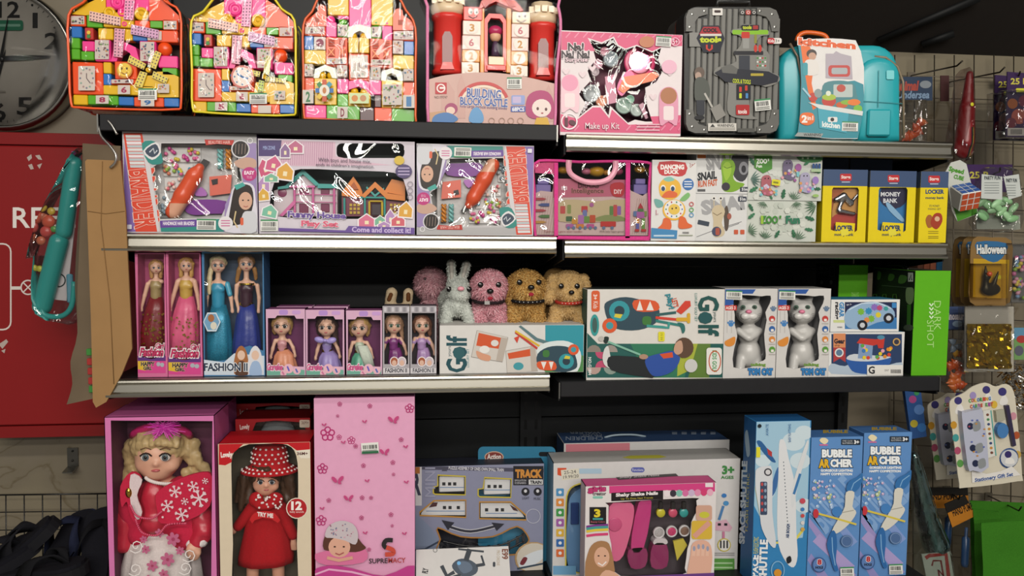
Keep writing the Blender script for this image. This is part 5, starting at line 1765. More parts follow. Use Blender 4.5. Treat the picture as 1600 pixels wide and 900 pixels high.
# ------------------------------------------------------------------ zoo puzzle boxes, stacked
def frond(A, x, y, s, rot, c, n=7):
 for i in range(n):
  a = R(rot + (i - (n - 1) / 2) * 18)
  A.poly([(x, y), (x + s * .5 * math.cos(a - .1), y + s * .5 * math.sin(a - .1)), (x + s * math.cos(a), y + s * math.sin(a)), (x + s * .5 * math.cos(a + .1), y + s * .5 * math.sin(a + .1))], c)
def leafy(A, x, y, s, rot, c):
 P = [(0, 0), (.3, -.22), (.38, -.12), (.6, -.24), (.64, -.12), (.85, -.14), (1, 0), (.85, .14), (.64, .12), (.6, .24), (.38, .12), (.3, .22)]
 A.poly([(x + s * (a * math.cos(R(rot)) - b * math.sin(R(rot))), y + s * (a * math.sin(R(rot)) + b * math.cos(R(rot)))) for a, b in P], c)
z1 = Carton('zoo_puzzle_box', 'pale carton with green leaves and plain front, lower zoo puzzle', 'toy box', 1167, 314, 1275, 374, .02, .08, '#c9cec4', z=ZR['s2'], side='#9fae98', group='zoo puzzle cartons')
A = z1.art()
for i in range(46):
 x, y = rnd.uniform(1190, 1255), rnd.uniform(320, 366)
 A.poly(circ(x, y, 5, 5, 6), rnd.choice(('#bfc6bb', '#d3d7cd', '#c4cbbf')))
for x, y, s, r_, c in ((1169, 318, 14, 60, '#2f6a4a'), (1168, 342, 14, -40, '#3a7a55'), (1272, 344, 16, 200, '#2f6a4a'), (1270, 360, 14, 190, '#3a7a55'), (1210, 372, 14, -60, '#2f6a4a'), (1240, 372, 14, -100, '#3a7a55')):
 leafy(A, x, y, s, r_, c)
for x, y, s, r_ in ((1274, 322, 20, 170), (1168, 362, 16, -20), (1194, 373, 14, -80), (1244, 374, 16, -70), (1192, 315, 12, 110), (1242, 315, 12, 80)):
 frond(A, x, y, s, r_, '#3b6a48')
A.text('ZOO', 1187, 337, 1214, 350, '#3f8a34', bold=.05)
A.text("'", 1216, 337, 1219, 342, '#3f8a34', bold=.05)
A.text('Fun', 1226, 337, 1248, 350, '#2f7a5a', bold=.05)
A.rect(1187, 337, 1191, 350, '#9ac23a', 1)
A.done()
f = Carton('zoo_puzzle_box', 'pale carton with colourful crystal animals, upper zoo puzzle', 'toy box', 1169, 241, 1284, 313, .018, .08, '#c9cdc6', z=ZR['s2'] + z1.H + .001, side='#2f5a48', group='zoo puzzle cartons')
A = f.art()
for i in range(30):
 A.poly(circ(rnd.uniform(1180, 1270), rnd.uniform(262, 308), 5, 5, 6), rnd.choice(('#c1c8bf', '#d3d6cf')))
A.poly([(1178, 241), (1206, 242), (1206, 264), (1192, 271), (1178, 262)], '#4e8f38')
A.text('ZOO', 1181, 248, 1198, 256, '#eef2ea', bold=.05)
A.text("'", 1199, 248, 1201, 252, '#eef2ea', bold=.05)
A.text('Fun', 1181, 257, 1190, 262, '#eef2ea', bold=.04)
A.blob([(1246, 242), (1284, 243), (1282, 252), (1262, 254), (1248, 250)], '#3f7a45')
for x in (1252, 1260, 1270):
 A.rect(x, 246, x + 3, 249, '#b9d0b0')
for x, y, s, r_, c in ((1171, 246, 14, 60, '#2f6a4a'), (1170, 300, 16, -30, '#3a7a55'), (1282, 270, 14, 200, '#3a7a55'), (1282, 296, 14, 190, '#2f6a4a'), (1222, 311, 16, -80, '#2f6a4a'), (1206, 312, 9, -120, '#3a7a55'), (1255, 258, 10, -30, '#3a7a55')):
 leafy(A, x, y, s, r_, c)
frond(A, 1172, 280, 18, 0, '#3b6a60')
frond(A, 1238, 312, 14, -70, '#3b6a48')
for x, y, c, c2 in ((1230, 264, '#6f6480', '#a05a9a'), (1196, 288, '#b0606a', '#c9708a'), (1256, 284, '#a9a4c0', '#9a7ac0')):
 A.blob([(x - 6, y + 14), (x - 8, y), (x - 6, y - 12), (x + 4, y - 14), (x + 8, y - 6), (x + 6, y + 6), (x + 12, y + 12), (x + 6, y + 18)], c)
 A.ell(x, y - 8, 7, 6, c)
 for i in range(14):
  A.poly(circ(x + rnd.uniform(-9, 16), y + rnd.uniform(2, 18), 2.6, 2.6, 5), rnd.choice((c2, '#7ac0c8', '#d99a5a', '#c8c2d8', '#e0a0b0')))
 A.ell(x + 16, y - 2, 5, 6, c2)
 A.ell(x - 2, y - 9, 1, 1.2, '#22222a', 6)
 A.ell(x + 3, y - 9, 1, 1.2, '#22222a', 6)
A.rect(1204, 281, 1217, 290, '#e3dc2a', 1, 8)
A.rect(1206, 284, 1214, 287, '#8a8a2a', 0, 8)
for i in range(3):
 A.rect(1267 + i * 4.6, 256, 1270.6 + i * 4.6, 264, '#34548a', 1)
A.rect(1265, 264, 1280, 269, '#a9c29a')
A.ell(1272, 306, 5, 2.4, '#9ac06a')
A.done()
# ------------------------------------------------------------------ yellow money bank boxes
def brand_badge(A, x, y, w=18, h=11):
 A.rect(x - w / 2, y - h / 2, x + w / 2, y + h / 2, '#c62c30', 2)
 A.text('Stsrgs', x - w * .4, y - h * .28, x + w * .4, y + h * .34, '#f0dcd6', bold=.04)
 A.rect(x - w * .36, y + h * .62, x + w * .36, y + h * .74, '#c2c8d8')
def locker(label, x0, x1, y0, y1, D, Y, yaw, kind):
 holes = []
 if kind < 2:
  wx0, wx1 = x0 + 15, x1 - 12
  holes = [[(wx0 + 2, 293), (wx1 - 2, 293), (wx1, 297), (wx1 - 3, 360), (wx1 - 7, 363), (wx1 - 6, 349), (wx0 + 6, 347), (wx0 + 4, 361), (wx0 - 2, 359), (wx0, 297)]]
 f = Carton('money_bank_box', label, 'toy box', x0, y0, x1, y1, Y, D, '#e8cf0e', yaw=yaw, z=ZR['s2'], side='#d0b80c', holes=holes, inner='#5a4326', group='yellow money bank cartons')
 A = f.art()
 xm = (x0 + x1) / 2
 yb = y0 + (y1 - y0) * .235
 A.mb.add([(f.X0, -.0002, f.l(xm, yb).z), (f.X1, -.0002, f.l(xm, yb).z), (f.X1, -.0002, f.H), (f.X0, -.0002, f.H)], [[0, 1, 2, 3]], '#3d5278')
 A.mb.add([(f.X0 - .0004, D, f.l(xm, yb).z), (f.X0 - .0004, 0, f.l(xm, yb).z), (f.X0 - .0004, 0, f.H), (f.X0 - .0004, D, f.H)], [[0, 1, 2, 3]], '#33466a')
 brand_badge(A, xm + 2 if kind < 2 else xm + 1, y0 + 12)
 if kind < 2:
  A.text('LOCKER', xm - 15, 352, xm + 13, 361, '#24406a', bold=.05)
  A.text('money bank', xm - 16, 364, xm + 14, 370, '#3f4a52', bold=.03)
  A.rect(xm - 6, 358, xm + 6, 368, '#e6d838', 1, -8)
  brick_block(f, 'picture_card', wx0 - 4, 290, wx1 + 4, 364, .012, .014, ('#a85a34', '#2f78b4')[kind])
  B = Art(f, .011)
  if kind == 0:
   B.blob([(1302, 320), (1320, 296), (1342, 298), (1342, 330), (1322, 350), (1302, 346)], '#c08a48')
   B.blob([(1300, 340), (1318, 332), (1342, 336), (1342, 360), (1302, 360)], '#b03c34')
   B.done(name='card_print')
   cat_ = [Cc(f, (1306, 312, 4), (1318, 306, 4), 4, 5), Cc(f, (1318, 306, 4), (1330, 318, 4), 5, 4), Cc(f, (1318, 308, 4), (1310, 328, 4), 4, 3), Cc(f, (1328, 318, 4), (1340, 304, 4), 3, 2), Cc(f, (1312, 330, 4), (1334, 334, 4), 4, 3)]
   body('bank_figure', cat_, .002, .004, mat('#b9babd', 'foil', bump=.2), f.o)
  else:
   B.ell(xm + 2, 306, 22, 20, '#2a2846')
   B.text('MONEY', xm - 18, 300, xm + 13, 307, '#e4e6ea', bold=.03)
   B.text('BANK', xm - 14, 310, xm + 8, 317, '#e4e6ea', bold=.03)
   B.blob([(xm - 10, 318), (xm - 4, 318), (xm + 18, 342), (xm + 14, 346), (xm - 4, 330)], '#8ab6d8')
   B.done(name='card_print')
 elif kind == 2:
  A.text('LOCKER', 1446, 296, 1475, 303, '#2a4a7a', bold=.05)
  A.text('money bank', 1446, 307, 1475, 312, '#3a4a5a', bold=.03)
  A.text('ITS MONEY', 1452, 320, 1468, 323.5, '#7a7a4a')
  A.text('FAKING GET', 1450, 325, 1470, 328, '#7a7a4a')
  A.blob([(1446, 344), (1450, 336), (1456, 338), (1458, 352), (1450, 356)], '#a8622a')
  A.blob([(1454, 346), (1460, 334), (1470, 334), (1472, 346), (1464, 358), (1456, 354)], '#a83a22')
  A.ell(1464, 342, 4, 4, '#d9b08a')
  for y in (361, 364, 369, 371.5):
   A.rect(1450, y, 1466, y + .9, '#8a7a1a')
 A.done()
 tb = f.l(xm, y0 - 16).z - f.H
 if kind == 3:
  mb = MB()
  mb.box(f.X0, f.X1, D - .002, D, f.H, f.H + .04, mat('#2c3c5c', 'card'))
  mb.build('hang_tab', f.o)
 return f
locker('yellow and navy money bank carton with silver figure in its window', 1285, 1354, 265, 374, .045, .012, -3, 0)
locker('yellow and navy money bank carton with blue picture card in its window', 1358, 1430, 267, 375, .045, .012, -2, 1)
locker('yellow and navy money bank carton turned side on at the shelf end', 1437, 1480, 268, 376, .06, .014, -4, 2)
locker('money bank carton with navy hang tab behind the silver figure one', 1292, 1340, 268, 368, .05, .09, 0, 3)
locker('money bank carton with navy hang tab behind the blue card one', 1343, 1410, 268, 368, .05, .09, 0, 3)
# ================================================================== third row: dolls
def skirt(f, name, rings, dep, m, folds=9, amp=.1, n=40, parent=None, flat=.72, close=True):
 mb = MB()
 V = []
 k = f.k
 for i, (cx, py, hw) in enumerate(rings):
  c = f.l(cx, py, dep * k)
  t = i / (len(rings) - 1)
  for j in range(n):
   a = 2 * math.pi * j / n
   r = 1 + amp * t * math.sin(folds * a + .6 * i) + amp * .5 * t * math.sin((folds * 2 + 1) * a)
   V.append(c + Vector((hw * k * r * math.cos(a), hw * k * flat * r * math.sin(a), .0)))
 fs = [[(i + 1) * n + j, (i + 1) * n + (j + 1) % n, i * n + (j + 1) % n, i * n + j] for i in range(len(rings) - 1) for j in range(n)]
 if close:
  fs.append(list(range(n)))
  fs.append([(len(rings) - 1) * n + j for j in range(n)][::-1])
 mb.add(V, fs, m, True)
 return mb.build(name, parent or f.o)
SKIN = mat('#e0b096', 'skin')
def doll_face(f, x, y, r, dep, iris='#4a6a8a', turn=0.0, big=1.0, lips='#c0485a', lash='#2a1a16'):
 t = turn * r
 for s_ in (-1, 1):
  ex, ey = x + t + s_ * .36 * r, y + .06 * r
  d = dep - .80 * r
  e = orb(f, 'eye', ex, ey, d, .18 * r * big, mat('#ece6e0', 'plastic'), .12 * r, .15 * r * big)
  orb(f, 'iris', ex + t * .1, ey + .01 * r, d - .09 * r, .115 * r * big, mat(iris, 'plastic'), .06 * r, .125 * r * big, parent=e)
  orb(f, 'pupil', ex + t * .1, ey + .01 * r, d - .13 * r, .06 * r * big, mat('#120e0e', 'plastic'), .04 * r, .07 * r * big, parent=e)
  mb = MB()
  mb.tube([f.l(ex + q * .2 * r * big, ey - (.15 - .1 * q * q) * r * big, (d - .1 * r) * f.k) for q in (-1.05, -.5, 0, .5, 1.05)], .03 * r * f.k, mat(lash, 'matte'), 5)
  mb.build('eyelash', f.o)
  mb = MB()
  mb.tube([f.l(ex + q * .2 * r, ey - (.36 - .07 * q * q) * r, (d - .02 * r) * f.k) for q in (-1, 0, 1)], .022 * r * f.k, mat('#7a553c', 'matte'), 5)
  mb.build('eyebrow', f.o)
 orb(f, 'lips', x + t, y + .55 * r, dep - .80 * r, .16 * r, mat(lips, 'plastic'), .09 * r, .055 * r)
def head_prims(f, x, y, r, dep, turn=0.0):
 t = turn * r
 return [E(f, x, y - .08 * r, dep, .86 * r, .88 * r, .95 * r), E(f, x + t * .5, y + .42 * r, dep - .18 * r, .6 * r, .6 * r, .5 * r), E(f, x + t, y + .3 * r, dep - .84 * r, .1 * r, .13 * r, .1 * r), E(f, x - .5 * r + t * .5, y + .32 * r, dep - .4 * r, .3 * r, .3 * r, .28 * r), E(f, x + .5 * r + t * .5, y + .32 * r, dep - .4 * r, .3 * r, .3 * r, .28 * r)]
def doll(label, x0, x1, yb, Y, z, hx, hy, hr, dep, arms, bodice, skirts, haircol, hair, sh=None, waist=None, iris='#3f5f7a', group=None, big=1.0, turn=0.0, sleeves=None, belt=None, bodk='satin'):
 f = Fr('doll', label, 'doll', x0, x1, yb, Y, z=z, group=group)
 pr = head_prims(f, hx, hy, hr, dep, turn)
 sy, sw = sh
 wy, ww = waist
 pr.append(Cc(f, (hx, hy + hr * .8, dep), (hx, sy + 2, dep), hr * .3, hr * .34))
 pr.append(Cc(f, (hx - sw * .7, sy + 3, dep), (hx + sw * .7, sy + 3, dep), sw * .3, sw * .3))
 pr.append(Cc(f, (hx, sy + 4, dep), (hx, wy, dep), sw * .62, ww * .62))
 pr.append(Cc(f, (hx, wy, dep), (hx, yb - 6, dep), ww * .5, ww * .4))
 for pts in arms:
  for a, b in zip(pts, pts[1:]):
   pr.append(Cc(f, a[:2] + (dep - a[2],), b[:2] + (dep - b[2],), a[3], b[3]))
  e = pts[-1]
  pr.append(E(f, e[0], e[1] + e[3] * 1.1, dep - e[2], e[3] * 1.25, e[3], e[3] * 1.5))
 body('body', pr, max(.0016, hr * f.k * .13), hr * f.k * .14, SKIN, f.o)
 doll_face(f, hx, hy, hr, dep, iris, turn, big)
 bm = mat(bodice, bodk)
 body('bodice', [Cc(f, (hx, sy + sw * .55, dep), (hx, wy, dep), sw * .72, ww * 1.02), E(f, hx - sw * .34, sy + sw * .85, dep - sw * .42, sw * .4, sw * .34, sw * .36), E(f, hx + sw * .34, sy + sw * .85, dep - sw * .42, sw * .4, sw * .34, sw * .36)], .0022, .004, bm, f.o)
 for nm, rings, c, kd, fo, am in skirts:
  skirt(f, nm, rings, dep, mat(c, kd), fo, am)
 if belt:
  skirt(f, 'belt', [(hx, wy - 2.5, ww * 1.12), (hx, wy + 1.5, ww * 1.15)], dep, mat(belt, 'foil', bump=0.0), 1, 0, 24, flat=.85)
 if sleeves:
  body('sleeve', [Cc(f, (hx - sw, sy + 4, dep), (hx - sw * 1.3, sy + sleeves[1], dep - 2), sleeves[2], sleeves[2] * .9)], .0018, .002, mat(sleeves[0], bodk), f.o)
  body('sleeve', [Cc(f, (hx + sw, sy + 4, dep), (hx + sw * 1.3, sy + sleeves[1], dep - 2), sleeves[2], sleeves[2] * .9)], .0018, .002, mat(sleeves[0], bodk), f.o)
 hp = [E(f, hx, hy - hr * .32, dep + hr * .25, hr * 1.02, hr * .98, hr * .92)] + [Cc(f, a[:2] + (dep + a[2],), b[:2] + (dep + b[2],), a[3], b[3]) for a, b in hair]
 body('hair', hp, max(.0018, hr * f.k * .16), hr * f.k * .2, mat(haircol, 'hair'), f.o, jitter=hr * f.k * .12, jscale=220)
 return f
def glitter(f, n, x0, x1, y0, y1, dep, c, seed, name='gold_dot', s=1.2):
 r = random.Random(seed)
 mb = MB()
 for i in range(n):
  p = f.l(r.uniform(x0, x1), r.uniform(y0, y1), dep * f.k)
  mb.add([p + Vector((a * s * f.k, -.0002 * i / n, b * s * f.k)) for a, b in ((-1, -1), (1, -1), (1, 1), (-1, 1))], [[0, 1, 2, 3]], mat(c, 'foil', bump=0.0))
 o = mb.build(name + '_pattern', f.o)
 o['kind'] = 'stuff'
def happy_band(A, x0, x1, y0, y1):
 w = x1 - x0
 A.poly([(x0, y0 - 8), (x0 + w * .5, y0 - 3), (x1, y0 - 8), (x1, y0 + 3), (x0, y0 + 3)], '#5d2f7c')
 A.rect(x0, y0, x1, y1, '#d8428c')
 A.poly([(x0, y0), (x0 + w * .4, y0), (x0 + w * .3, y1 - 4), (x0, y1 - 6)], '#e0b62c')
 A.text('HAPPY', x0 + w * .14, y0 + 1, x0 + w * .62, y0 + 8, '#3a2a34', bold=.05, out='#e8d9a0', ow=.03)
 A.text('GIRL', x0 + w * .22, y0 + 8.5, x0 + w * .52, y0 + 14, '#3a2a34', bold=.05, out='#e8d9a0', ow=.03)
 A.ell(x0 + w * .75, y0 + 5, w * .07, 3.4, '#a9b0b8')
 A.ell(x0 + w * .88, y0 + 6, w * .07, 3.4, '#a9b0b8')
def fashion_box(label, x0, x1, y0, y1, yaw=0):
 f = Carton('fashion_doll_box', label, 'doll box', x0, y0, x1, y1, .018, .055, '#d56a98', yaw=yaw, z=ZL['s3'], side='#c6386c', holes=[[(x0 + 2, y0 + 2), (x1 - 2, y0 + 2), (x1 - 2, y1 - 22), (x0 + 2, y1 - 22)]], inner='#c45a86', filmargs=(.5, 14, '#ffffff', .03))
 A = f.art()
 happy_band(A, x0 + 1, x1 - 1, y1 - 19, y1)
 A.text('Fashion', x0 + 5, y1 - 40, x1 - 4, y1 - 26, '#c0305e', bold=.05, out='#efe4e8', ow=.09, shear=.25)
 A.text('Girl', x1 - 17, y1 - 47, x1 - 3, y1 - 38, '#c0305e', bold=.03, out='#efe4e8', ow=.07, shear=.2)
 A.done()
fashion_box('tall pink fashion doll carton with dark red gown, nearest the cardboard', 213, 260, 395, 583)
fashion_box('tall pink fashion doll carton with pink gown', 261, 315, 395, 585)
Z3 = ZL['s3'] + .004
LONG = lambda x, y, r: [((x - r * .8, y, 2, r * .35), (x - r * .7, y + r * 1.7, 3, r * .3)), ((x + r * .8, y, 2, r * .35), (x + r * .7, y + r * 1.7, 3, r * .3))]
d = doll('fashion doll in dark red gold-dotted gown inside a pink carton', 215, 258, 575, .022, Z3, 244, 418, 10.5, 18, [[(231, 444, 2, 3.6), (226, 462, 2, 3), (221, 482, 3, 2.2)]], '#a08a5a', [('skirt', [(244, 464, 10), (242, 485, 15), (239, 515, 19), (237, 560, 20)], '#7d1a22', 'satin', 8, .08)], '#b98a52', LONG(244, 416, 10), (437, 12), (464, 8))
glitter(d, 60, 220, 257, 490, 545, 2, '#d8a93a', 1)
d = doll('fashion doll in gold bodice and pink gown inside a pink carton', 264, 312, 577, .022, Z3, 291, 415, 11, 18, [[(278, 440, 2, 4), (271, 462, 2, 3.2), (266, 482, 4, 2.4)], [(304, 440, 2, 4), (309, 462, 2, 3.2), (311, 480, 4, 2.4)]], '#c6a044', [('skirt', [(291, 463, 11), (290, 485, 17), (288, 515, 22), (287, 560, 23)], '#dc5a84', 'satin', 9, .09)], '#c79a52', LONG(291, 413, 11), (435, 14), (463, 9))
glitter(d, 50, 266, 310, 495, 548, 0, '#e0bd52', 2)
# ------------------------------------------------------------------ twin doll carton
f = Carton('twin_doll_box', 'tall clear carton holding two gowned dolls side by side', 'doll box', 317, 394, 413, 586, .018, .07, '#3f78a8', z=ZL['s3'], side='#3a5f8a', holes=[[(319, 396), (411, 396), (411, 548), (390, 540), (372, 546), (360, 562), (319, 566)]], inner='#44566e', filmargs=(.5, 12, '#ffffff', .035))
A = f.art()
A.poly([(317, 562), (350, 566), (366, 552), (413, 556), (413, 586), (317, 586)], '#c9d5e2')
for x, c, c2 in ((377, '#a8683a', '#5a3a2a'), (399, '#d9d8de', '#9ab4d8')):
 A.blob([(x - 11, 584), (x - 9, 552), (x, 540), (x + 9, 552), (x + 11, 584)], c)
 A.ell(x, 555, 6, 7.5, '#e2bda6')
 A.blob([(x - 9, 586), (x - 5, 566), (x + 6, 566), (x + 10, 586)], c2)
A.text('FASHION II', 319, 567, 387, 580, '#26344c', bold=.03, out='#e9eef2', ow=.05)
A.poly(circ(331, 503, 14, 17, 6), '#cfdbe4')
A.poly(circ(331, 503, 12, 14.5, 6), '#6fa0c4')
A.ell(330, 497, 5, 6, '#a8683a')
A.ell(334, 509, 5, 6, '#d8d2c0')
A.done()
d = doll('doll with blonde plait and turquoise gown in the twin carton', 320, 364, 580, .022, Z3, 341, 414, 13, 22, [[(327, 446, 2, 4), (323, 466, 2, 3.2), (322, 486, 3, 2.4)], [(356, 446, 0, 4), (361, 466, 0, 3.2), (363, 484, 1, 2.4)]], '#2b93b8', [('skirt', [(342, 476, 11), (342, 500, 17), (341, 535, 21), (341, 570, 22)], '#1f86a8', 'glit', 7, .07)], '#d8c496', [((330, 420, -2, 4), (327, 436, -4, 4)), ((327, 436, -4, 4), (327, 458, -6, 3))], (440, 14), (476, 9.5), big=1.35, sleeves=('#3fa0c0', 20, 4.4))
d = doll('doll with auburn hair and royal blue gown in the twin carton', 364, 410, 580, .022, Z3, 385, 412, 13, 22, [[(370, 446, 2, 3.6), (369, 466, 2, 3), (373, 484, 3, 2.4)], [(402, 446, 2, 3.6), (405, 466, 2, 3), (404, 484, 3, 2.4)]], '#3a1a2a', [('skirt', [(386, 475, 11), (386, 500, 17), (386, 535, 21), (386, 570, 22)], '#27368c', 'satin', 8, .08)], '#a0703a', [((374, 420, -2, 4), (370, 440, 2, 3)), ((398, 420, -2, 3.6), (400, 436, 2, 3))], (440, 14), (475, 9.5), big=1.35, belt='#b9983a')
skirt(d, 'collar_trim', [(386, 442, 12), (386, 445, 12.6)], 22, mat('#c2a03a', 'foil', bump=0.0), 1, 0, 24, flat=.8)
# ------------------------------------------------------------------ small doll cartons
def small_box(label, x0, x1, y0, y1, Y, front=True, silver=False, group='small doll cartons'):
 wn = [(x0 + 2.5, y0 + (14 if not silver else 11)), (x0 + 14, y0 + (14 if not silver else 11)), (x0 + 17, y0 + (10 if not silver else 11)), (x1 - 17, y0 + (10 if not silver else 11)), (x1 - 14, y0 + (15 if not silver else 11)), (x1 - 2.5, y0 + (15 if not silver else 11)), (x1 - 2.5, y1 - 14), (x0 + 2.5, y1 - 16)]
 if silver:
  wn = [wn[0], wn[5], (x1 - 2.5, y1 - 18), (x0 + 2.5, y1 - 18)]
 f = Carton('small_doll_box', label, 'doll box', x0, y0, x1, y1, Y, .05, '#d8a9c6' if not silver else '#a9a4aa', z=ZL['s3'], side='#8a4a78' if not silver else '#4a444c', holes=[wn] if front else [], inner='#6b2c5c' if not silver else '#3c3238', group=group, filmargs=(.4, 14, '#ffffff', .03))
 if not front:
  return f
 A = f.art()
 if not silver:
  A.rect(x0 + 20, y0 + 1, x0 + 34, y0 + 9, '#b48ad0', 3)
  A.rect(x0 + 40, y0 + 2, x0 + 54, y0 + 8, '#c99ad4', 3)
  A.poly([(x0 + 1, y1 - 8), (x0 + 20, y1 - 13), (x1 - 1, y1 - 9), (x1 - 1, y1), (x0 + 1, y1)], '#6fae9a')
  A.text('Gorefee', x0 + 1, y1 - 19, x0 + 26, y1 - 8, '#d3588e', bold=.05, out='#f0e2ea', ow=.08, shear=.2)
  for cx, cy, r, c in ((x0 + 35, y1 - 11, 7.5, '#6a5ac0'), (x0 + 48, y1 - 8, 6, '#5a6ab8'), (x0 + 27, y1 - 4, 5, '#d0709a')):
   A.ell(cx, cy, r, r, '#e9b4c4')
   A.line([(cx - 2, cy - r * .5), (cx + 1, cy + r * .5)], 2.6, c)
 else:
  for i in range(7):
   A.rect(x0 + 2 + i * 6, y0 + 2, x0 + 6 + i * 6, y0 + 9, ('#c8c4ca', '#8f8b92')[i % 2])
  A.rect(x0, y1 - 12, x1, y1, '#d3cfd3')
  for cx, c in ((x0 + 18, '#a85a3a'), (x0 + 30, '#c9b8c0')):
   A.ell(cx, y1 - 22, 7, 8, '#e6dfe4')
   A.ell(cx, y1 - 22, 5.6, 6.6, c)
   A.ell(cx, y1 - 20, 3.6, 4.4, '#ddb29c')
  A.text('FASHION II', x0 + 4, y1 - 12, x1 - 4, y1 - 5, '#2a2a3a', bold=.03, out='#ece8ec', ow=.05)
 A.done()
 return f
small_box('small doll carton holding the doll in a peach dress', 416, 477, 483, 587, .016)
small_box('small doll carton holding the doll in a lilac dress', 478, 538, 484, 587, .016)
small_box('small doll carton holding the doll in a mint dress', 541, 597, 485, 587, .016)
small_box('silver topped clear carton holding the doll in a plum dress', 598, 640, 478, 587, .016, silver=True)
small_box('silver topped clear carton holding the doll in a lilac blouse', 641, 682, 478, 587, .016, silver=True)
small_box('doll carton standing behind the peach dress doll', 432, 488, 479, 560, .075, False)
small_box('doll carton standing behind the lilac dress doll', 490, 544, 479, 560, .075, False)
def small_doll(label, hx, hy, hr, yb, dress, dk, hair, hw, ext=(), belt=None, sl=None, iris='#2a201c', turn=-.12, bod=None):
 x = hx + 4 * (hr / 14)
 sy = hy + hr * 1.25
 return doll(label, hx - 25, hx + 25, yb, .02, Z3, hx, hy, hr, 20, [[(hx - 11, sy + 3, 2, 3.2), (hx - 15, sy + 16, 4, 2.8), (hx - 18, sy + 28, 5, 2.2)], [(hx + 11, sy + 3, 2, 3.2), (hx + 17, sy + 14, 4, 2.8), (hx + 20, sy + 25, 5, 2.2)]], bod or dress, [('skirt', [(hx + 2, sy + 17, 8), (hx + 3, sy + 26, hw * .8), (hx + 4, yb - 12, hw), (hx + 4, yb - 6, hw)], dress, dk, 9, .1)], hair, [((hx - hr * .8, hy - hr * .2, 3, hr * .3), (hx - hr * .75, hy + hr * .7, 6, hr * .2)), ((hx + hr * .8, hy - hr * .2, 3, hr * .3), (hx + hr * .75, hy + hr * .7, 6, hr * .2))] + list(ext), (sy, 10), (sy + 17, 7), iris=iris, group='dolls in small cartons', big=1.35, belt=belt, sleeves=sl, turn=turn)
small_doll('blonde doll in a peach dress in a small carton', 441, 509, 16, 585, '#e0906c', 'satin', '#c39a5a', 19, belt='#c8a23a', bod='#c98a90')
d = small_doll('dark haired doll in a lilac dress with a large bow', 511, 511, 16, 585, '#9a86c8', 'satin', '#4a3630', 19, ext=[((523, 520, 4, 5), (527, 545, 6, 4))], belt='#c8b23a')
body('bow', [E(d, 499, 531, 2, 8, 4, 5, 15), E(d, 518, 532, 2, 8, 4, 5, -15), E(d, 508, 532, 0, 3, 3, 3)], .002, .002, mat('#a393d8', 'satin'), d.o)
d = small_doll('blonde doll in a mint gown with a lace shawl', 562, 512, 16, 585, '#55a98a', 'satin', '#c39a5a', 19, belt='#c2a03a', bod='#a9b8a0')
skirt(d, 'lace_shawl', [(566, 540, 8), (572, 556, 9), (577, 574, 7)], 9, mat('#c9d3c4', 'cloth'), 5, .2, 24, flat=.5)
small_doll('doll in a shiny plum dress in a silver topped carton', 615, 508, 14.5, 585, '#7d2f78', 'satin', '#b58a6a', 13, ext=[((626, 508, 4, 4), (629, 530, 5, 3))], sl=('#7d2f78', 9, 4.5), iris='#3a6a4a', turn=.1)
small_doll('doll in a lilac blouse in a silver topped carton', 659, 508, 14.5, 585, '#b08ac0', 'satin', '#8a5a44', 13, ext=[((670, 506, 4, 4), (672, 524, 5, 3))], sl=('#b08ac0', 9, 4.5), iris='#3a5a3a', turn=.1)
# ================================================================== third row: golf cartons and plush animals
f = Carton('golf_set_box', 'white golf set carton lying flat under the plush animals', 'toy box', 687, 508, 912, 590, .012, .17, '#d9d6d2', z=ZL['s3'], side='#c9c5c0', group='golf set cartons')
GZ = ZL['s3'] + f.H
def golf_cart(A, T):
 P = lambda *q: [T(a, b) for a, b in q]
 A.blob(P((0, .3), (.1, .1), (.4, 0), (.75, .12), (1, .3), (1, .7), (.75, .95), (.4, 1), (.12, .85)), '#2f4a58')
 A.blob(P((.55, .1), (.95, .12), (1, .4), (.6, .42)), '#e0572c')
 A.poly(P((.6, .4), (.66, .1), (.72, .4)), '#e6e2dc')
 A.poly(P((.78, .4), (.85, .12), (.92, .4)), '#e6e2dc')
 for (u, v), r, c, c2 in (((.28, .42), .24, '#2f97a2', '#2a3f4a'), ((.1, .86), .17, '#e0572c', '#3f9aa6')):
  x, y = T(u, v)
  w = abs(T(1, 0)[0] - T(0, 0)[0]) + abs(T(1, 0)[1] - T(0, 0)[1])
  A.ell(x, y, r * w * .8, r * w * .8, c)
  A.ell(x, y, r * w * .4, r * w * .4, c2)
 A.poly(P((.2, .5), (.34, .52), (.3, .64), (.18, .6)), '#d9c93a')
 A.blob(P((.72, .6), (.86, .6), (.86, .82), (.72, .82)), '#3f7a3a')
A = f.art()
A.poly([(852, 508), (912, 508), (912, 590), (852, 590)], '#2d97a8')
A.blob([(852, 592), (856, 560), (876, 548), (912, 556), (912, 592)], '#4c8a4c', 2)
A.text('Golf', 697, 524, 730, 582, '#20505a', rot=-90, bold=.03)
A.ell(717, 552, 9, 9, '#2a5d64')
A.text('yours', 701, 541, 706, 557, '#20505a', rot=-90)
A.text('LUXURY SET', 729, 545, 733, 574, '#3a8a94', rot=-90)
for P, c, P2 in (([(745, 516), (794, 527), (785, 566), (736, 558)], '#a9a19a', [(748, 520), (784, 528), (779, 545), (744, 540)]), ([(790, 548), (836, 540), (840, 580), (792, 585)], '#a9a19a', [(793, 552), (828, 545), (830, 556), (795, 561)])):
 A.poly(P, '#8a837c')
 A.poly([(p[0] * .97 + .03 * P[0][0] + .5, p[1] * .97 + .03 * P[0][1] + .5) for p in P], '#cfc8c0')
 A.poly(P2, '#d8562c')
A.poly([(783, 527), (794, 529), (785, 565), (775, 563)], '#b9ada2')
A.poly([(828, 543), (836, 541), (840, 579), (830, 580)], '#b9ada2')
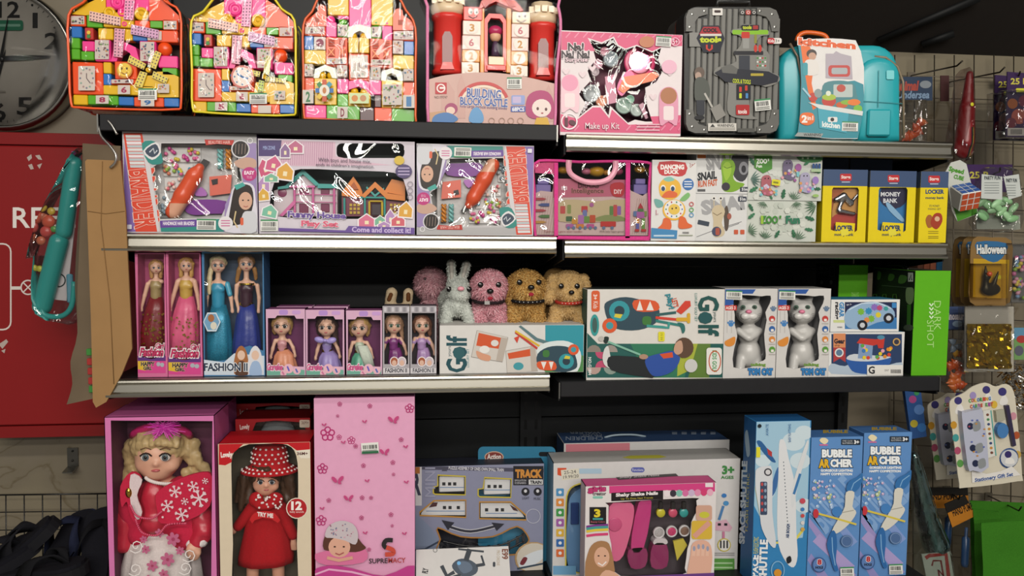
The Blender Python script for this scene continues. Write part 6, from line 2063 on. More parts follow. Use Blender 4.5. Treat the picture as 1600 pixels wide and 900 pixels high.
A.ell(757, 546, 8, 6, '#e6e3de')
A.ell(773, 536, 6, 5, '#dcd9d4')
A.blob([(744, 548), (754, 552), (766, 556), (764, 564), (748, 560)], '#d99a7a')
A.ell(810, 572, 8, 6, '#3f9aa6')
A.line([(805, 519), (840, 545), (858, 566)], 3.4, '#c83a30')
A.line([(805, 517), (845, 542)], 3, '#e0b52a')
A.poly([(803, 528), (812, 524), (808, 536)], '#d8402e')
A.line([(812, 508), (838, 530), (870, 540)], 5, '#5a7a80')
A.blob([(838, 548), (850, 536), (880, 532), (900, 540), (908, 556), (902, 580), (880, 588), (862, 574), (846, 560)], '#d9e2e2')
golf_cart(A, lambda u, v: (902 - u * 62, 584 - (v * .9 + .05) * 46))
A.done()
f = Carton('golf_set_box', 'golf set carton with a boy golfer picture beside the cat cartons', 'toy box', 917, 452, 1131, 590, .016, .09, '#d9d5cf', z=ZR['s3'], side='#2a5f58', top='#27302f', group='golf set cartons')
A = f.art()
A.poly([(917, 520), (934, 537), (1131, 537), (1131, 590), (917, 590)], '#235e58')
A.poly([(985, 537), (1076, 537), (1070, 590), (1010, 590)], '#2f7a5a')
A.poly([(1060, 537), (1090, 537), (1085, 575), (1058, 588)], '#a9b43a')
A.poly([(1090, 537), (1110, 537), (1108, 590), (1075, 590)], '#5f7f34')
for i, c in enumerate(('#8a8076', '#c24a6e', '#9a9088', '#b89a90', '#c24a6e', '#8a9a90')):
 x, y = 922 + (i % 3) * 13, 540 + (i // 3) * 24
 A.poly(circ(x + 6, y + 10, 11, 11, 8, 0, 180) if i % 2 else circ(x + 6, y + 10, 11, 11, 8, 180, 360), c)
A.text('NO.G1804', 919, 558, 924, 586, '#e0e4e0', rot=90, bold=.03)
A.rect(924, 454, 937, 487, '#dc5a2c', 4)
A.text('3+', 927, 460, 933, 468, '#f4e9e0', rot=90, bold=.03)
A.text('Kids', 927, 471, 934, 482, '#f4e9e0', rot=90)
A.ell(929, 508, 7, 17, '#2f9a98')
A.ell(929, 508, 4, 12, '#3f5f5a')
golf_cart(A, lambda u, v: (944 + u * 84, 464 + v * 52))
for (a, b), w, c in ((((1024, 492), (1056, 488)), 4, '#2f5f60'), (((1024, 496), (1056, 499)), 4, '#d8402e'), (((1024, 501), (1062, 508)), 4, '#2f7f7a'), (((1010, 509), (1036, 511)), 4, '#3a9a90')):
 A.line([a, b], w, c)
A.poly([(1056, 486), (1070, 470), (1078, 470), (1079, 478), (1064, 491)], '#d8402e')
A.rect(1056, 496, 1078, 502, '#d9a92a', 2)
A.rect(1073, 489, 1078, 505, '#d9a92a', 2)
A.blob([(1058, 504), (1068, 506), (1070, 516), (1066, 521), (1063, 512)], '#2f6f6a')
A.line([(1036, 511), (1044, 512), (1045, 503)], 4, '#3a9a90')
A.text("LET'S", 1050, 466, 1059, 480, '#d8502c', rot=75, bold=.03)
A.text('play!', 1040, 459, 1052, 483, '#2f8a98', rot=80, bold=.04)
A.text('LUXURY GOLF SET', 1085, 458, 1089, 502, '#3a8a84', rot=90)
A.text('Golf', 1090, 462, 1123, 525, '#1f5350', rot=90, bold=.03)
A.ell(1101, 496, 9, 9, '#23565a')
A.text('yours', 1113, 487, 1118, 503, '#1f5350', rot=90)
A.rect(1028, 518, 1038, 533, '#e2d92a', 2)
A.text('19.99', 1031, 520, 1035, 531, '#8a8a2a', rot=90)
# the golfing boy
A.line([(948, 533), (1000, 554)], 3.2, '#7fb8a2')
A.blob([(944, 526), (951, 527), (948, 536), (943, 534)], '#22302e')
A.ell(939, 529, 4.5, 4, '#b9b6b0')
A.blob([(944, 545), (950, 541), (954, 560), (960, 576), (946, 572), (941, 560)], '#d5d5d2')
A.blob([(950, 558), (975, 556), (1014, 562), (1022, 588), (1004, 588), (955, 578)], '#23272a')
A.blob([(1008, 560), (1030, 552), (1052, 548), (1062, 560), (1050, 580), (1024, 588), (1012, 578)], '#2a4fa4')
A.poly([(1030, 553), (1050, 550), (1051, 558), (1036, 560)], '#d8502c')
A.ell(1005, 557, 7, 4, '#b08a72')
A.ell(1068, 543, 15, 16, '#5f4636')
A.blob([(1052, 548), (1055, 536), (1064, 532), (1066, 548), (1058, 554)], '#c69a80')
A.ell(1079, 571, 10, 10.5, '#c9c9c6')
A.rect(1103, 543, 1127, 585, '#e2e0da', 4)
A.text('KIDS GOLF', 1112, 547, 1119, 581, '#3f9a5a', rot=90, bold=.03)
A.ring(1116, 564, 9, 1.6, '#c8502c', 16)
A.done()
# ------------------------------------------------------------------ plush animals
BLKP = mat('#0c0a0a', 'plastic')
def plush(name, label, x0, x1, yb, Y, z, prims, col, h=.0026, k=.009, furn=0, fl=.006, tints=None, group='plush animals on the golf carton', jit=.0015):
 f = Fr(name, label, 'plush toy', x0, x1, yb, Y, z=z, group=group)
 b = body('body', [p(f) for p in prims], h, k, mat(col, 'fur'), f.o, jitter=jit, jscale=160)
 if furn:
  fur(b, furn, fl, .0011, [mat(c, 'cloth', bump=0.0) for c in (tints or (col,))], curl=1.1)
 return f
eE = lambda *a: (lambda f: E(f, *a))
cC = lambda *a: (lambda f: Cc(f, *a))
def dog_face(f, ex1, ex2, ey, nx, ny, d, er=3.6, nr=4.5, tongue=True):
 for ex in (ex1, ex2):
  e = orb(f, 'eye', ex, ey, d, er, BLKP, er * .7)
  orb(f, 'eye_glint', ex - er * .3, ey - er * .35, d - er * .65, er * .22, mat('#f2f2f2'), parent=e)
 orb(f, 'nose', nx, ny, d - 9, nr, BLKP, nr * .7, nr * .75)
 if tongue:
  orb(f, 'tongue', nx, ny + 11, d - 5, nr * .8, mat('#a8283a', 'cloth'), 2, 3)
def collar(f, cx, cy, r, dep, m, dots=None):
 mb = MB()
 mb.tube([f.l(cx + r * math.cos(a), cy + 3.5 * math.sin(-a) * (1 if math.sin(a) < 0 else .3), (dep + r * 1.15 * math.sin(a)) * f.k) for a in [i * .3142 for i in range(20)]], 2.6 * f.k, m, 6, True)
 mb.build('collar', f.o)
 if dots:
  mb = MB()
  for i in range(11):
   a = -math.pi * (i + .5) / 11
   p = f.l(cx + r * math.cos(a), cy + 3.5 * math.sin(-a), (dep + r * 1.15 * math.sin(a)) * f.k)
   mb.ball(p + Vector((0, -2.3 * f.k, .3 * f.k)), .8 * f.k, mat(dots), 6, 4)
  mb.build('dot_pattern', f.o)
# grey rabbit
f = plush('plush_rabbit', 'grey plush rabbit with upright ears on the golf carton', 686, 742, 507, .07, GZ, [eE(716, 454, 22, 20, 22, 21), eE(718, 462, 8, 13, 12, 11), eE(712, 478, 34, 21, 34, 18), eE(704, 470, 60, 20, 24, 22),
 cC((700, 482, 16), (697, 499, 8), 9, 8.5), cC((727, 482, 16), (733, 499, 8), 9, 8.5), eE(696, 502, 2, 9.5, 12, 5.5), eE(734, 502, 2, 9.5, 12, 5.5), cC((696, 484, 60), (693, 493, 60), 10, 9), cC((728, 484, 60), (733, 493, 60), 10, 9),
 cC((706, 438, 26), (705, 412, 28), 6, 6.5), cC((721, 438, 26), (729, 414, 28), 6, 6.5)], '#c3c8c0', jit=.001, furn=5000, fl=.004, tints=('#b6bcb4', '#c9cec6', '#d3d6cf'))
for x, y, x2, y2 in ((706, 436, 705, 410), (722, 436, 729, 412)):
 body('inner_ear', [Cc(f, (x, y, 20.5), (x2, y2, 21.5), 3, 3.6)], .002, .001, mat('#b3afa6', 'cloth'), f.o)
for ex in (702, 733):
 e = orb(f, 'eye', ex, 452, 6, 4.4, BLKP, 3.6)
 orb(f, 'eye_glint', ex - 1.5, 450, 2.2, 1.1, mat('#f4f4f4'), parent=e)
orb(f, 'nose', 720, 451, -5, 5.5, mat('#eb9aa8', 'plastic'), 3, 3.6)
# pink curly dog
DOGP = lambda cx, hy, lx, rx: [eE(cx, hy, 18, 27, 25, 25), eE(cx + 1, hy + 12, 2, 14, 12, 11), eE(cx, hy + 32, 30, 24, 30, 18), cC((lx + 2, hy + 38, 18), (lx, 498, 10), 9.5, 9), cC((rx - 2, hy + 38, 18), (rx, 498, 10), 9.5, 9), eE(lx, 501, 5, 10.5, 12, 6), eE(rx, 501, 5, 10.5, 12, 6), cC((lx, hy + 40, 56), (lx, 493, 56), 10, 10), cC((rx, hy + 40, 56), (rx, 493, 56), 10, 10)]
f = plush('plush_dog', 'pink curly plush dog between the rabbit and the golden curly dog', 734, 794, 506, .075, GZ, DOGP(764, 447, 748, 780), '#e298a5', furn=15000, fl=.0085, tints=('#eaa9b4', '#d98896', '#e29aa6', '#f0bcc4'))
dog_face(f, 751, 779, 445, 766, 455, -9, 4.4, 5.4)
collar(f, 764, 470, 23, 14, mat('#2a2024', 'cloth'))
mb = MB()
a = f.l(761, 473, -15 * f.k)
mb.box(a.x - .006, a.x + .006, a.y - .003, a.y, a.z - .004, a.z + .004, mat('#c9c6c2', 'metal'))
mb.build('collar_buckle', f.o)
f = plush('plush_dog', 'golden curly plush dog with black spotted collar', 793, 852, 507, .075, GZ, DOGP(822, 447, 803, 839) + [eE(800, 455, 22, 10, 12, 20), eE(846, 455, 22, 9, 12, 19)], '#c8934a', furn=15000, fl=.0085, tints=('#d3a256', '#b88440', '#c8944c', '#e0b870'))
dog_face(f, 812, 842, 441, 830, 449, -9, 4.4, 5.4)
collar(f, 825, 469, 25, 14, mat('#1c1a1c', 'cloth'), '#e6e4e0')
f = plush('plush_dog', 'tan short haired plush puppy with long ears and red collar', 850, 922, 510, .07, GZ, [eE(888, 449, 20, 28, 24, 27), eE(892, 462, 4, 17, 14, 12), eE(886, 480, 32, 27, 30, 20), cC((870, 486, 18), (867, 500, 12), 11, 10.5), cC((904, 486, 18), (908, 500, 12), 11, 10.5), eE(866, 504, 6, 12, 13, 6), eE(908, 504, 6, 12, 13, 6),
 cC((864, 436, 20), (858, 464, 14), 8, 9), cC((912, 436, 20), (918, 464, 14), 8, 9), cC((870, 490, 54), (870, 495, 54), 11, 11), cC((906, 490, 54), (906, 495, 54), 11, 11)], '#cda66a', furn=6000, fl=.0045, tints=('#d3ae74', '#c29a5e', '#dcb982'), jit=.001)
dog_face(f, 877, 902, 447, 893, 457, -6, 4.2, 4.6, False)
collar(f, 889, 471, 20, 8, mat('#b83226', 'cloth'), '#f0e0d8')
# plush toys further back
f = plush('plush_dog', 'pink curly plush dog set back behind the boxed dolls', 650, 700, 587, .17, ZL['s3'], [eE(673, 441, 18, 23, 22, 23), eE(676, 500, 30, 22, 26, 40), cC((676, 460, 20), (676, 490, 24), 11, 14), cC((664, 530, 30), (662, 570, 30), 11, 11), cC((690, 530, 30), (692, 570, 30), 11, 11), eE(676, 565, 30, 24, 24, 16)], '#cf949e', furn=9000, fl=.009, tints=('#d9a3ac', '#c58a94', '#d9aab0'))
orb(f, 'eye', 664, 436, -2, 3, BLKP)
f = plush('plush_rabbit', 'beige plush rabbit whose ears show behind the small doll cartons', 598, 650, 575, .13, ZL['s3'], [eE(622, 492, 18, 22, 20, 18), eE(622, 545, 22, 24, 24, 34), cC((608, 482, 18), (612, 458, 18), 8, 9), cC((636, 482, 18), (638, 458, 18), 7, 8)], '#cbb492', jit=.001)
for x, y, x2, y2 in ((608, 468, 611, 460), (638, 468, 638, 460)):
 body('inner_ear', [Cc(f, (x, y, 11), (x2, y2, 10.5), 3.6, 3.4)], .002, .001, mat('#6a4022', 'cloth'), f.o)
f = plush('plush_dog', 'brown plush toy hidden behind the tan puppy', 846, 890, 507, .13, GZ, [eE(868, 440, 14, 21, 16, 22), eE(868, 478, 16, 20, 14, 26)], '#8a6a3e', jit=.001)
# ------------------------------------------------------------------ cat figures in window cartons
def cat_box(label, dlabel, dx, tx):
 X = lambda P: [(x + dx, y) for x, y in P]
 wn = X([(1146, 478), (1147, 466), (1156, 461), (1180, 462), (1190, 463), (1204, 462), (1203, 474), (1196, 488), (1198, 500), (1194, 522), (1196, 546), (1196, 561), (1188, 565), (1172, 574), (1146, 574), (1147, 545), (1152, 525), (1148, 508), (1148, 492)])
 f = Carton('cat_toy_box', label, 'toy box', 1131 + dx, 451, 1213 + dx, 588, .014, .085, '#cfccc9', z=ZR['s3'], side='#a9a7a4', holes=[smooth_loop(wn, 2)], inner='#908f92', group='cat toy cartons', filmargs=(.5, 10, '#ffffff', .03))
 A = f.art()
 A.poly(X([(1132, 452), (1181, 452), (1176, 459), (1156, 459), (1146, 465), (1146, 476), (1132, 478)]), '#2a56a4')
 A.rect(1133 + dx, 477, 1151 + dx, 485, '#c8322e', 1)
 A.text('AGES 3', 1134 + dx, 478.5, 1149 + dx, 483.5, '#f2e6e2', bold=.03)
 for px in (1136, 1143):
  A.line(X([(px, 486), (px, 520)]), .8, '#b5b0ac')
 def paw(x, y, c, s=1.0):
  A.ell(x, y + 1.5 * s, 3 * s, 2.6 * s, c, 10)
  for q in (-3.4, -1.2, 1.2, 3.4):
   A.ell(x + q * s, y - (2.2 if abs(q) < 2 else .6) * s, 1.1 * s, 1.5 * s, c, 7)
 paw(1142 + dx, 505, '#3f7fc0', 1.3)
 paw(1208 + dx, 482, '#5f7a9a', 1.1)
 A.blob(X([(1132, 534), (1138, 530), (1148, 526), (1148, 536), (1142, 541), (1134, 540)]), '#dd8a34')
 for y, c in ((498, '#c63c36'), (514, '#2f62a8'), (530, '#dd8638'), (546, '#5a9a3c')):
  A.ell(1206 + dx, y, 4.8, 4.8, c)
  A.rect(1204 + dx, y, 1208.5 + dx, y + 4, '#e6e0da', 1)
  A.rect(1201 + dx, y + 7, 1211 + dx, y + 8, '#b0a9a4')
 A.text('talking', 1172 + dx, 567, 1196 + dx, 573, '#6f9a3a', bold=.05)
 A.text('TOM CAT', 1168 + dx, 575, 1207 + dx, 586, '#2f7ec0', bold=.08, out='#1f4a86', ow=.04)
 A.tag(1134 + dx, 454, 1159 + dx, 468, 2)
 A.done()
 c = Fr('cat_figure', dlabel, 'toy figure', 1146 + dx, 1196 + dx, 582, .02, z=ZR['s3'] + .004, group='grey cat figures')
 GY = mat('#cbc9c5', 'plastic')
 e = lambda x, y, *r: E(c, x + dx, y, *r)
 cc = lambda a, b, ra, rb: Cc(c, (a[0] + dx, a[1], a[2]), (b[0] + dx, b[1], b[2]), ra, rb)
 body('body', [e(1170, 487, 22, 21, 18, 20), e(1170, 493, 10, 17, 12, 11), e(1170, 522, 24, 17, 15, 18), e(1170, 552, 26, 19, 16, 24), cc((1160, 470, 22), (1153, 462, 22), 6, 2), cc((1180, 470, 22), (1187, 462, 22), 6, 2),
  cc((1154, 517, 18), (1168, 528, 8), 6, 5), cc((1186, 517, 18), (1172, 528, 8), 6, 5), cc((1158, 560, 22), (1156, 576, 14), 8, 7.5), cc((1182, 560, 22), (1184, 576, 14), 8, 7.5)], .0026, .006, GY, c.o)
 body('tail', [cc((1182, 566, 34), (1193, 552, 34), 6, 5.5), cc((1193, 552, 34), (1190, 522, 34), 5.5, 5.5), cc((1190, 522, 34), (1196, 498, 34), 5.5, 5)], .0026, .003, mat('#8f8f90', 'plastic'), c.o)
 body('muzzle', [e(1165, 494, 2, 8, 6, 6), e(1176, 494, 2, 8, 6, 6)], .002, .003, mat('#d6d4d0', 'plastic'), c.o)
 orb(c, 'nose', 1170 + dx, 487, -1, 5, mat('#e07a9a', 'plastic'), 4, 3.2)
 for q in (-9, 9):
  ee = orb(c, 'eye', 1170 + q + dx, 480, 5, 4, mat('#4a6a58', 'plastic'), 3, 3.4)
  orb(c, 'pupil', 1170 + q + dx, 480, 2.4, 1.6, BLKP, parent=ee)
  for w in (-3, 0, 3):
   mb = MB()
   mb.tube([c.l(1170 + q * 1.1 + dx, 494 + w * .6, 0), c.l(1170 + q * 2.1 + dx, 493 + w, 2 * c.k)], .0003, mat('#3a3a3a', 'matte'), 4)
   mb.build('whisker', c.o)
cat_box('white cat toy carton with window next to the golf carton', 'grey toy cat with pink nose in the carton by the golf set', 0, 0)
cat_box('white cat toy carton with window next to the gear car carton', 'grey toy cat with pink nose in the carton by the gear car', 83, 0)
# ------------------------------------------------------------------ gear car and gear ship cartons
g2 = Carton('gear_ship_box', 'carton with a toy ship full of gears under the gear car', 'toy box', 1295, 519, 1412, 588, .014, .09, '#dcdcda', z=ZR['s3'], side='#2f7fa8')
A = g2.art()
A.rect(1299, 522, 1409, 584, '#2a3f66')
A.blob([(1299, 584), (1299, 568), (1320, 572), (1344, 562), (1376, 572), (1409, 566), (1409, 584)], '#aebfd0')
A.rect(1302, 521, 1321, 543, '#d98a5a')
A.poly([(1302, 543), (1321, 543), (1321, 566), (1312, 560), (1302, 566)], '#b03a3e')
A.text('Gear', 1303, 529, 1320, 537, '#2a2430', bold=.05)
A.text('ship', 1304, 538, 1312, 542, '#2a2430')
A.ell(1311, 551, 7, 7, '#e0dcd8')
A.ell(1311, 551, 5, 5, '#5a7a98')
A.blob([(1322, 560), (1340, 556), (1370, 562), (1392, 558), (1386, 574), (1366, 584), (1336, 582), (1326, 572)], '#2a5aa8')
A.blob([(1322, 560), (1334, 553), (1372, 556), (1392, 558), (1366, 564), (1336, 564)], '#c9cfd6')
A.poly([(1342, 534), (1364, 534), (1362, 560), (1340, 560)], '#7f9ac0')
A.poly([(1338, 536), (1344, 528), (1368, 530), (1378, 536), (1364, 540)], '#c8382e')
A.poly([(1368, 530), (1382, 528), (1380, 544), (1372, 544)], '#c8382e')
A.ell(1376, 527, 6, 3.4, '#4a8aa8')
for i in range(16):
 A.ell(rnd.uniform(1346, 1394), rnd.uniform(540, 560), 3, 3, rnd.choice(('#e08a2a', '#d8402e', '#e6cc2a', '#5aa84a', '#3a7ac0', '#e6a0b0')), 8)
A.ell(1400, 534, 6, 6, '#c9a05a')
A.ell(1400, 534, 4, 4, '#3a3a4a')
A.rect(1354, 570, 1410, 586, '#e2e0da')
A.text('G', 1356, 572, 1366, 584, '#22242a', bold=.03)
A.text('GW7', 1381, 577, 1388, 580, '#3a3a3a')
for i in range(9):
 A.rect(1391 + i * 1.8, 577, 1392 + i * 1.8, 583, '#2a2a2a')
A.done()
g1 = Carton('gear_car_box', 'carton with a see-through toy racing car full of gears', 'toy box', 1298, 468, 1405, 518, .016, .085, '#e0e0de', z=ZR['s3'] + g2.H + .001, side='#2f7fa8')
A = g1.art()
A.rect(1320, 472, 1401, 514, '#222a50')
A.poly([(1320, 500), (1401, 496), (1401, 514), (1320, 514)], '#3a7ab8')
A.text('GEAR', 1311, 472, 1319, 496, '#3f86c0', rot=90, bold=.05)
A.text('racing', 1303, 472, 1311, 499, '#1e1e24', rot=90, bold=.04)
A.rect(1302, 500, 1320, 504, '#c9d48a')
A.text('WARNING', 1308, 510, 1316, 512.5, '#3a3a3a')
A.blob([(1319, 500), (1324, 484), (1344, 474), (1370, 472), (1394, 482), (1396, 498), (1370, 504), (1346, 514), (1326, 512)], '#8fb0d0')
A.line([(1326, 484), (1346, 474), (1372, 473), (1392, 482)], 1.4, '#d0e0ee')
for x, y, r, c in ((1345, 487, 6, '#7ab83a'), (1357, 486, 6, '#2f8ac0'), (1366, 480, 6, '#8a6ac0'), (1372, 492, 5, '#e0cc2a'), (1361, 498, 6, '#7ab83a'), (1354, 500, 5, '#e08a4a'), (1374, 481, 5, '#c04a7a'), (1384, 482, 4, '#3aa0a0')):
 A.poly(star(x, y, r, r * .72, 8), c)
for x, y in ((1347, 508), (1388, 497)):
 A.ell(x, y, 8, 8, '#22222a')
 A.ell(x, y, 4, 4, '#c9ccd2')
A.rect(1393, 473, 1400, 481, '#3a86c8', 1)
A.text('ages 3+', 1322, 474, 1330, 478, '#e6e6ee')
A.done()
# ------------------------------------------------------------------ lime green toy gun cartons
def gun_box(label, x0, x1, y0, y1, Y, D, first):
 f = Carton('toy_gun_box', label, 'toy box', x0, y0, x1, y1, Y, D, '#5ab412', z=ZR['s3'], side='#1b1f1e', top='#24302a', yaw=-2, group='lime green toy gun cartons')
 if first:
  A = f.art()
  A.text('DARK', 1459, 470, 1470, 516, '#a9e07a', rot=90, bold=.0, out='#3f8f14', ow=.02)
  A.text('SHOT', 1448, 500, 1459, 543, '#a9e07a', rot=90, out='#3f8f14', ow=.02)
  for i in range(4):
   A.line([(1452, 474 + i * 6.5), (1455, 478 + i * 6.5), (1458, 474 + i * 6.5)], 2.2, '#dff2d0')
  A.done()
  L = f.left()
  L.rect(1419, 426, 1427, 440, '#c9d0c4')
  L.line([(1421, 438), (1424, 429), (1425, 438)], 1.6, '#22302a')
  for x, y, w, h in ((1371, 424, 6, 12), (1388, 428, 10, 10), (1404, 430, 14, 12)):
   L.blob([(x, y + h), (x + w * .2, y), (x + w, y + h * .2), (x + w * .7, y + h)], '#4a7a34')
  L.line([(1378, 446), (1426, 450)], 1, '#4a5a4a')
  L.blob([(1416, 452), (1422, 449), (1428, 452), (1427, 470), (1422, 476), (1416, 470)], '#7f9a6a')
  L.line([(1421, 476), (1420, 510)], 6, '#3f7a2a')
  L.ell(1420, 512, 8, 5, '#55604f')
  for x in (1367, 1382, 1398):
   L.line([(x - 3, 470), (x - 2, 460), (x + 3, 460), (x + 4, 470)], 1.6, '#4a7a34')
  L.done()
  mb = MB()
  mb.tube(smooth_path([(f.X0 + .012, .05, f.H), (f.X0 + .012, .07, f.H + .008), (f.X0 + .012, .13, f.H + .008), (f.X0 + .012, .15, f.H)], 3), .004, mat('#141414', 'plastic'), 6)
  mb.build('carry_handle', f.o)
 else:
  A = f.art()
  A.text('DARK SHOT', 1330, 457, 1342, 476, '#9ad46a', rot=90)
  A.done()
  L = f.left()
  L.text('BLASTER IN', 1270, 417, 1293, 422, '#6a706c')
  L.text('THE SMART', 1267, 424, 1294, 429, '#6a706c')
  L.line(rrect(1297, 417, 1304, 432, 1), .9, '#5a625e', True)
  for x in (1259, 1272, 1284, 1299):
   L.ell(x, 441, 2.4, 3.6, '#5f665f')
  L.done()
gun_box('lime green and black toy gun carton standing at the shelf end', 1427, 1482, 423, 592, .014, .19, True)
gun_box('lime green and black toy gun carton set back behind the gear car', 1309, 1354, 414, 560, .2, .13, False)
# ================================================================== bottom row: big dolls
Z4 = ZL['s4']
PK = '#d873b0'
def open_doll_box(label, x0, y0, x1, Y, D, col, wn, side=None, inner='#7a3a60', **kw):
 # base of the box stands on the bottom shelf; the photo cuts it off
 yb = 900
 while at((x0 + x1) / 2, yb, Y).z > Z4:
  yb += 1
 return Carton('big_doll_box', label, 'doll box', x0, y0, x1, yb, Y, D, col, z=Z4, side=side, holes=[wn] if wn else [], inner=inner, **kw), yb
f, yb = open_doll_box('large pink window carton behind and beside the snowflake jacket doll', 196, 634, 356, .145, .1, PK, None, '#c4599a')
f, yb = open_doll_box('large pink window carton holding the blonde doll in a snowflake jacket', 167, 650, 338, .01, .125, PK, [(173, 657), (332, 658), (330, 925), (180, 925)], '#c85f9e', '#6a3450', filmargs=(.25, 7, '#ffffff', .015))
# blonde doll
d = Fr('doll', 'large blonde doll in a red snowflake jacket and white flowered skirt', 'doll', 190, 330, yb, .02, z=Z4 + .004)
HR = 42
pr = head_prims(d, 249, 712, HR, 52, -.12)
pr += [Cc(d, (252, 740, 54), (258, 768, 58), 14, 16), Cc(d, (256, 775, 62), (258, 850, 62), 34, 30), E(d, 303, 858, 18, 10, 9, 10), Cc(d, (306, 846, 24), (304, 858, 20), 8, 8)]
for i, (x, y) in enumerate(((295, 862), (298, 867), (303, 869), (308, 868))):
 pr.append(Cc(d, (x + 3, y - 4, 14), (x, y + 4, 16), 3, 2.6))
pr.append(Cc(d, (297, 852, 14), (294, 858, 12), 3, 2.6))
body('body', pr, .0034, .008, mat('#e2a98c', 'skin'), d.o)
doll_face(d, 248, 712, HR, 52, '#5a6a70', -.12, 1.05, '#c0585c')
ringlets = [E(d, 252, 694, 62, 47, 44, 36)]
rr = random.Random(11)
for i in range(30):
 s_ = -1 if i % 2 else 1
 x = 252 + s_ * (38 + rr.random() * (14 if s_ < 0 else 30))
 y = 690 + rr.random() * 50
 ringlets.append(Cc(d, (x, y, 50 + rr.random() * 24), (x + s_ * rr.random() * 8, y + 16, 50 + rr.random() * 20), 9, 6))
for i in range(7):
 ringlets.append(Cc(d, (222 + i * 9, 676, 34 + abs(i - 3) * 2), (219 + i * 9.5, 693 + abs(i - 3), 14 + abs(i - 3) * 4), 7, 5))
body('hair', ringlets, .0034, .006, mat('#c2a572', 'hair'), d.o, jitter=.004, jscale=90)
hb = [d.l(252 + 46 * math.cos(a), 684 - 20 * math.sin(a) * .9, (58 - 30 * math.sin(a)) * d.k) for a in [R(10 + i * 16) for i in range(11)]]
mb = MB()
mb.tube(hb, .0085, mat('#d0246e', 'satin'), 8)
mb.build('headband', d.o)
mb = MB()
for i in range(90):
 a, L = rr.uniform(0, 6.28), rr.uniform(10, 30)
 p = d.l(256 + rr.uniform(-6, 6), 668 + rr.uniform(-4, 4), 14 * d.k)
 q = p + Vector((math.cos(a) * L * d.k * 1.1, -.006 * rr.random(), math.sin(a) * L * d.k * .6 - .3 * L * d.k * .3))
 w = Vector((math.sin(a), 0, -math.cos(a))) * .0016
 mb.add([p - w, p + w, q + w * .4, q - w * .4], [[0, 1, 2, 3]], mat(rr.choice(('#d42aa6', '#b81f94', '#e254bc')), 'cloth'))
mb.build('feather_petal', d.o)['kind'] = 'stuff'
RJ = mat('#cf1f44', 'cloth')
SAT = mat('#c81f3a', 'satin')
body('jacket', [Cc(d, (238, 772, 52), (226, 830, 46), 24, 26), Cc(d, (286, 772, 52), (292, 830, 46), 30, 30), E(d, 306, 785, 46, 28, 28, 34), E(d, 206, 790, 50, 20, 26, 34), E(d, 258, 800, 60, 46, 40, 40)], .0036, .01, RJ, d.o)
body('sleeve', [Cc(d, (312, 795, 40), (320, 828, 30), 19, 17), Cc(d, (320, 828, 30), (308, 846, 24), 16, 13)], .0034, .006, SAT, d.o, jitter=.003, jscale=60)
body('sleeve', [Cc(d, (196, 800, 46), (194, 850, 40), 17, 15)], .0034, .006, SAT, d.o, jitter=.003, jscale=60)
body('cuff', [Cc(d, (300, 850, 22), (316, 846, 22), 9, 9)], .003, .002, mat('#e6dcdc', 'fur'), d.o, jitter=.0012, jscale=200)
body('blouse', [E(d, 240, 782, 34, 20, 16, 34), E(d, 240, 815, 30, 22, 16, 20)], .0032, .006, SAT, d.o, jitter=.002, jscale=70)
chunk(d, 'collar_flap', smooth_loop([(244, 772), (262, 758), (292, 744), (324, 738), (332, 752), (328, 790), (296, 812), (252, 818), (246, 800)], 3), .012, .02, RJ)
chunk(d, 'collar_flap', smooth_loop([(204, 738), (220, 748), (212, 776), (222, 800), (216, 822), (204, 806), (198, 784), (190, 792), (188, 760)], 3), .014, .022, RJ)
chunk(d, 'collar_lining', smooth_loop([(204, 742), (222, 750), (214, 774), (222, 800), (214, 812), (204, 786)], 3), .011, .0135, mat('#e2cfd2', 'cloth'))
def flake(A, x, y, r, c='#eed3da'):
 for i in range(6):
  a = R(i * 60 + 15)
  ex, ey = x + r * math.cos(a), y + r * math.sin(a)
  A.line([(x, y), (ex, ey)], r * .18, c)
  for s_ in (-.6, .6):
   A.line([(x + .6 * r * math.cos(a), y + .6 * r * math.sin(a)), (x + .6 * r * math.cos(a) + .38 * r * math.cos(a + s_), y + .6 * r * math.sin(a) + .38 * r * math.sin(a + s_))], r * .14, c)
A = Art(d, .0115)
for x, y, r in ((274, 768, 10), (302, 760, 9), (262, 790, 10), (312, 778, 14), (285, 803, 11), (290, 782, 6), (322, 750, 5)):
 flake(A, x, y, r)
for x, y in ((286, 754), (318, 762), (270, 782), (298, 792), (256, 806)):
 A.ell(x, y, 1.8, 1.8, '#eed3da', 8)
A.done(name='snowflake_print')
sk = skirt(d, 'skirt', [(252, 826, 40), (252, 850, 52), (252, 880, 58), (252, 930, 64)], 52, mat('#dcd2cf', 'cloth'), 9, .08, 60, flat=.72)
A = Art(d, (52 - 47) * d.k)
for x, y, r in ((238, 884, 9), (262, 874, 11), (256, 897, 8), (228, 858, 7), (271, 842, 11), (282, 860, 7), (225, 842, 6), (250, 832, 7), (234, 906, 9)):
 for i in range(6):
  a = i * 1.047 + .3
  A.ell(x + r * .62 * math.cos(a), y + r * .62 * math.sin(a), r * .42, r * .3, '#c8648c', 10, math.degrees(a))
 A.ell(x, y, r * .24, r * .24, '#b03a66', 8)
for x, y in ((212, 888), (290, 886), (214, 852), (296, 866)):
 A.line([(x + (2 + t * .9) * math.cos(t * .8), y + (2 + t * .9) * math.sin(t * .8)) for t in range(12)], 1.6, '#f2ecea')
A.done(name='flower_print')
mb = MB()
for P in ([(204, 790), (214, 806), (236, 810), (252, 800)], [(212, 812), (222, 832), (246, 836), (262, 820), (290, 818)]):
 for p in smooth_path(P, 8):
  mb.ball(d.l(p[0], p[1], -2 * d.k), .0026, mat('#d84a6e', 'plastic'), 6, 4)
mb.build('bead_chain', d.o)
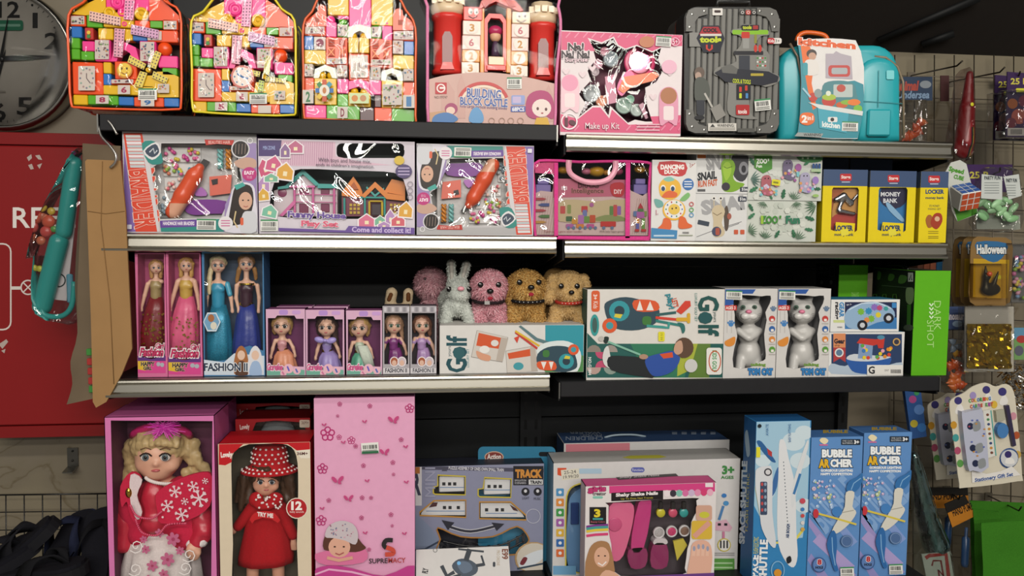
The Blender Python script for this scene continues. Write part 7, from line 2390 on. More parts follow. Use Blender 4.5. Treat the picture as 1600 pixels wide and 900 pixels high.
mb = MB()
for i in range(26):
 a = R(200 + i * 5.4)
 mb.ball(d.l(262 + 36 * math.cos(a), 742 - 14 * math.sin(a), (26 + 6 * math.cos(a)) * d.k), .0042, mat('#e6dcd8', 'cloth'), 6, 4)
mb.build('lace_trim', d.o)
orb(d, 'brooch', 201, 770, 8, 5, mat('#c9a23a', 'foil'), 3, 8)
# ------------------------------------------------------------------ red doll cartons
RB_, CRE = '#c8141e', mat('#dccbb0', 'card')
for lab, x0, x1, y0, Y in (('red window carton of a doll, second of three behind the spotted hat doll', 370, 486, 654, .14), ('red window carton of a doll, rearmost behind the spotted hat doll', 370, 486, 630, .27)):
 f, yb = open_doll_box(lab, x0, y0, x1, Y, .1, '#9a1218', [(400, y0 + 6), (430, y0 + 3), (474, y0 + 6), (482, y0 + 30), (480, 860), (392, 860), (390, y0 + 30)], '#8a0f16', '#4a463e', group='red doll cartons', filmargs=(.3, 9, '#ffffff', .03))
 A = f.art()
 A.text('Lovely', x0 + 5, y0 + 9, x0 + 20, y0 + 19, '#d9c6c0', bold=.03, rot=-6)
 A.rect(x1 - 18, y0 + 2, x1 - 2, y0 + 14, '#c9b8a6', 2)
 A.text('36M+', x1 - 15, y0 + 4, x1 - 4, y0 + 9, '#5a2a2a')
 A.done()
 b = Fr('doll_hat', 'grey hat of the doll in the carton ' + ('just behind the spotted hat doll' if Y < .2 else 'at the very back of the red ones'), 'hat', 395, 470, yb, Y + .02, z=Z4 + (f.H - .075))
 mb = MB()
 mb.lathe([(.075, 0), (.055, .008), (.05, .035), (.035, .055), (.01, .06)], mat('#6a6e70', 'cloth'), Matrix.Translation((0, .04, 0)) @ Matrix.Diagonal((.8, .5, 1, 1)), 24)
 mb.build('crown', b.o)
wn = smooth_loop([(362, 760), (363, 712), (380, 697), (412, 691), (448, 695), (463, 712), (466, 760), (464, 850), (462, 930), (412, 932), (366, 930), (364, 850)], 3)
f, yb = open_doll_box('red and cream window carton holding the doll in a spotted hat', 343, 692, 486, .008, .11, CRE, wn, RB_, '#5d5648', group='red doll cartons', filmargs=(.2, 6, '#ffffff', .012))
A = f.art()
A.poly([(342, 690), (487, 690), (487, 702), (464, 704), (450, 694), (412, 688), (380, 694), (362, 710), (362, 722), (352, 727), (342, 726)], RB_)
A.text('Lovely', 345, 706, 363, 717, '#f0e4de', bold=.05, rot=-4)
A.poly([(462, 704), (486, 702), (486, 716), (470, 716)], '#e6dccb')
A.text('36M+', 464, 706, 481, 711, '#5a2a2a', bold=.03)
A.ell(464, 794, 17, 16.5, '#e2d6c4')
A.ell(464, 794, 15.5, 15, '#b81c24')
A.text('12', 455, 783, 472, 797, '#f4ece6', bold=.05)
A.text('baby sounds', 453, 798, 475, 802, '#f0dcd6')
A.done()
d = Fr('doll', 'brown haired doll in a red dress and red spotted hat', 'doll', 365, 465, yb, .02, z=Z4 + .004)
HR = 24.5
pr = head_prims(d, 416, 752, HR, 40, 0) + [Cc(d, (416, 770, 42), (416, 790, 44), 9, 10), Cc(d, (416, 795, 44), (416, 860, 44), 12, 12), Cc(d, (396, 860, 40), (394, 925, 40), 10.5, 9), Cc(d, (434, 860, 40), (436, 925, 40), 10.5, 9), E(d, 365, 828, 34, 5, 5, 7), E(d, 459, 846, 30, 5, 5, 9)]
for i in range(4):
 pr.append(Cc(d, (456 + i * 2, 850, 28), (456 + i * 2.4, 858, 28), 1.9, 1.6))
body('body', pr, .0028, .005, mat('#d99c80', 'skin'), d.o)
doll_face(d, 416, 752, HR, 40, '#3a4a58', 0, 1.1, '#b85a5c')
hp = [E(d, 416, 742, 46, 27, 25, 20)]
for s_ in (-1, 1):
 for i in range(9):
  x = 416 + s_ * (22 + rr.random() * 18)
  hp.append(Cc(d, (x, 738 + rr.random() * 10, 40 + rr.random() * 16), (x + s_ * rr.random() * 6 + s_ * 3, 775 + rr.random() * 26, 38 + rr.random() * 14), 6, 4))
for i in range(9):
 hp.append(Cc(d, (398 + i * 4.6, 730, 24 + abs(i - 4) * 1.6), (397 + i * 4.8, 735, 16 + abs(i - 4) * 2.4), 4, 3))
body('hair', hp, .0028, .004, mat('#4a3222', 'hair'), d.o, jitter=.003, jscale=110)
RD = mat('#b3121c', 'cloth')
hat = MB()
c = d.l(422, 727, 42 * d.k)
HM = Matrix.Translation(c) @ Matrix.Diagonal((1, .72, 1, 1))
kk = d.k
hat.lathe([(46 * kk, -9 * kk), (45 * kk, -6 * kk), (30 * kk, 2 * kk), (28 * kk, 8 * kk), (27 * kk, 26 * kk), (22 * kk, 33 * kk), (8 * kk, 36 * kk)], mat('#b8141e', 'cloth'), HM, 40)
ho = hat.build('hat', d.o)
dots = MB()
for ring_, r_, z_, n_ in ((0, 42.6, -4.6, 15), (1, 35.6, -1, 13), (0, 28.6, 8, 9), (1, 28, 15, 9), (0, 27.6, 22, 9), (1, 24, 30, 8)):
 for i in range(n_):
  a = math.pi + math.pi * (i + .5 * ring_ + .25) / n_
  p = HM @ Vector((r_ * kk * math.cos(a) * 1.012, r_ * kk * math.sin(a) * 1.02, z_ * kk))
  dots.ball(p, (2 * kk, 1 * kk, 1.8 * kk), mat('#ecdfdc', 'cloth'), 7, 5)
dots.build('dot_pattern', ho)
sc_ = body('scarf', [E(d, 400, 780, 26, 11, 9, 12, 25), E(d, 430, 781, 26, 13, 9, 12, -20), E(d, 414, 790, 22, 16, 8, 8)], .0028, .005, mat('#b8141e', 'cloth'), d.o)
A = Art(d, 15 * d.k)
for i in range(26):
 x, y = rr.uniform(393, 440), rr.uniform(773, 796)
 A.ell(x, y, 1.7, 1.7, '#ecdfdc', 8)
A.done(name='dot_print')
skirt(d, 'dress', [(416, 786, 20), (416, 800, 29), (416, 830, 35), (416, 866, 43), (416, 878, 43)], 42, RD, 7, .03, 48, flat=.62)
body('sleeve', [Cc(d, (396, 793, 40), (372, 822, 34), 11, 8)], .003, .004, RD, d.o)
body('sleeve', [Cc(d, (438, 793, 40), (458, 836, 30), 11, 8)], .003, .004, RD, d.o)
chunk(d, 'button_badge', smooth_path([(390, 812), (396, 803), (406, 799), (420, 799), (430, 803), (438, 813)], 3) + [(434, 817), (424, 811), (410, 809), (398, 813), (394, 818)], .008, .0095, mat('#cf1820', 'card'))
A = Art(d, .008)
A.text('TRY ME', 402, 801, 427, 808, '#f4e8e4', bold=.05, skew=.12)
A.done(tname='badge_lettering')
# ------------------------------------------------------------------ pink flower carton
f, yb = open_doll_box('tall pink carton with printed flowers and butterflies', 492, 621, 648, .008, .12, '#e5a2c6', None, '#b55f92')
A = f.art()
M_ = '#b8286e'
def flower(x, y, r):
 for i in range(5):
  a = R(i * 72 - 90)
  A.line(circ(x + r * .6 * math.cos(a), y + r * .6 * math.sin(a), r * .4, r * .4, 9), r * .2, M_, True)
def fly(x, y, r, c='#c9437f'):
 A.ell(x - r * .5, y - r * .2, r * .6, r * .3, c, 12, 50)
 A.ell(x + r * .5, y - r * .3, r * .6, r * .3, c, 12, -50)
 A.ell(x + r * .3, y + r * .3, r * .3, r * .2, c, 10, 20)
for q in ((512, 678, 11), (549, 688, 6), (530, 683, 4), (640, 638, 7), (504, 732, 8), (502, 813, 8), (531, 631, 3.5), (578, 634, 3.5), (568, 727, 3.5), (614, 722, 3.5), (566, 777, 3.5), (580, 777, 3), (514, 781, 3.5), (565, 808, 3.5), (611, 803, 3.5), (627, 686, 3.5), (528, 649, 2.4), (556, 696, 3.5), (615, 740, 2.6), (613, 820, 2.4), (577, 857, 3)):
 flower(*q)
for q in ((615, 656, 9), (601, 706, 8), (528, 750, 10), (545, 778, 8), (570, 658, 4), (507, 663, 4), (634, 697, 4), (574, 750, 4), (635, 752, 4), (504, 793, 4), (571, 831, 4), (632, 832, 4), (537, 690, 4)):
 fly(*q)
A.tag(565, 690, 592, 706, -4, False)
A.poly([(566, 703.5), (591.5, 702), (592, 706), (566, 707.5)], '#2f6a48')
A.blob([(490, 866), (510, 858), (540, 852), (572, 856), (568, 876), (510, 880)], '#dd6f9e')
A.blob([(507, 856), (508, 836), (520, 824), (548, 826), (566, 846), (572, 854), (556, 860), (530, 858)], '#5a3428')
A.ell(531, 852, 17, 16, '#e0a890')
A.blob([(509, 836), (514, 820), (532, 811), (552, 816), (560, 832), (556, 848), (540, 842), (522, 838)], '#c9bcc2')
for i in range(26):
 A.ell(rr.uniform(514, 554), rr.uniform(816, 838), 1.2, 1, rr.choice(('#a0607a', '#7a7a9a', '#d89ab0')), 6)
for x in (524, 538):
 A.ell(x, 851, 1.8, 1.2, '#2a1a18', 8)
A.line([(525, 861), (531, 863.5), (538, 860)], 1.6, '#a84a50')
A.line([(512, 868), (530, 872), (552, 868)], 5, '#dca08a')
A.line([(614, 841), (604, 841), (600, 848), (604, 853)], 7, '#2a2428', k=3)
A.line([(604, 852), (614, 856), (614, 862), (602, 863)], 7, '#cf4a3a', k=3)
A.text('SUPRE', 577, 869, 606, 877, '#2a2428', bold=.02, skew=-.02)
A.text('MACY', 607, 868, 634, 876, '#b83a3a', bold=.02, skew=-.02)
A.blob([(487, 905), (489, 888), (515, 880), (550, 884), (600, 896), (650, 880), (650, 940), (487, 940)], '#c43a8c')
A.line([(490, 894), (515, 886), (550, 890), (600, 902)], 3, '#e9a9cc')
A.done()
# ================================================================== bottom row: boxed games
f = Fr('header_card_toy', 'blue header card toy behind the train carton', 'toy pack', 746, 868, 905, .2, z=Z4 + .003)
chunk(f, 'backing_card', rrect(747, 698, 868, 896, 8), 0, .003, mat('#2f7fa4', 'card'))
A = Art(f)
A.ell(772, 714, 15, 9, '#d9b49a')
A.ell(772, 714, 13.5, 7.6, '#8a3a34')
A.text('Action', 761, 709, 783, 718, '#e6dcd6', bold=.04)
A.rect(842, 706, 868, 713, '#14181c', 3)
A.done()
wins = [[(677, 770), (677, 761), (684, 759), (684, 742), (727, 744), (727, 773), (680, 772)], [(747, 774), (747, 764), (755, 763), (757, 746), (799, 748), (798, 777), (750, 776)],
  [(656, 800), (678, 782), (728, 781), (728, 808), (656, 805)], [(749, 784), (798, 784), (822, 805), (822, 812), (749, 810)]]
trk = smooth_loop([(684, 824), (720, 838), (770, 838), (808, 822), (826, 840), (822, 850), (806, 866), (690, 866), (688, 842)], 3)
f = Carton('train_set_box', 'grey train set carton with white train windows', 'toy box', 636, 727, 849, 892, .15, .07, '#878aa4', z=Z4, side='#2a2d3a', holes=wins + [trk], inner='#34353f', filmargs=(.4, 12, '#ffffff', .03))
A = f.art()
A.poly([(636, 724), (689, 724), (689, 728), (850, 732), (850, 738), (636, 733)], '#4b4a5e')
A.rect(636, 723, 659, 790, '#cfcdd0')
A.text('R', 644, 738, 658, 774, '#3a3c52', bold=.05)
A.rect(644, 728, 656, 740, '#b06a34')
A.blob([(640, 810), (652, 806), (676, 828), (686, 850), (680, 866), (640, 868)], '#7d8aa4')
A.line([(640, 860), (664, 858), (686, 846)], 3, '#3a4458')
A.poly([(694, 728), (690, 736), (699, 736)], '#4a4a5a')
A.text('PUZZLE ASSEMBLY OF ONES OWN SMALL TRAIN', 701, 730, 787, 735, '#d6d6e0', bold=.02, skew=.04)
A.rect(802, 728, 849, 758, '#23232b')
A.text('TRACK', 805, 733, 847, 747, '#cf8a3a', bold=.06)
A.text('SIMULATION', 804, 749, 822, 752, '#c9c9d0')
A.text('SCENARIO', 804, 753, 822, 756, '#c9c9d0')
A.rect(826, 749, 848, 757, '#d6d6d6')
A.text('TRAIN', 828, 750.5, 846, 756, '#1e1e24', bold=.05)
for x in (821, 840):
 A.ell(x, 768, 6.4, 6.4, '#22222a')
 A.ell(x, 767, 2.4, 2.6, '#d0d0d6')
A.text('LIGHT', 816, 776, 827, 780, '#3a3a48')
A.text('MUSIC', 834, 777, 845, 781, '#3a3a48')
for w in wins:
 A.line(w, 2.2, '#c8b43a' if w[0][1] < 780 else '#c08a3a', True)
A.line(trk, 2.2, '#b07a3a', True)
A.line(smooth_path([(700, 822), (735, 830), (780, 820)], 5), 6, '#d6d6dc')
A.line(smooth_path([(700, 822), (735, 830), (780, 820)], 5), 4, '#3a3a46')
for P in ([(690, 812), (710, 816), (700, 828)], [(788, 818), (768, 816), (776, 829)]):
 A.poly(P, '#33333e')
A.ring(833, 806, 11, .8, '#c2c4d2')
A.text('MINI', 664, 730, 680, 776, '#9a9cb4', rot=-90)
A.ell(834, 872, 30, 26, '#b9976a')
A.ell(835, 872, 28, 24, '#cfc6b8')
A.blob([(810, 884), (820, 868), (848, 858), (848, 872), (826, 886)], '#d6dce2')
A.blob([(812, 880), (818, 870), (824, 872), (818, 882)], '#7a2f38')
A.line([(808, 888), (850, 880)], 3, '#3a4a5a')
A.done()
WT = mat('#d2d2d4', 'plastic')
for i, w in enumerate(wins):
 x0, x1 = min(p[0] for p in w), max(p[0] for p in w)
 y0, y1 = min(p[1] for p in w), max(p[1] for p in w)
 if i < 2:
  car = brick_block(f, 'train_car', x0 + 9, y0 + 2, x1 - 1, y1 - 4, .006, .04, WT, .002)
 else:
  P = [(x0 + 2, y1 - 6), (x0 + 8, y1 - 14), (x0 + 24, y0 + 2), (x1 - 1, y0 + 2), (x1 - 1, y1 - 3), (x0 + 2, y1 - 3)] if i == 2 else [(x0 + 2, y1 - 6), (x0 + 2, y0 + 2), (x1 - 24, y0 + 2), (x1 - 6, y1 - 10), (x1 - 3, y1 - 4), (x0 + 2, y1 - 4)]
  car = chunk(f, 'train_car', P, .006, .04, WT)
 B = Art(f, .006)
 ym = (y0 + y1) / 2
 for q in ((.28, .46, .62) if i < 2 else ((.5, .62, .8) if i == 2 else (.12, .34, .46))):
  xx = x0 + (x1 - x0) * q
  B.rect(xx, ym - 4, xx + 5, ym + 1, '#1e2026')
 B.line([(x0 + 10, ym + 4), (x1 - 14 if i == 3 else x1 - 2, ym + 4)], 1, '#4a7ab0')
 if i > 1:
  B.poly([(x0 + 20, y0 + 4), (x0 + 28, y0 + 4), (x0 + 26, y0 + 10), (x0 + 14, y0 + 12)] if i == 2 else [(x1 - 26, y0 + 4), (x1 - 16, y0 + 10), (x1 - 12, y0 + 15), (x1 - 20, y0 + 13)], '#4a2026')
 B.done(car, 'train_print')
mb = MB()
P = smooth_path([(690, 848), (730, 856), (780, 855), (818, 838)], 6)
for dy in (-3, 8):
 mb.tube([f.l(x, y + dy, .012) for x, y in P], .0022, mat('#1c1c20', 'plastic'), 5)
mb.build('track_rail', f.o)
for i in range(0, len(P), 2):
 brick_block(f, 'track_sleeper', P[i][0] - 2.5, P[i][1] - 4, P[i][0] + 2.5, P[i][1] + 11, .014, .02, '#2e2e34', 0)
# drone carton, leaning back
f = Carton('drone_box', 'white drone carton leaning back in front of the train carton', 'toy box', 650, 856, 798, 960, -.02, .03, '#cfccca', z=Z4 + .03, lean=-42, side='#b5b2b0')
A = f.art()
dk = '#2f3640'
A.blob([(706, 884), (716, 874), (732, 874), (746, 884), (744, 896), (728, 902), (714, 896)], '#3f4c5c')
A.blob([(714, 882), (722, 877), (734, 880), (738, 890), (724, 896)], '#596a80')
A.ell(717, 880, 3, 3, '#6ab0e6')
for P, w in (([(728, 876), (734, 858)], 8), ([(716, 858), (756, 862)], 3), ([(744, 884), (756, 882)], 5), ([(752, 868), (757, 884)], 3), ([(710, 894), (698, 900), (690, 884)], 6), ([(694, 906), (720, 898)], 4)):
 A.line(P, w, dk)
A.text('E99', 784, 858, 794, 874, '#7a3a24', rot=90, bold=.03)
A.text('PRO DRONE', 776, 860, 781, 884, '#b9a890', rot=90)
A.rect(770, 878, 774, 886, dk, 2)
A.text('FLY', 660, 888, 669, 896, '#1e1e22', rot=-80, bold=.05)
A.ring(680, 860, 3, .8, '#5a5a5a')
A.done()
# ------------------------------------------------------------------ music walker and keyboard cartons
f = Carton('music_walker_box', 'blue topped white carton behind the keyboard carton', 'toy box', 880, 690, 1137, 890, .235, .11, '#cfccca', z=Z4, side='#3a567c', top='#34507c')
A = f.art()
A.poly([(884, 694), (984, 692), (984, 900), (884, 900)], '#cf7a86')
A.done()
T = f.lid()
T.text('CHILDREN', 884, 682, 942, 688, '#aebccf', rot=180)
T.text('MUSIC', 906, 678, 940, 682, '#aebccf', rot=180)
T.text('WALKER', 890, 675, 938, 678, '#aebccf', rot=180)
for i in range(5):
 T.rect(1050 + i * 15, 675, 1058 + i * 15, 679, '#9aaac2')
T.done()
mb = MB()
mb.tube(smooth_path([(f.X0 + .12, .05, f.H), (f.X0 + .15, .05, f.H + .006), (f.X0 + .2, .05, f.H + .006), (f.X0 + .235, .05, f.H)], 4), .003, mat('#8fa2ae', 'plastic'), 6)
mb.build('carry_handle', f.o)
kw = smooth_loop([(884, 880), (884, 800), (888, 768), (905, 756), (935, 754), (960, 770), (960, 890), (890, 892)], 3)
f = Carton('keyboard_box', 'large white toy keyboard carton behind the nail kit', 'toy box', 864, 720, 1154, 898, .105, .095, '#d3d0cf', z=Z4, side='#7fb0d0', top='#b9b7b4', holes=[kw], inner='#5f83b0')
A = f.art()
A.line(kw, 2.2, '#d0c04a', True)
A.rect(864, 884, 900, 898, '#6fa6cf')
A.poly([(871, 731), (885, 731), (885, 737), (878, 737), (878, 744), (871, 742)], '#d8502c')
A.rect(877, 733, 905, 749, '#d9d4c2', 0, -6)
A.text('25-24', 881, 735, 900, 740, '#2a2a3a', rot=-6)
A.text('19.99/20', 880, 742, 904, 747, '#2a2a3a', rot=-6)
A.rect(905, 732, 940, 740, '#a9c4d8', 1)
A.rect(986, 730, 1007, 738, '#5a62b0', 4)
A.text('Functions', 988, 732, 1005, 736, '#e6e6f2')
for i, c in enumerate(('#4a90c4', '#dd8a3a', '#3f9a4a', '#a05aa8', '#e0b03a', '#2f68b0', '#dd6a34')):
 A.rect(869, 763 + i * 15.8, 881, 775 + i * 15.8, c, 1.5)
 A.ell(875, 769 + i * 15.8, 2.6, 2.6, '#e2e6ea')
A.text('3+', 1128, 727, 1147, 741, '#3f8a44', bold=.05)
A.text('AGES', 1126, 743, 1146, 748, '#3f8a44', bold=.03)
A.ell(1131, 774, 4, 3.4, '#3a7ac0')
A.ell(1134, 786, 4.4, 3.8, '#4a90c8')
A.line([(1130, 790), (1123, 812)], 4, '#4a80b8')
A.poly([(1116, 816), (1134, 811), (1144, 824), (1140, 830), (1116, 828)], '#d9a9bc')
for x in (1121, 1131):
 A.rect(x, 817, x + 5, 821, '#2a2a30')
A.rect(1128, 830, 1132, 846, '#c87a9a')
A.ell(1131, 851, 10.5, 10.5, '#c9b83a')
A.ell(1131, 851, 9, 9, '#e2e0da')
for x in (1126, 1131, 1136):
 A.rect(x - 1.6, 844, x + 1, 856, '#3a3a3a')
A.rect(1114, 872, 1147, 892, '#5a9a44')
for y in (878, 885):
 A.rect(1114, y, 1144, y + 2.4, '#a9cc9a')
for y in (863, 866):
 A.rect(1113, y, 1147, y + 1.2, '#8a8a88')
A.done()
T = f.lid()
T.poly([(972, 715), (985, 712), (1030, 711), (1042, 714), (1030, 716), (985, 717)], '#c9c43a')
T.done()
chunk(f, 'keyboard_toy', smooth_loop([(888, 885), (888, 800), (893, 774), (915, 762), (950, 775), (950, 886)], 3), .02, .06, mat('#6f9fd0', 'plastic'))
brick_block(f, 'keyboard_key', 892, 786, 905, 820, .014, .02, '#2f4a86')
# ------------------------------------------------------------------ nail kit carton
nw = smooth_loop([(951, 790), (956, 785), (1082, 778), (1088, 782), (1088, 800), (1080, 816), (1078, 845), (1074, 858), (1070, 888), (1064, 898), (970, 900), (958, 880), (955, 850), (951, 830)], 2)
f = Carton('nail_kit_box', 'pink nail polish kit carton with a window of bottles', 'toy box', 914, 757, 1117, 925, -.0, .055, '#ddd6d6', z=Z4 + .012, side='#cbb9c2', top='#d8508c', holes=[nw], inner='#4a4048', filmargs=(.5, 13, '#ffffff', .03))
A = f.art()
A.poly([(952, 755), (1117, 750), (1117, 768), (1040, 766), (952, 771)], '#d63c82')
A.rect(1102, 752, 1114, 761, '#e6dade')
A.text('girls', 918, 759, 947, 771, '#c02f70', bold=.07, out='#3a2430', ow=.03, skew=-.05)
A.text('creator', 926, 769, 947, 774, '#2a2028', bold=.03)
A.rect(926, 775, 942, 779, '#7fc0b0', 2)
A.poly([(955, 770), (1036, 766), (1036, 780), (955, 783)], '#1e181c')
A.text('Shaky Shake Nails', 962, 769, 1028, 776, '#ece4e6', bold=.05, skew=-.05)
A.text('Up To Date Nail Trends', 970, 777, 1020, 780.5, '#c9b83a', skew=-.04)
for i, c in enumerate(('#e6dade', '#3a3440', '#7fc0b0', '#d86aa0', '#c9b0d0', '#e08ab0', '#d63c72', '#e6a9c0')):
 A.ell(1042 + i * 9.6, 771 - i * .3, 5, 5.4, c)
A.rect(921, 792, 947, 819, '#1c1a1e')
A.text('3', 928, 795, 938, 808, '#e6cf2a', bold=.05)
A.rect(926, 809, 942, 812, '#3f9a98')
A.text('Beauty Colors', 923, 813.5, 945, 817, '#d86a7a')
for y, c in ((821, '#7a2f8a'), (828, '#e0c43a'), (835, '#d63c72'), (824, '#3f9a98')):
 A.line([(916, y + 2), (930, y), (950, y - 1)], 4, c)
A.blob([(914, 905), (918, 865), (928, 848), (944, 845), (954, 856), (958, 905)], '#a87a52')
A.ell(940, 870, 12, 16, '#dca98c')
for x in (935, 945):
 A.ell(x, 868, 1.7, 1.1, '#2a1a18', 8)
A.line([(934, 879), (941, 883), (947, 877)], 2, '#f0e6e2')
A.blob([(936, 905), (946, 890), (964, 896), (966, 905)], '#dca98c')
A.rect(1087, 789, 1112, 813, '#cfa08a', 4)
A.ell(1100, 804, 8, 5, '#c9c43a')
A.rect(1080, 813, 1112, 842, '#d8b23a', 4)
A.line([(1084, 838), (1108, 816)], 8, '#d89a8a')
A.blob([(1074, 905), (1078, 868), (1082, 848), (1098, 843), (1110, 852), (1112, 880), (1104, 905)], '#e0ac96')
for i in range(4):
 A.line([(1083 + i * 7, 868), (1084 + i * 7, 850 + abs(i - 1.5) * 3)], 5, '#e6b8a2')
 A.ell(1084 + i * 7, 852 + abs(i - 1.5) * 3, 2.2, 4, '#9a9ab0')
A.poly([(970, 900), (1117, 894), (1117, 912), (960, 915)], '#6a3a86')
A.done()
T = f.lid()
T.poly([(962, 746), (1056, 740), (1060, 744), (966, 750)], '#241a20')
T.text('Shaky Shake Nails', 968, 742, 1030, 747, '#ece4e6', skew=-.06)
T.done()
chunk(f, 'nail_machine', smooth_loop([(952, 792), (975, 786), (990, 790), (988, 820), (974, 868), (958, 876), (953, 850)], 3), .008, .03, '#d9608c')
disc(f, 'machine_dial', 961, 820, 11, .006, .006, '#c84a7c')
for P, m, nm in (([(998, 786), (1018, 784), (1006, 855), (986, 856)], '#c22f7a', 'polish_cap'), ([(982, 860), (1010, 858), (1008, 885), (986, 887)], '#8a1f58', 'polish_bottle'), ([(1020, 852), (1042, 852), (1042, 885), (1018, 886)], '#8a1f58', 'polish_bottle'), ([(1024, 842), (1040, 842), (1042, 850), (1022, 851)], '#c9c2c6', 'bottle_collar')):
 chunk(f, nm, smooth_loop(P, 3), .01, .032, m)
for x, c in ((1033, '#c9c02a'), (1052, '#d0486a'), (1069, '#2f9a98')):
 disc(f, 'polish_pot', x, 802, 7, .012, .012, c)
 brick_block(f, 'polish_pot_cap', x - 3.5, 784, x + 3.5, 797, .012, .02, '#1a181a')
for x, y, c in ((1030, 833, '#b9b4b6'), (1050, 831, '#d63c72'), (1070, 830, '#8a6a5a')):
 disc(f, 'glitter_pot', x, y, 9, .012, .01, mat('#c9c6c8', 'plastic'), prof=[(1, -1), (1, 0), (.8, 0), (.76, -.3), (.1, -.3)])
 disc(f, 'glitter_fill', x, y, 6.6, .0135, .004, mat(c, 'glit'))
chunk(f, 'nail_file', [(1052, 846), (1068, 842), (1074, 852), (1058, 876)], .012, .018, '#c9b83a')
# ------------------------------------------------------------------ aeroplane carton
f, yb = open_doll_box('tall blue toy aeroplane carton next to the bubble bow cartons', 1178, 658, 1263, .012, .07, '#2f80bc', None, '#215f9c', top='#1f5c96')
f.o.name = 'aeroplane_box'
f.o['category'] = 'toy box'
A = f.art()
A.poly([(1178, 656), (1266, 656), (1262, 780), (1254, 840), (1206, 845), (1176, 790)], '#9cc4dc')
for x, y, r in ((1240, 690, 18), (1256, 676, 14), (1250, 720, 16), (1256, 790, 14), (1192, 720, 12), (1196, 770, 14)):
 A.ell(x, y, r, r * .8, '#c9dbe4')
A.line([(1176, 760), (1190, 812), (1210, 848), (1240, 846), (1256, 826)], 4, '#d9cf5a')
A.blob([(1182, 690), (1190, 690), (1206, 712), (1212, 722), (1204, 720), (1190, 704)], '#2a5f9a')
A.poly([(1198, 700), (1206, 706), (1206, 714), (1200, 710)], '#b8383a')
A.blob([(1217, 694), (1221, 686), (1227, 692), (1232, 716), (1242, 760), (1244, 830), (1246, 868), (1240, 886), (1228, 878), (1216, 850), (1214, 800), (1216, 740)], '#dcdee2')
A.blob([(1216, 730), (1210, 742), (1204, 768), (1206, 776), (1214, 760)], '#3a6aa8')
A.blob([(1260, 690), (1262, 700), (1248, 750), (1240, 790), (1236, 786), (1240, 750)], '#d6dade')
A.line([(1240, 772), (1250, 740)], 4, '#3a78b4')
for i in range(22):
 A.ell(1224 + i * .35, 722 + i * 5.4, .8, 1.2, '#5a6470', 6)
A.text('AIR BOUGH', 1228, 818, 1233, 840, '#2a4a7a', rot=-86, bold=.03)
A.blob([(1228, 872), (1234, 868), (1236, 876), (1230, 880)], '#22262c')
A.blob([(1178, 748), (1182, 732), (1196, 728), (1206, 734), (1206, 800), (1212, 850), (1204, 852), (1190, 826), (1186, 800)], '#d3d6dc')
A.rect(1187, 752, 1198, 804, '#3a4a66', 2)
for i in range(10):
 A.ell(1190 + (i % 2) * 5, 756 + (i // 2) * 10, 2, 3, ('#c24a4a', '#8aa0b8')[i % 2], 7)
A.ell(1199, 737, 6, 6, '#3a3a44')
A.ell(1199, 737, 4, 4, '#d0d0d4')
A.rect(1179, 698, 1187, 714, '#e2d92a', 1)
A.ell(1186, 665, 3, 3, '#22262c')
A.text('AVIATE', 1196, 662, 1200, 680, '#2f6aa8', rot=-90)
A.text('BABY PLAYTHING', 1231, 662, 1235, 690, '#2f6aa8', rot=-90)
for y, c in ((782, '#c8485a'), (795, '#3a7ac0'), (805, '#c84a4a'), (816, '#d6d0d0'), (826, '#d0a24a')):
 A.ell(1253, y, 4.4 if y < 790 else 3, 4.4 if y < 790 else 3, c)
A.text('SPACE', 1172, 866, 1184, 908, '#e6e9ec', rot=-88, bold=.05)
A.text('SHUTTLE', 1185, 842, 1198, 905, '#e6e9ec', rot=-88, bold=.05)
A.text('FLASH ELECTRIC', 1176, 838, 1184, 864, '#e0d44a', rot=-88)
A.ell(1214, 894, 6, 6, '#d9922a')
A.ring(1214, 890, 10, 1.6, '#7fb4dc', 14)
A.done()
L = f.left()
L.text('SPACE SHUTTLE', 1157, 720, 1166, 850, '#c2d2de', rot=-88, bold=.05)
L.text('FLASH ELECTRIC', 1166, 740, 1170, 830, '#c9c44a', rot=-88)
L.blob([(1164, 680), (1168, 672), (1171, 690), (1172, 710), (1167, 712)], '#9fc0d6')
L.done()
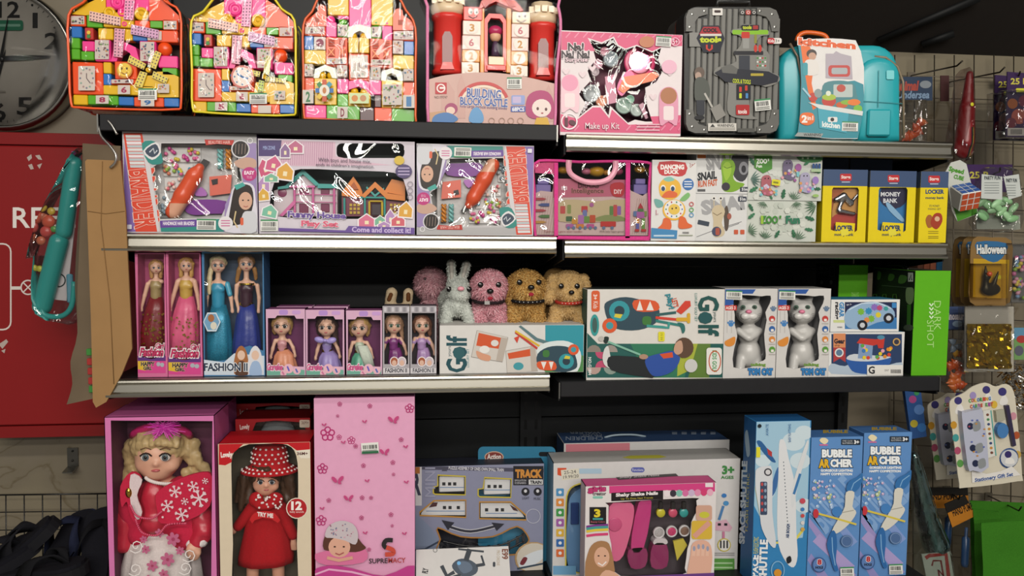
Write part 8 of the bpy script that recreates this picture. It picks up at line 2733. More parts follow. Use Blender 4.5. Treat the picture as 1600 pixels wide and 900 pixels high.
# ------------------------------------------------------------------ bubble bow cartons
def archer(label, x0, x1, y0, ox, oy, Y):
 f, yb = open_doll_box(label, x0, y0, x1, Y, .07, '#5a8cc9', None, '#4473b2', group='bubble bow cartons')
 f.o.name = 'bubble_bow_box'
 f.o['category'] = 'toy box'
 A = f.art()
 q = lambda P: [(x + ox, y + oy) for x, y in P]
 for a, b, w, c in (((1256, 815), (1330, 905), 20, '#9a8fc8'), ((1275, 840), (1330, 890), 16, '#a99ad0'), ((1260, 870), (1290, 910), 18, '#8f8cc8'), ((1295, 800), (1335, 850), 12, '#7f9ad4')):
  A.line(q([a, b]), w, c)
 A.text('BUBBLE', 1262 + ox, 762 + oy, 1345 + ox, 815 + oy, '#7ea6d8', rot=-42, bold=.03)
 A.text('BUBBLE', 1284 + ox, 702 + oy, 1331 + ox, 715 + oy, '#eef2f4', bold=.06, out='#16202e', ow=.06)
 A.text('AR', 1279 + ox, 717 + oy, 1296 + ox, 731 + oy, '#e8b62a', bold=.06, out='#16202e', ow=.06)
 A.text('CHER', 1297 + ox, 717 + oy, 1332 + ox, 730 + oy, '#eef2f4', bold=.06, out='#16202e', ow=.06)
 A.text('GORGEOUS LIGHTING', 1282 + ox, 733 + oy, 1332 + ox, 737 + oy, '#eef2f4', bold=.05)
 A.text('HAPPY COMPETITION', 1282 + ox, 738.5 + oy, 1331 + ox, 742.5 + oy, '#eef2f4', bold=.05)
 A.rect(1314 + ox, 686 + oy, 1344 + ox, 695 + oy, '#1c2836', 1)
 A.text('3+', 1334 + ox, 687.5 + oy, 1342 + ox, 693.5 + oy, '#f0f2f4', bold=.05)
 A.text('ONE CLICK', 1316 + ox, 687.5 + oy, 1332 + ox, 690 + oy, '#d0d6dc')
 A.text('BLISTERING', 1316 + ox, 691 + oy, 1332 + ox, 693.5 + oy, '#d0d6dc')
 A.blob(q([(1280, 688), (1286, 683), (1294, 688), (1288, 694)]), '#e6d9b0')
 A.rect(1280 + ox, 694 + oy, 1293 + ox, 696 + oy, '#d86a9a')
 r = random.Random(4)
 for i in range(34):
  x, y = r.uniform(1270, 1302), r.uniform(750, 794)
  rr_ = r.uniform(1.2, 3.4)
  A.ell(x + ox, y + oy, rr_, rr_, r.choice(('#a9c4e6', '#c9a9d0', '#8fb4e0', '#d0b4c4', '#b8c88a')), 10)
  A.ell(x - .8 + ox, y - .8 + oy, rr_ * .4, rr_ * .4, '#e0eaf4', 7)
 A.blob(q([(1321, 766), (1324, 752), (1338, 744), (1346, 738), (1345, 752), (1336, 766)]), '#2f6fb0')
 A.line(q([(1328, 764), (1332, 754), (1343, 746)]), 1.4, '#7fb0dc')
 A.blob(q([(1320, 768), (1333, 768), (1330, 790), (1336, 800), (1324, 818), (1306, 832), (1298, 828), (1310, 806), (1318, 790)]), '#d6d3c8')
 A.line(q([(1312, 800), (1332, 796)]), 1.4, '#a8a498')
 A.ell(1306 + ox, 798 + oy, 8, 8, '#3f7fc4')
 A.line(q([(1276, 801), (1302, 808), (1336, 818)]), 3, '#d9c44a')
 A.ell(1273 + ox, 801 + oy, 4.4, 7.4, '#c83440')
 A.blob(q([(1298, 828), (1304, 832), (1306, 850), (1304, 874), (1308, 888), (1302, 890), (1295, 868), (1290, 848)]), '#2a68ac')
 A.line(q([(1298, 838), (1299, 860), (1303, 882)]), 1.4, '#7fb0dc')
 A.ell(1278 + ox, 881 + oy, 11, 12, '#2f4f86')
 A.ell(1278 + ox, 881 + oy, 9.6, 10.6, '#5a7fbc')
 A.text('8', 1275 + ox, 872 + oy, 1282 + ox, 881 + oy, '#b8303a', bold=.06, out='#eef0f2', ow=.05)
 A.text('HOLE', 1272 + ox, 883 + oy, 1284 + ox, 887 + oy, '#16202e', bold=.05)
 A.ell(1321 + ox, 844 + oy, 9.4, 9.6, '#4a6a9c')
 A.ring(1321 + ox, 844 + oy, 8, .8, '#7f9cc4')
 A.tag(1311 + ox, 884 + oy, 1332 + ox, 900 + oy, -2)
 A.done()
 T = f.lid()
 T.text('BUBBLE', 1286 + ox, 672 + oy, 1325 + ox, 677 + oy, '#c9a93a', bold=.05)
 T.done()
archer('blue bubble bow carton touching the aeroplane carton', 1264, 1344, 683, 0, 0, .012)
archer('blue bubble bow carton at the end of the bottom shelf', 1346, 1420, 676, 76, -4.5, .03)
# ================================================================== hooks and packs on the grid wall at the end
g = Fr('wire_grid_panel', 'wire display grid on the beige wall beyond the shelves', 'display grid', 1400, 1640, 905, WY - .03)
GW = mat('#7d7466', 'metal', rough=.5)
for i in range(9):
 mb = MB()
 mb.tube([g.l(1398 + i * 31, 86), g.l(1396 + i * 30.4, 920)], .0018, GW, 5)
 mb.build('wire', g.o)
for i in range(25):
 mb = MB()
 mb.tube([g.l(1392, 118 + i * 34 - i * .2), g.l(1660, 124 + i * 34.6)], .0016, GW, 5)
 mb.build('wire', g.o)
def hook(label, a, b, c):
 p = at(a[0], a[1], WY - .034)
 h = tag(empty('display_hook', p), label, 'hook', 'chrome display hooks on the grid')
 I = Matrix.Translation(-p)
 mb = MB()
 mb.tube([p, at(b[0], b[1], .2), at(c[0], c[1], .185)], .0022, mat('#3a352f', 'metal'), 6)
 mb.build('prong', h, I)
 mb = MB()
 mb.box(p.x - .012, p.x + .012, p.y, p.y + .004, p.z - .014, p.z + .01, GW)
 mb.build('clip', h, I)
hook('empty chrome hook above the orange sea animals', (1424, 118), (1495, 103), (1504, 95))
hook('empty chrome hook beside the red wrapped fan', (1484, 128), (1562, 113), (1570, 105))
for lab, a, b, c in (('hook through the spooky figure cards', (1532, 380), (1549, 378), (1550, 372)), ('hook carrying the gold foil pack', (1530, 488), (1546, 484), (1548, 478)), ('hook carrying the stationery kits', (1515, 625), (1541, 610), (1543, 603)), ('hook carrying the green gift bags', (1545, 775), (1592, 798), (1596, 792)), ('hook carrying the green balloons', (1545, 275), (1562, 268), (1563, 262)), ('hook carrying the hand pump cards', (1480, 765), (1498, 780), (1500, 774)), ('hook carrying the purple balloon bags', (1560, 125), (1592, 118), (1594, 112))):
 hook('chrome ' + lab, a, b, c)
def pack(name, label, P, Y, col, cat='toy pack', t=.003, kind='card', group=None, bag=None):
 xs, ys = [p[0] for p in P], [p[1] for p in P]
 f = Fr(name, label, cat, min(xs), max(xs), max(ys), Y, group=group)
 chunk(f, 'backing_card', P, .002, .002 + t, mat(col, kind))
 if bag:
  chunk(f, 'clear_bag', bag, -.022, .0, film(.7, 22, '#f4f4f4', .04))
 return f
def bits(f, name, n, x0, y0, x1, y1, cols, seed, r=(5, 3, 4), dep=-6, kind='plastic'):
 q = random.Random(seed)
 for i in range(n):
  c = [q.uniform(x0, x1), q.uniform(y0, y1)]
  a = q.uniform(0, 6.28)
  L = r[0] * 1.2
  body(name, [E(f, c[0], c[1], dep, r[0], r[1], r[2], math.degrees(a))] + ([Cc(f, (c[0], c[1], dep), (c[0] + L * math.cos(b), c[1] + L * math.sin(b), dep - 1), r[1] * .6, r[1] * .3) for b in (a, a + 2.1, a + 4.2)] if kind == 'beast' else []), .0028, .002, mat(q.choice(cols), 'plastic' if kind == 'beast' else kind), f.o)
RC = lambda x0, y0, x1, y1: [(x0, y0), (x1, y0), (x1, y1), (x0, y1)]
f = pack('sea_animal_bag', 'hanging bag of orange sea animals beside the turquoise case', RC(1408, 120, 1457, 157), .36, '#33435c', bag=RC(1408, 156, 1449, 224))
A = Art(f, .002)
A.text('Animal', 1396, 126, 1436, 142, '#b04a3e', bold=.05, shear=.2)
A.text('Undersea', 1402, 142, 1452, 154, '#7f9ab8', bold=.03, shear=.2)
A.ell(1446, 132, 9, 6, '#8a929a')
A.done()
bits(f, 'sea_animal', 9, 1414, 190, 1444, 218, ('#c8562a', '#b8481f', '#d06a34'), 1, (7, 4, 5), kind='beast')
f = pack('small_pack', 'small dark hanging pack beside the sea animals', RC(1470, 118, 1483, 158), .38, '#4a2a2a')
f = Fr('wrapped_fan', 'red and black folding fan in tied clear wrap', 'fan', 1490, 1523, 250, .3)
body('fan', [Cc(f, (1515, 116, 0), (1511, 170, 0), 5, 10), Cc(f, (1511, 170, 0), (1507, 222, 0), 11, 14), E(f, 1506, 232, 0, 16, 9, 16)], .003, .006, [mat('#8a1c20', 'satin'), mat('#1c1c22', 'satin'), mat('#a89a2c', 'satin')], f.o, matfn=lambda c: (1 if c.x * 300 % 5 < 2 else 2 if c.x * 300 % 5 < 2.5 else 0) if c.z < .09 and c.x > -.004 else 0)
chunk(f, 'clear_wrap', smooth_loop([(1508, 113), (1522, 113), (1524, 180), (1523, 236), (1508, 252), (1490, 236), (1498, 180)], 2), -.022, .016, film(.7, 18, '#f0e8e8', .03))
orb(f, 'price_dot', 1519, 163, -12, 3, mat('#d8d22a'), .6)
for lab, dx, dy, Y in (('purple balloon bag at the picture edge, front one', 0, 0, .2), ('purple balloon bag at the picture edge, one behind', -19, 5, .27)):
 f = pack('balloon_bag', lab, [(1574 + dx, 112 + dy), (1640 + dx, 117 + dy), (1640 + dx, 216 + dy), (1572 + dx, 214 + dy)], Y, '#3a2450', group='purple balloon bags', bag=[(1570 + dx, 140 + dy), (1640 + dx, 142 + dy), (1640 + dx, 216 + dy), (1570 + dx, 214 + dy)])
 A = Art(f, .002)
 A.text('25 B', 1579 + dx, 122 + dy, 1606 + dx, 132 + dy, '#c9c04a', bold=.03)
 A.rect(1587 + dx, 138 + dy, 1602 + dx, 144 + dy, '#d8d82a', 2)
 for x, y, r, c in ((1582, 162, 8, '#b0602e'), (1600, 158, 9, '#7a2440'), (1592, 182, 12, '#b55a4a'), (1610, 190, 12, '#5a2a66'), (1580, 192, 8, '#7a2a3a')):
  A.ell(x + dx, y + dy, r, r, c)
 A.rect(1574 + dx, 200 + dy, 1612 + dx, 212 + dy, '#c9c2b8')
 for i in range(9):
  A.rect(1579 + i * 2 + dx, 202 + dy, 1580 + i * 2 + dx, 210 + dy, '#2a2a2a')
 A.done()
f = pack('balloon_bag', 'purple balloon bag header behind the green balloons', RC(1510, 257, 1582, 300), .3, '#43285c', group='purple balloon bags')
A = Art(f, .002)
A.text('25 B', 1515, 268, 1545, 279, '#c9c04a', bold=.03)
A.done()
# speed cube pack
f = pack('cube_pack', 'puzzle cube on a white and green hanging card', [(1478, 268), (1486, 254), (1500, 250), (1510, 256), (1528, 330), (1524, 336), (1496, 346), (1488, 330)], .16, '#c9ccc4')
A = Art(f, .002)
A.poly([(1484, 300), (1492, 296), (1500, 330), (1526, 322), (1527, 334), (1496, 346)], '#4f9a2c')
A.text('Speed', 1482, 262, 1506, 272, '#4f9a2c', bold=.05, rot=14)
A.text('CUBE', 1490, 274, 1506, 281, '#4f9a2c', bold=.05, rot=14)
A.done()
cu = MB()
CMx = Matrix.Translation(f.l(1507, 308, -.018)) @ Matrix.Rotation(R(28), 4, 'X') @ Matrix.Rotation(R(-12), 4, 'Y')
cu.box(-.026, .026, -.026, .026, -.026, .026, mat('#e2e2de', 'plastic'), CMx, bev=.003)
cube = cu.build('cube', f.o)
for i in range(9):
 for kx, (m, T) in enumerate((('#c8502a', lambda u, v: (u, -.0266, v)), ('#3a62b0', lambda u, v: (u, v, .0266)))):
  u, v = (i % 3 - 1) * .0168, (i // 3 - 1) * .0168
  mb = MB()
  mb.add([CMx @ Vector(T(u + a * .0072, v + b * .0072)) for a, b in ((-1, -1), (1, -1), (1, 1), (-1, 1))], [[0, 1, 2, 3]], mat(m, 'plastic'))
  mb.build('tile', cube)
# green balloons
f = pack('green_balloon_bag', 'clear bag of pale green balloons hanging at the end', RC(1526, 336, 1594, 358), .17, '#b9c0b0', bag=smooth_loop([(1536, 268), (1560, 262), (1592, 266), (1597, 320), (1595, 358), (1530, 360), (1524, 330)], 2))
q = random.Random(9)
for i in range(15):
 body('balloon', [E(f, q.uniform(1534, 1588), q.uniform(312, 346), -8 + q.uniform(-4, 4), 11, 4, 5.5, q.uniform(-50, 50))], .0026, .001, mat(q.choice(('#8fc08a', '#7fb47c', '#9ccc98')), 'satin'), f.o)
for P in ([(1534, 272), (1566, 276), (1566, 312), (1533, 310)], [(1568, 276), (1592, 272), (1596, 306), (1576, 312)]):
 o = chunk(f, 'paper_label', P, -.024, -.0235, mat('#c6ccc8', 'card'))
 A = Art(f, -.0242)
 A.text('PARTY FUN', P[0][0] + 4, P[0][1] + 3, P[1][0] - 3, P[0][1] + 9, '#3a4248', bold=.03)
 for j in range(5):
  A.rect(P[0][0] + 4, P[0][1] + 13 + j * 4, P[1][0] - 5, P[0][1] + 14 + j * 4, '#8a9290')
 A.done(o, 'label_print')
# halloween cards
for lab, dx, Y in (('spooky figure card with blue title, front of three', 0, .16), ('spooky figure card, middle of three', -14, .23), ('spooky figure card, rearmost of three', -27, .3)):
 P = smooth_loop([(1520, 374), (1548, 371), (1580, 376), (1581, 420), (1578, 472), (1546, 476), (1516, 472), (1516, 420)], 3)
 f = pack('figure_card', lab, [(x + dx, y) for x, y in P], Y, '#8a6a3a', group='spooky figure cards')
 A = Art(f, .002)
 A.poly([(1521 + dx, 404), (1577 + dx, 406), (1574 + dx, 466), (1520 + dx, 464)], '#c49a1e')
 A.blob([(1526 + dx, 378), (1572 + dx, 380), (1568 + dx, 400), (1552 + dx, 410), (1530 + dx, 398)], '#2f6a9c')
 A.text('Halloween', 1526 + dx, 382, 1572 + dx, 397, '#dfe2e0', bold=.04, out='#1c1c20', ow=.05)
 A.rect(1553 + dx, 430, 1564 + dx, 436, '#d8d82a', 2)
 A.done()
 if dx == 0:
  chunk(f, 'blister', RC(1524, 412, 1574, 466), -.02, .002, film(.3, 20, '#f0e8d0', .05))
  body('spooky_figure', [E(f, 1548, 452, -5, 16, 6, 10), Cc(f, (1540, 452, -5), (1540, 416, -6), 6, 1.5), Cc(f, (1552, 446, -6), (1560, 424, -6), 4, 1.2), E(f, 1542, 432, -7, 6, 5, 6)], .003, .004, mat('#1e1c1c', 'plastic'), f.o)
  orb(f, 'figure_face', 1546, 428, -12, 4, mat('#b8482a', 'plastic'))
f = pack('bead_pack', 'clear pack of coloured beads at the picture edge', RC(1580, 382, 1640, 472), .17, '#8d8c88', bag=RC(1578, 380, 1640, 474))
bits(f, 'bead', 40, 1584, 400, 1602, 466, ('#c86a9a', '#8ab04a', '#d8c24a', '#7a9ac0', '#d89ab0'), 3, (3.4, 3.4, 3.4))
f = pack('picture_pack', 'small picture pack at the picture edge above the tinsel', RC(1584, 512, 1640, 562), .2, '#6f9a5a')
A = Art(f, .002)
A.rect(1584, 512, 1606, 530, '#5a8fb0')
A.ell(1596, 530, 8, 6, '#b03a34')
A.ell(1592, 548, 7, 8, '#5a5a6a')
A.done()
# gold foil
f = pack('gold_foil_pack', 'gold foil curtain folded in a white topped pack', RC(1508, 479, 1584, 580), .15, '#d0cabb', bag=RC(1506, 478, 1585, 581))
mb = MB()
n = 16
V = []
for j in range(n + 1):
 for i in range(n + 1):
  p = f.l(1511 + 69 * i / n, 506 + 70 * j / n, -.006)
  V.append(p + Vector((0, .006 * noise.noise(Vector((i * .9, j * .9, 1))), 0)))
mb.add(V, [[j * (n + 1) + i, (j + 1) * (n + 1) + i, (j + 1) * (n + 1) + i + 1, j * (n + 1) + i + 1] for j in range(n) for i in range(n)], mat('#c9a21e', 'foil'), False)
mb.build('gold_foil', f.o)
f = pack('sea_animal_bag', 'hanging bag of orange toy animals behind the lime carton', RC(1480, 479, 1508, 516), .2, '#3a4a70', bag=RC(1476, 515, 1508, 614))
A = Art(f, .002)
A.text('Dinosaur', 1476, 488, 1506, 500, '#c9c2c8', bold=.04)
A.ell(1496, 506, 8, 5, '#8aa0b8')
A.done()
bits(f, 'toy_animal', 13, 1484, 562, 1503, 606, ('#e2622a', '#d0521f', '#e8783a'), 5, (7, 5, 6), kind='beast')
bits(f, 'toy_animal', 5, 1488, 530, 1502, 558, ('#d8a23a', '#c9702a', '#7a8a9a'), 6, (6, 3, 5), kind='beast')
# tinsel
f = Fr('tinsel_bunch', 'silver and gold tinsel hanging at the picture edge', 'tinsel', 1562, 1640, 645, .22)
mb = MB()
q = random.Random(2)
for i in range(420):
 p = f.l(q.uniform(1564, 1620), q.uniform(572, 640), q.uniform(-.03, .0))
 d_ = Vector((q.uniform(-1, 1), q.uniform(-1, .4), q.uniform(-1, 1))).normalized() * .016
 w = Vector((d_.z, 0, -d_.x)) * .12
 mb.add([p - w, p + w, p + d_ + w, p + d_ - w], [[0, 1, 2, 3]], mat('#b9b7b2' if q.random() < .6 else '#a8762a', 'foil'))
mb.build('tinsel_foliage', f.o)['kind'] = 'stuff'
# stationery kits
def kit(label, dx, dy, Y, sc=1.0, full=True):
 T = lambda P: [(1482 + (x - 1482) * sc + dx, 600 + (y - 600) * sc + dy) for x, y in P]
 P = T(smooth_loop([(1484, 640), (1487, 624), (1506, 614), (1520, 604), (1540, 598), (1556, 604), (1572, 600), (1584, 612), (1590, 660), (1597, 742), (1590, 752), (1508, 762), (1499, 756), (1492, 700)], 3))
 f = pack('stationery_kit', label, P, Y, '#d3ccb8', 'stationery kit', group='stationery kits with space pictures')
 A = Art(f, .002)
 for x, y, r in ((1497, 626, 6), (1541, 609, 6), (1566, 612, 6.5)):
  (px, py), = T([(x, y)])
  A.blob([(px - 5, py + 18), (px + 2, py + 4), (px + 9, py + 14), (px + 4, py + 22)], '#e2dfda')
  A.ell(px, py, r, r, '#3a3474')
 for x, y, c in ((1490, 664, '#c9922a'), (1493, 684, '#3f9a98'), (1496, 704, '#b04a6a'), (1500, 724, '#5a9a4a'), (1583, 650, '#c98a9a'), (1588, 680, '#b0502a'), (1520, 618, '#9a8ac0'), (1590, 710, '#c9a24a'), (1553, 632, '#d8b23a')):
  A.ell(*T([(x, y)])[0], 5, 6, c)
 for i, ch in enumerate('COLORING'):
  (px, py), = T([(1515 + i * 4.4, 626 - i * .5)])
  A.text(ch, px - 2, py - 3, px + 2, py + 3, ('#3f9a4a', '#c84a3a', '#d8a22a', '#3a7ab8')[i % 4], bold=.05)
 for i, ch in enumerate("CARDS KIT"):
  if ch != ' ':
   (px, py), = T([(1517 + i * 4, 635 - i * .5)])
   A.text(ch, px - 1.8, py - 3, px + 1.8, py + 3, ('#c84a3a', '#3a7ab8', '#3f9a4a', '#a04a9a')[i % 4], bold=.05)
 A.poly(T([(1517, 733), (1540, 740), (1562, 736), (1580, 728), (1594, 742), (1518, 754)]), '#e2dfda')
 A.text('Stationery Gift Set', *T([(1522, 742)])[0], *T([(1582, 750)])[0], '#3a5a9a', bold=.04, skew=-.16)
 A.done()
 if full:
  B_ = chunk(f, 'pencil_case', T(smooth_loop([(1503, 650), (1507, 645), (1530, 640), (1536, 645), (1545, 730), (1520, 735), (1512, 728)], 2)), -.014, .002, mat('#b4b8cc', 'paint'))
  A = Art(f, -.014)
  for x, y in ((1516, 666), (1520, 700), (1524, 724)):
   (px, py), = T([(x, y)])
   A.ell(px, py, 5, 5.4, '#222a4a')
   A.blob([(px + 4, py - 4), (px + 14, py - 8), (px + 16, py + 4), (px + 6, py + 8)], '#8a8f92')
  for i in range(12):
   A.ell(*T([(q.uniform(1512, 1538), q.uniform(652, 728))])[0], 1.8, 1.4, q.choice(('#b04a5a', '#c98a3a', '#5a6ab0')), 7)
  A.done(B_, 'space_print')
  R_ = chunk(f, 'ruler', T([(1536, 642), (1548, 640), (1556, 712), (1543, 716)]), -.006, .002, '#d9d8d0')
  A = Art(f, -.006)
  for i in range(9):
   A.ell(*T([(1543 + i * .8, 648 + i * 7.4)])[0], 2.4, 2.2, ('#7a4a3a', '#4a8a5a', '#3a4a7a', '#c98a3a')[i % 4], 7)
  A.line(T([(1548, 641), (1556, 712)]), 1.6, '#4fa8a0')
  A.done(R_, 'ruler_print')
  chunk(f, 'eraser', T([(1556, 642), (1569, 640), (1571, 656), (1558, 659)]), -.008, .002, '#a9a894')
  chunk(f, 'sharpener', T(circ(1567, 673, 9, 12, 14)), -.01, .002, '#3f7ab8')
  chunk(f, 'pencil', T([(1571, 634), (1577, 633), (1588, 696), (1583, 698)]), -.006, .002, '#332c4a')
  disc(f, 'round_badge', *T([(1577, 716)])[0], 16, .0, .004, '#2f4f86')
  A = Art(f, -.0006)
  x, y = T([(1577, 716)])[0]
  A.ell(x, y, 13.5, 13.5, '#c9ccd0')
  A.ell(x - 2, y - 6, 5.5, 5.5, '#332c6a')
  A.blob([(x - 6, y + 8), (x - 4, y), (x + 5, y), (x + 8, y + 8)], '#e6e4e0')
  A.done(name='badge_print')
kit('stationery kit card with pencil case, front one on its hook', 0, 0, .1)
kit('stationery kit card half hidden behind the front one', -34, 10, .26, .86, True)
# remaining packs
f = pack('printed_tube', 'blue bag printed with coloured balls beside the stationery kits', [(1413, 606), (1438, 604), (1448, 682), (1424, 686)], .26, '#2f5a9c', t=.012)
A = Art(f, .002)
for x, y, r, c in ((1426, 624, 6, '#b04a8a'), (1436, 640, 8, '#5a86c8'), (1428, 662, 6, '#c9b83a'), (1440, 668, 7, '#3a78c0'), (1432, 614, 4, '#3f9a5a')):
 A.ell(x, y, r, r, c)
A.done()
for lab, P, Y, tx in (('orange and black hand pump card, rear one', [(1440, 762), (1512, 762), (1514, 794), (1444, 794)], .3, (1446, 771, 1496, 781, 0)), ('orange and black hand pump card, front one', [(1476, 788), (1508, 774), (1524, 806), (1488, 824)], .2, (1487, 790, 1520, 802, -20))):
 f = pack('pump_card', lab, P, Y, '#201d1a', group='hand pump cards')
 A = Art(f, .002)
 c = [(P[i][0] * .62 + P[3 - i][0] * .38, P[i][1] * .62 + P[3 - i][1] * .38) for i in (0, 1)]
 A.poly([c[0], c[1], P[2], P[3]], '#c27a24')
 A.text('HAND PUMP', *tx[:4], '#2a2018', rot=tx[4], bold=.03)
 A.done()
 mb = MB()
 x, y = (P[2][0] + P[3][0]) / 2, P[3][1]
 mb.lathe([(.009, -.11), (.01, -.1), (.01, -.03), (.004, -.025), (.004, 0)], mat('#27456e', 'plastic'), Matrix.Translation(f.l(x + 4, y, -.012)), 12)
 mb.build('pump', f.o)
f = Fr('wrapped_ornament', 'tall clear wrapped decoration beside the bubble bow cartons', 'decoration', 1418, 1490, 925, .2)
body('ornament', [Cc(f, (1427, 712, 0), (1446, 800, 0), 7, 15), Cc(f, (1446, 800, 0), (1462, 850, 0), 15, 20)], .004, .006, mat('#7fa0a8', 'foil'), f.o)
chunk(f, 'clear_wrap', [(1420, 694), (1432, 696), (1488, 870), (1494, 924), (1430, 924)], -.035, -.032, film(.8, 16, '#eef4f0', .03))
chunk(f, 'letter_card', [(1440, 866), (1484, 862), (1494, 925), (1452, 925)], -.031, -.028, mat('#c9c6c2', 'card'))
A = Art(f, -.031)
A.line([(1446, 872), (1452, 868), (1478, 866), (1482, 900), (1486, 925)], 6, '#b8383a')
A.line([(1456, 884), (1458, 876), (1470, 876), (1474, 900), (1466, 890), (1470, 920)], 3, '#8a2a30')
A.done()
for lab, P, Y in (('green fabric gift bag, front one at the picture corner', [(1533, 818), (1620, 813), (1622, 930), (1538, 930)], .1), ('green fabric gift bag, hanging behind the front one', [(1520, 796), (1560, 800), (1630, 806), (1632, 930), (1526, 930)], .2), ('green fabric gift bag, rearmost of the three', [(1516, 783), (1630, 788), (1632, 930), (1519, 930)], .28)):
 f = Fr('gift_bag', lab, 'gift bag', 1520, 1630, 930, Y, group='green fabric gift bags')
 mb = MB()
 n = 10
 a, b, c, e = P[0], P[1], P[-2], P[-1]
 for side in (0, .012):
  V = []
  for j in range(n + 1):
   for i in range(n + 1):
    u, v = i / n, j / n
    x = (a[0] * (1 - u) + b[0] * u) * (1 - v) + (e[0] * (1 - u) + c[0] * u) * v
    y = (a[1] * (1 - u) + b[1] * u) * (1 - v) + (e[1] * (1 - u) + c[1] * u) * v
    V.append(f.l(x, y, side) + Vector((0, .005 * noise.noise(Vector((u * 3, v * 3, Y * 9))), 0)))
  mb.add(V, [[j * (n + 1) + i, (j + 1) * (n + 1) + i, (j + 1) * (n + 1) + i + 1, j * (n + 1) + i + 1] for j in range(n) for i in range(n)], mat('#37791a', 'cloth'), True)
 mb.build('bag_body', f.o)
 piping(f, 'top_hem', [P[0], P[1]], .0022, mat('#357a18', 'cloth'), .004, False)
f = pack('flower_card', 'pale card with printed flowers above the lime gun carton', RC(1344, 396, 1434, 414), .36, '#cfcabf')
A = Art(f, .002)
for x, y, r, c in ((1362, 402, 7, '#8a7a4a'), (1378, 400, 7, '#a8985a'), (1395, 402, 8, '#b04a86'), (1410, 400, 7, '#c05a9a'), (1428, 403, 5, '#c9702a')):
 A.ell(x, y, r, r * .8, c)
A.done()
for i, (c, cn) in enumerate((('#5a3426', 'dark brown'), ('#8a4a34', 'rust'), ('#a85f44', 'orange brown'), ('#2a6a9a', 'blue'))):
 f = Fr('book', cn + ' book spine standing behind the lime gun carton', 'book', 1434 + i * 10, 1443 + i * 10, 440, .37, group='books behind the lime carton')
 o = brick_block(f, 'cover', 1434 + i * 10, 400, 1443 + i * 10, 440, 0, .05, mat(c, 'card'))
 A = Art(f, 0)
 A.rect(1436 + i * 10, 405, 1441 + i * 10, 407, '#c9b08a')
 A.done()
# ================================================================== cardboard and hanging toy at the left end
CB = mat('#a07a4e', 'cardboard')
f = Fr('cardboard_sheet', 'brown corrugated cardboard sheet hanging at the shelf end', 'cardboard', 132, 206, 636, -.012)
chunk(f, 'board', [(133, 252), (136, 249), (188, 251), (196, 330), (206, 545), (190, 585), (166, 628), (150, 637), (145, 628), (142, 500), (136, 330)], 0, .005, CB)
mb = MB()
mb.tube([f.l(x, y, -.0008) for x, y in ((160, 252), (158, 350), (172, 470), (178, 600))], .0008, mat('#8a663e', 'cardboard'), 4)
mb.tube([f.l(x, y, -.0008) for x, y in ((137, 330), (165, 334), (195, 330))], .0006, mat('#8a663e', 'cardboard'), 4)
mb.build('crease', f.o)
f = Fr('cardboard_sheet', 'grey brown curled cardboard sheet behind the corrugated one', 'cardboard', 103, 190, 633, .03)
mb = MB()
L_, R_ = [(129, 224), (126, 300), (120, 380), (117, 450), (121, 520), (110, 565), (113, 600), (104, 632)], [(188, 228), (188, 300), (188, 380), (188, 450), (186, 520), (182, 565), (170, 600), (150, 622)]
V = []
for (a, b), (c, e) in zip(smooth_path(L_, 3), smooth_path(R_, 3)):
 for t in (0, .25, .5, .75, 1):
  V.append(f.l(a + (c - a) * t, b + (e - b) * t, .05 * (1 - t) ** 2))
n = len(V) // 5
mb.add(V + [v + Vector((0, .004, 0)) for v in V], [q for j in range(n - 1) for i in range(4) for q in ([j * 5 + i, (j + 1) * 5 + i, (j + 1) * 5 + i + 1, j * 5 + i + 1], [5 * n + j * 5 + i, 5 * n + j * 5 + i + 1, 5 * n + (j + 1) * 5 + i + 1, 5 * n + (j + 1) * 5 + i])], mat('#7b6a55', 'cardboard'), True)
mb.build('board', f.o)
for i, (x, y, c) in enumerate(((134, 545, '#3f8a3a'), (135, 560, '#b0302e'), (136, 575, '#b0302e'), (137, 590, '#b0302e'), (138, 603, '#3f8a3a'))):
 brick_block(f, 'packet_edge', x, y, x + 9, y + 11, -.012, .0, c)
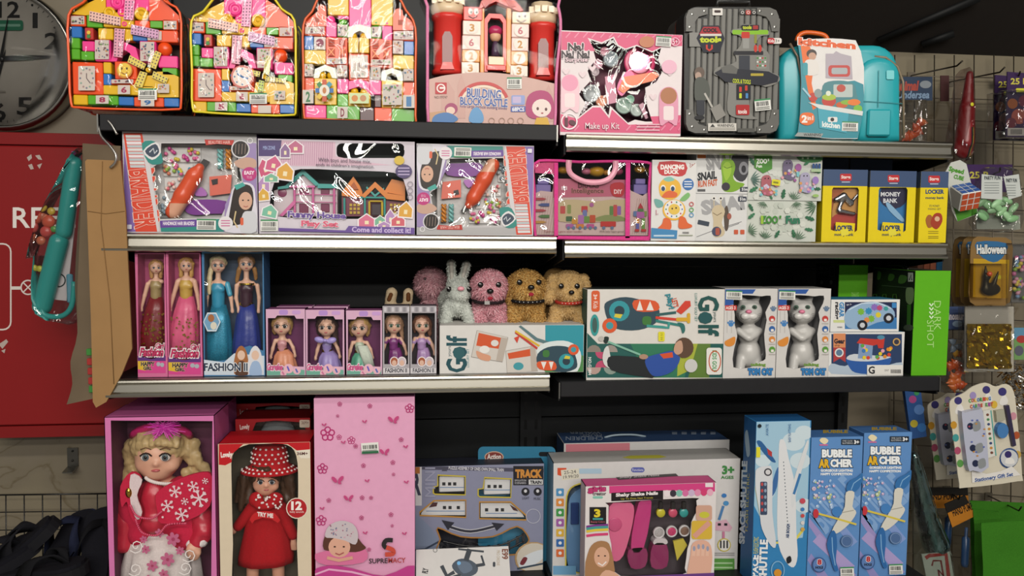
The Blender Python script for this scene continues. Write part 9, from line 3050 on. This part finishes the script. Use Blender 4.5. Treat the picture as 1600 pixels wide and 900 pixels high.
def wire_hook(label, P):
 h = tag(empty('wire_hook', at(P[0][0], P[0][1], P[0][2])), label, 'hook')
 mb = MB()
 mb.tube(smooth_path([tuple(at(*p)) for p in P], 4), .0026, mat('#b9b6b0', 'metal'), 7)
 mb.build('wire', h, h.matrix_world.inverted())
wire_hook('chrome wire hook holding the cardboard under the block bags', [(154, 196, .0), (158, 212, -.008), (172, 228, -.016), (181, 242, -.02), (180, 254, -.02), (172, 262, -.018)])
wire_hook('short bent chrome wire under the top black shelf', [(168, 188, -.006), (175, 196, -.008), (183, 210, -.01)])
f = Fr('hanging_toy_bag', 'turquoise toy with handle in a clear bag on the red cabinet', 'toy pack', 48, 130, 500, .1)
TQ2 = mat('#2aa39c', 'plastic')
for P, ra in (([(116, 256), (100, 362)], 12), ([(92, 378), (66, 478)], 14)):
 body('toy_handle', [Cc(f, P[0] + (6,), P[1] + (6,), ra, ra)], .0034, .003, TQ2, f.o)
mb = MB()
mb.tube(smooth_path([f.l(x, y, -.004) for x, y in ((64, 476), (70, 492), (96, 494), (112, 478), (116, 440))], 4), .006, TQ2, 8)
mb.build('toy_loop', f.o)
chunk(f, 'printed_card', [(112, 236), (126, 238), (122, 300), (104, 470), (84, 468), (96, 330)], .02, .023, mat('#cfc6c8', 'card'))
A = Art(f, .02)
A.poly([(112, 236), (126, 238), (125, 252), (110, 250)], '#8a2f7c')
A.ring(92, 438, 10, 2, '#2a3a3a')
A.done()
for x, y, r, c in ((76, 346, 10, '#d8583c'), (72, 362, 9, '#cf4a44'), (64, 376, 7, '#d06a4a'), (80, 330, 6, '#d8b43a'), (62, 420, 5, '#c9c23a'), (84, 358, 5, '#5aa04a'), (70, 340, 6, '#e07a5a')):
 orb(f, 'toy_piece', x, y, 0, r, mat(c, 'plastic'), r * .6)
brick_block(f, 'paint_tube', 103, 428, 113, 474, -.004, .006, '#5a9ab0', .003)
chunk(f, 'clear_bag', smooth_loop([(112, 238), (128, 240), (124, 330), (118, 490), (92, 504), (54, 490), (48, 440), (52, 400), (40, 404), (58, 340), (84, 290)], 2), -.026, .024, film(.7, 14, '#f2f2f2', .03))
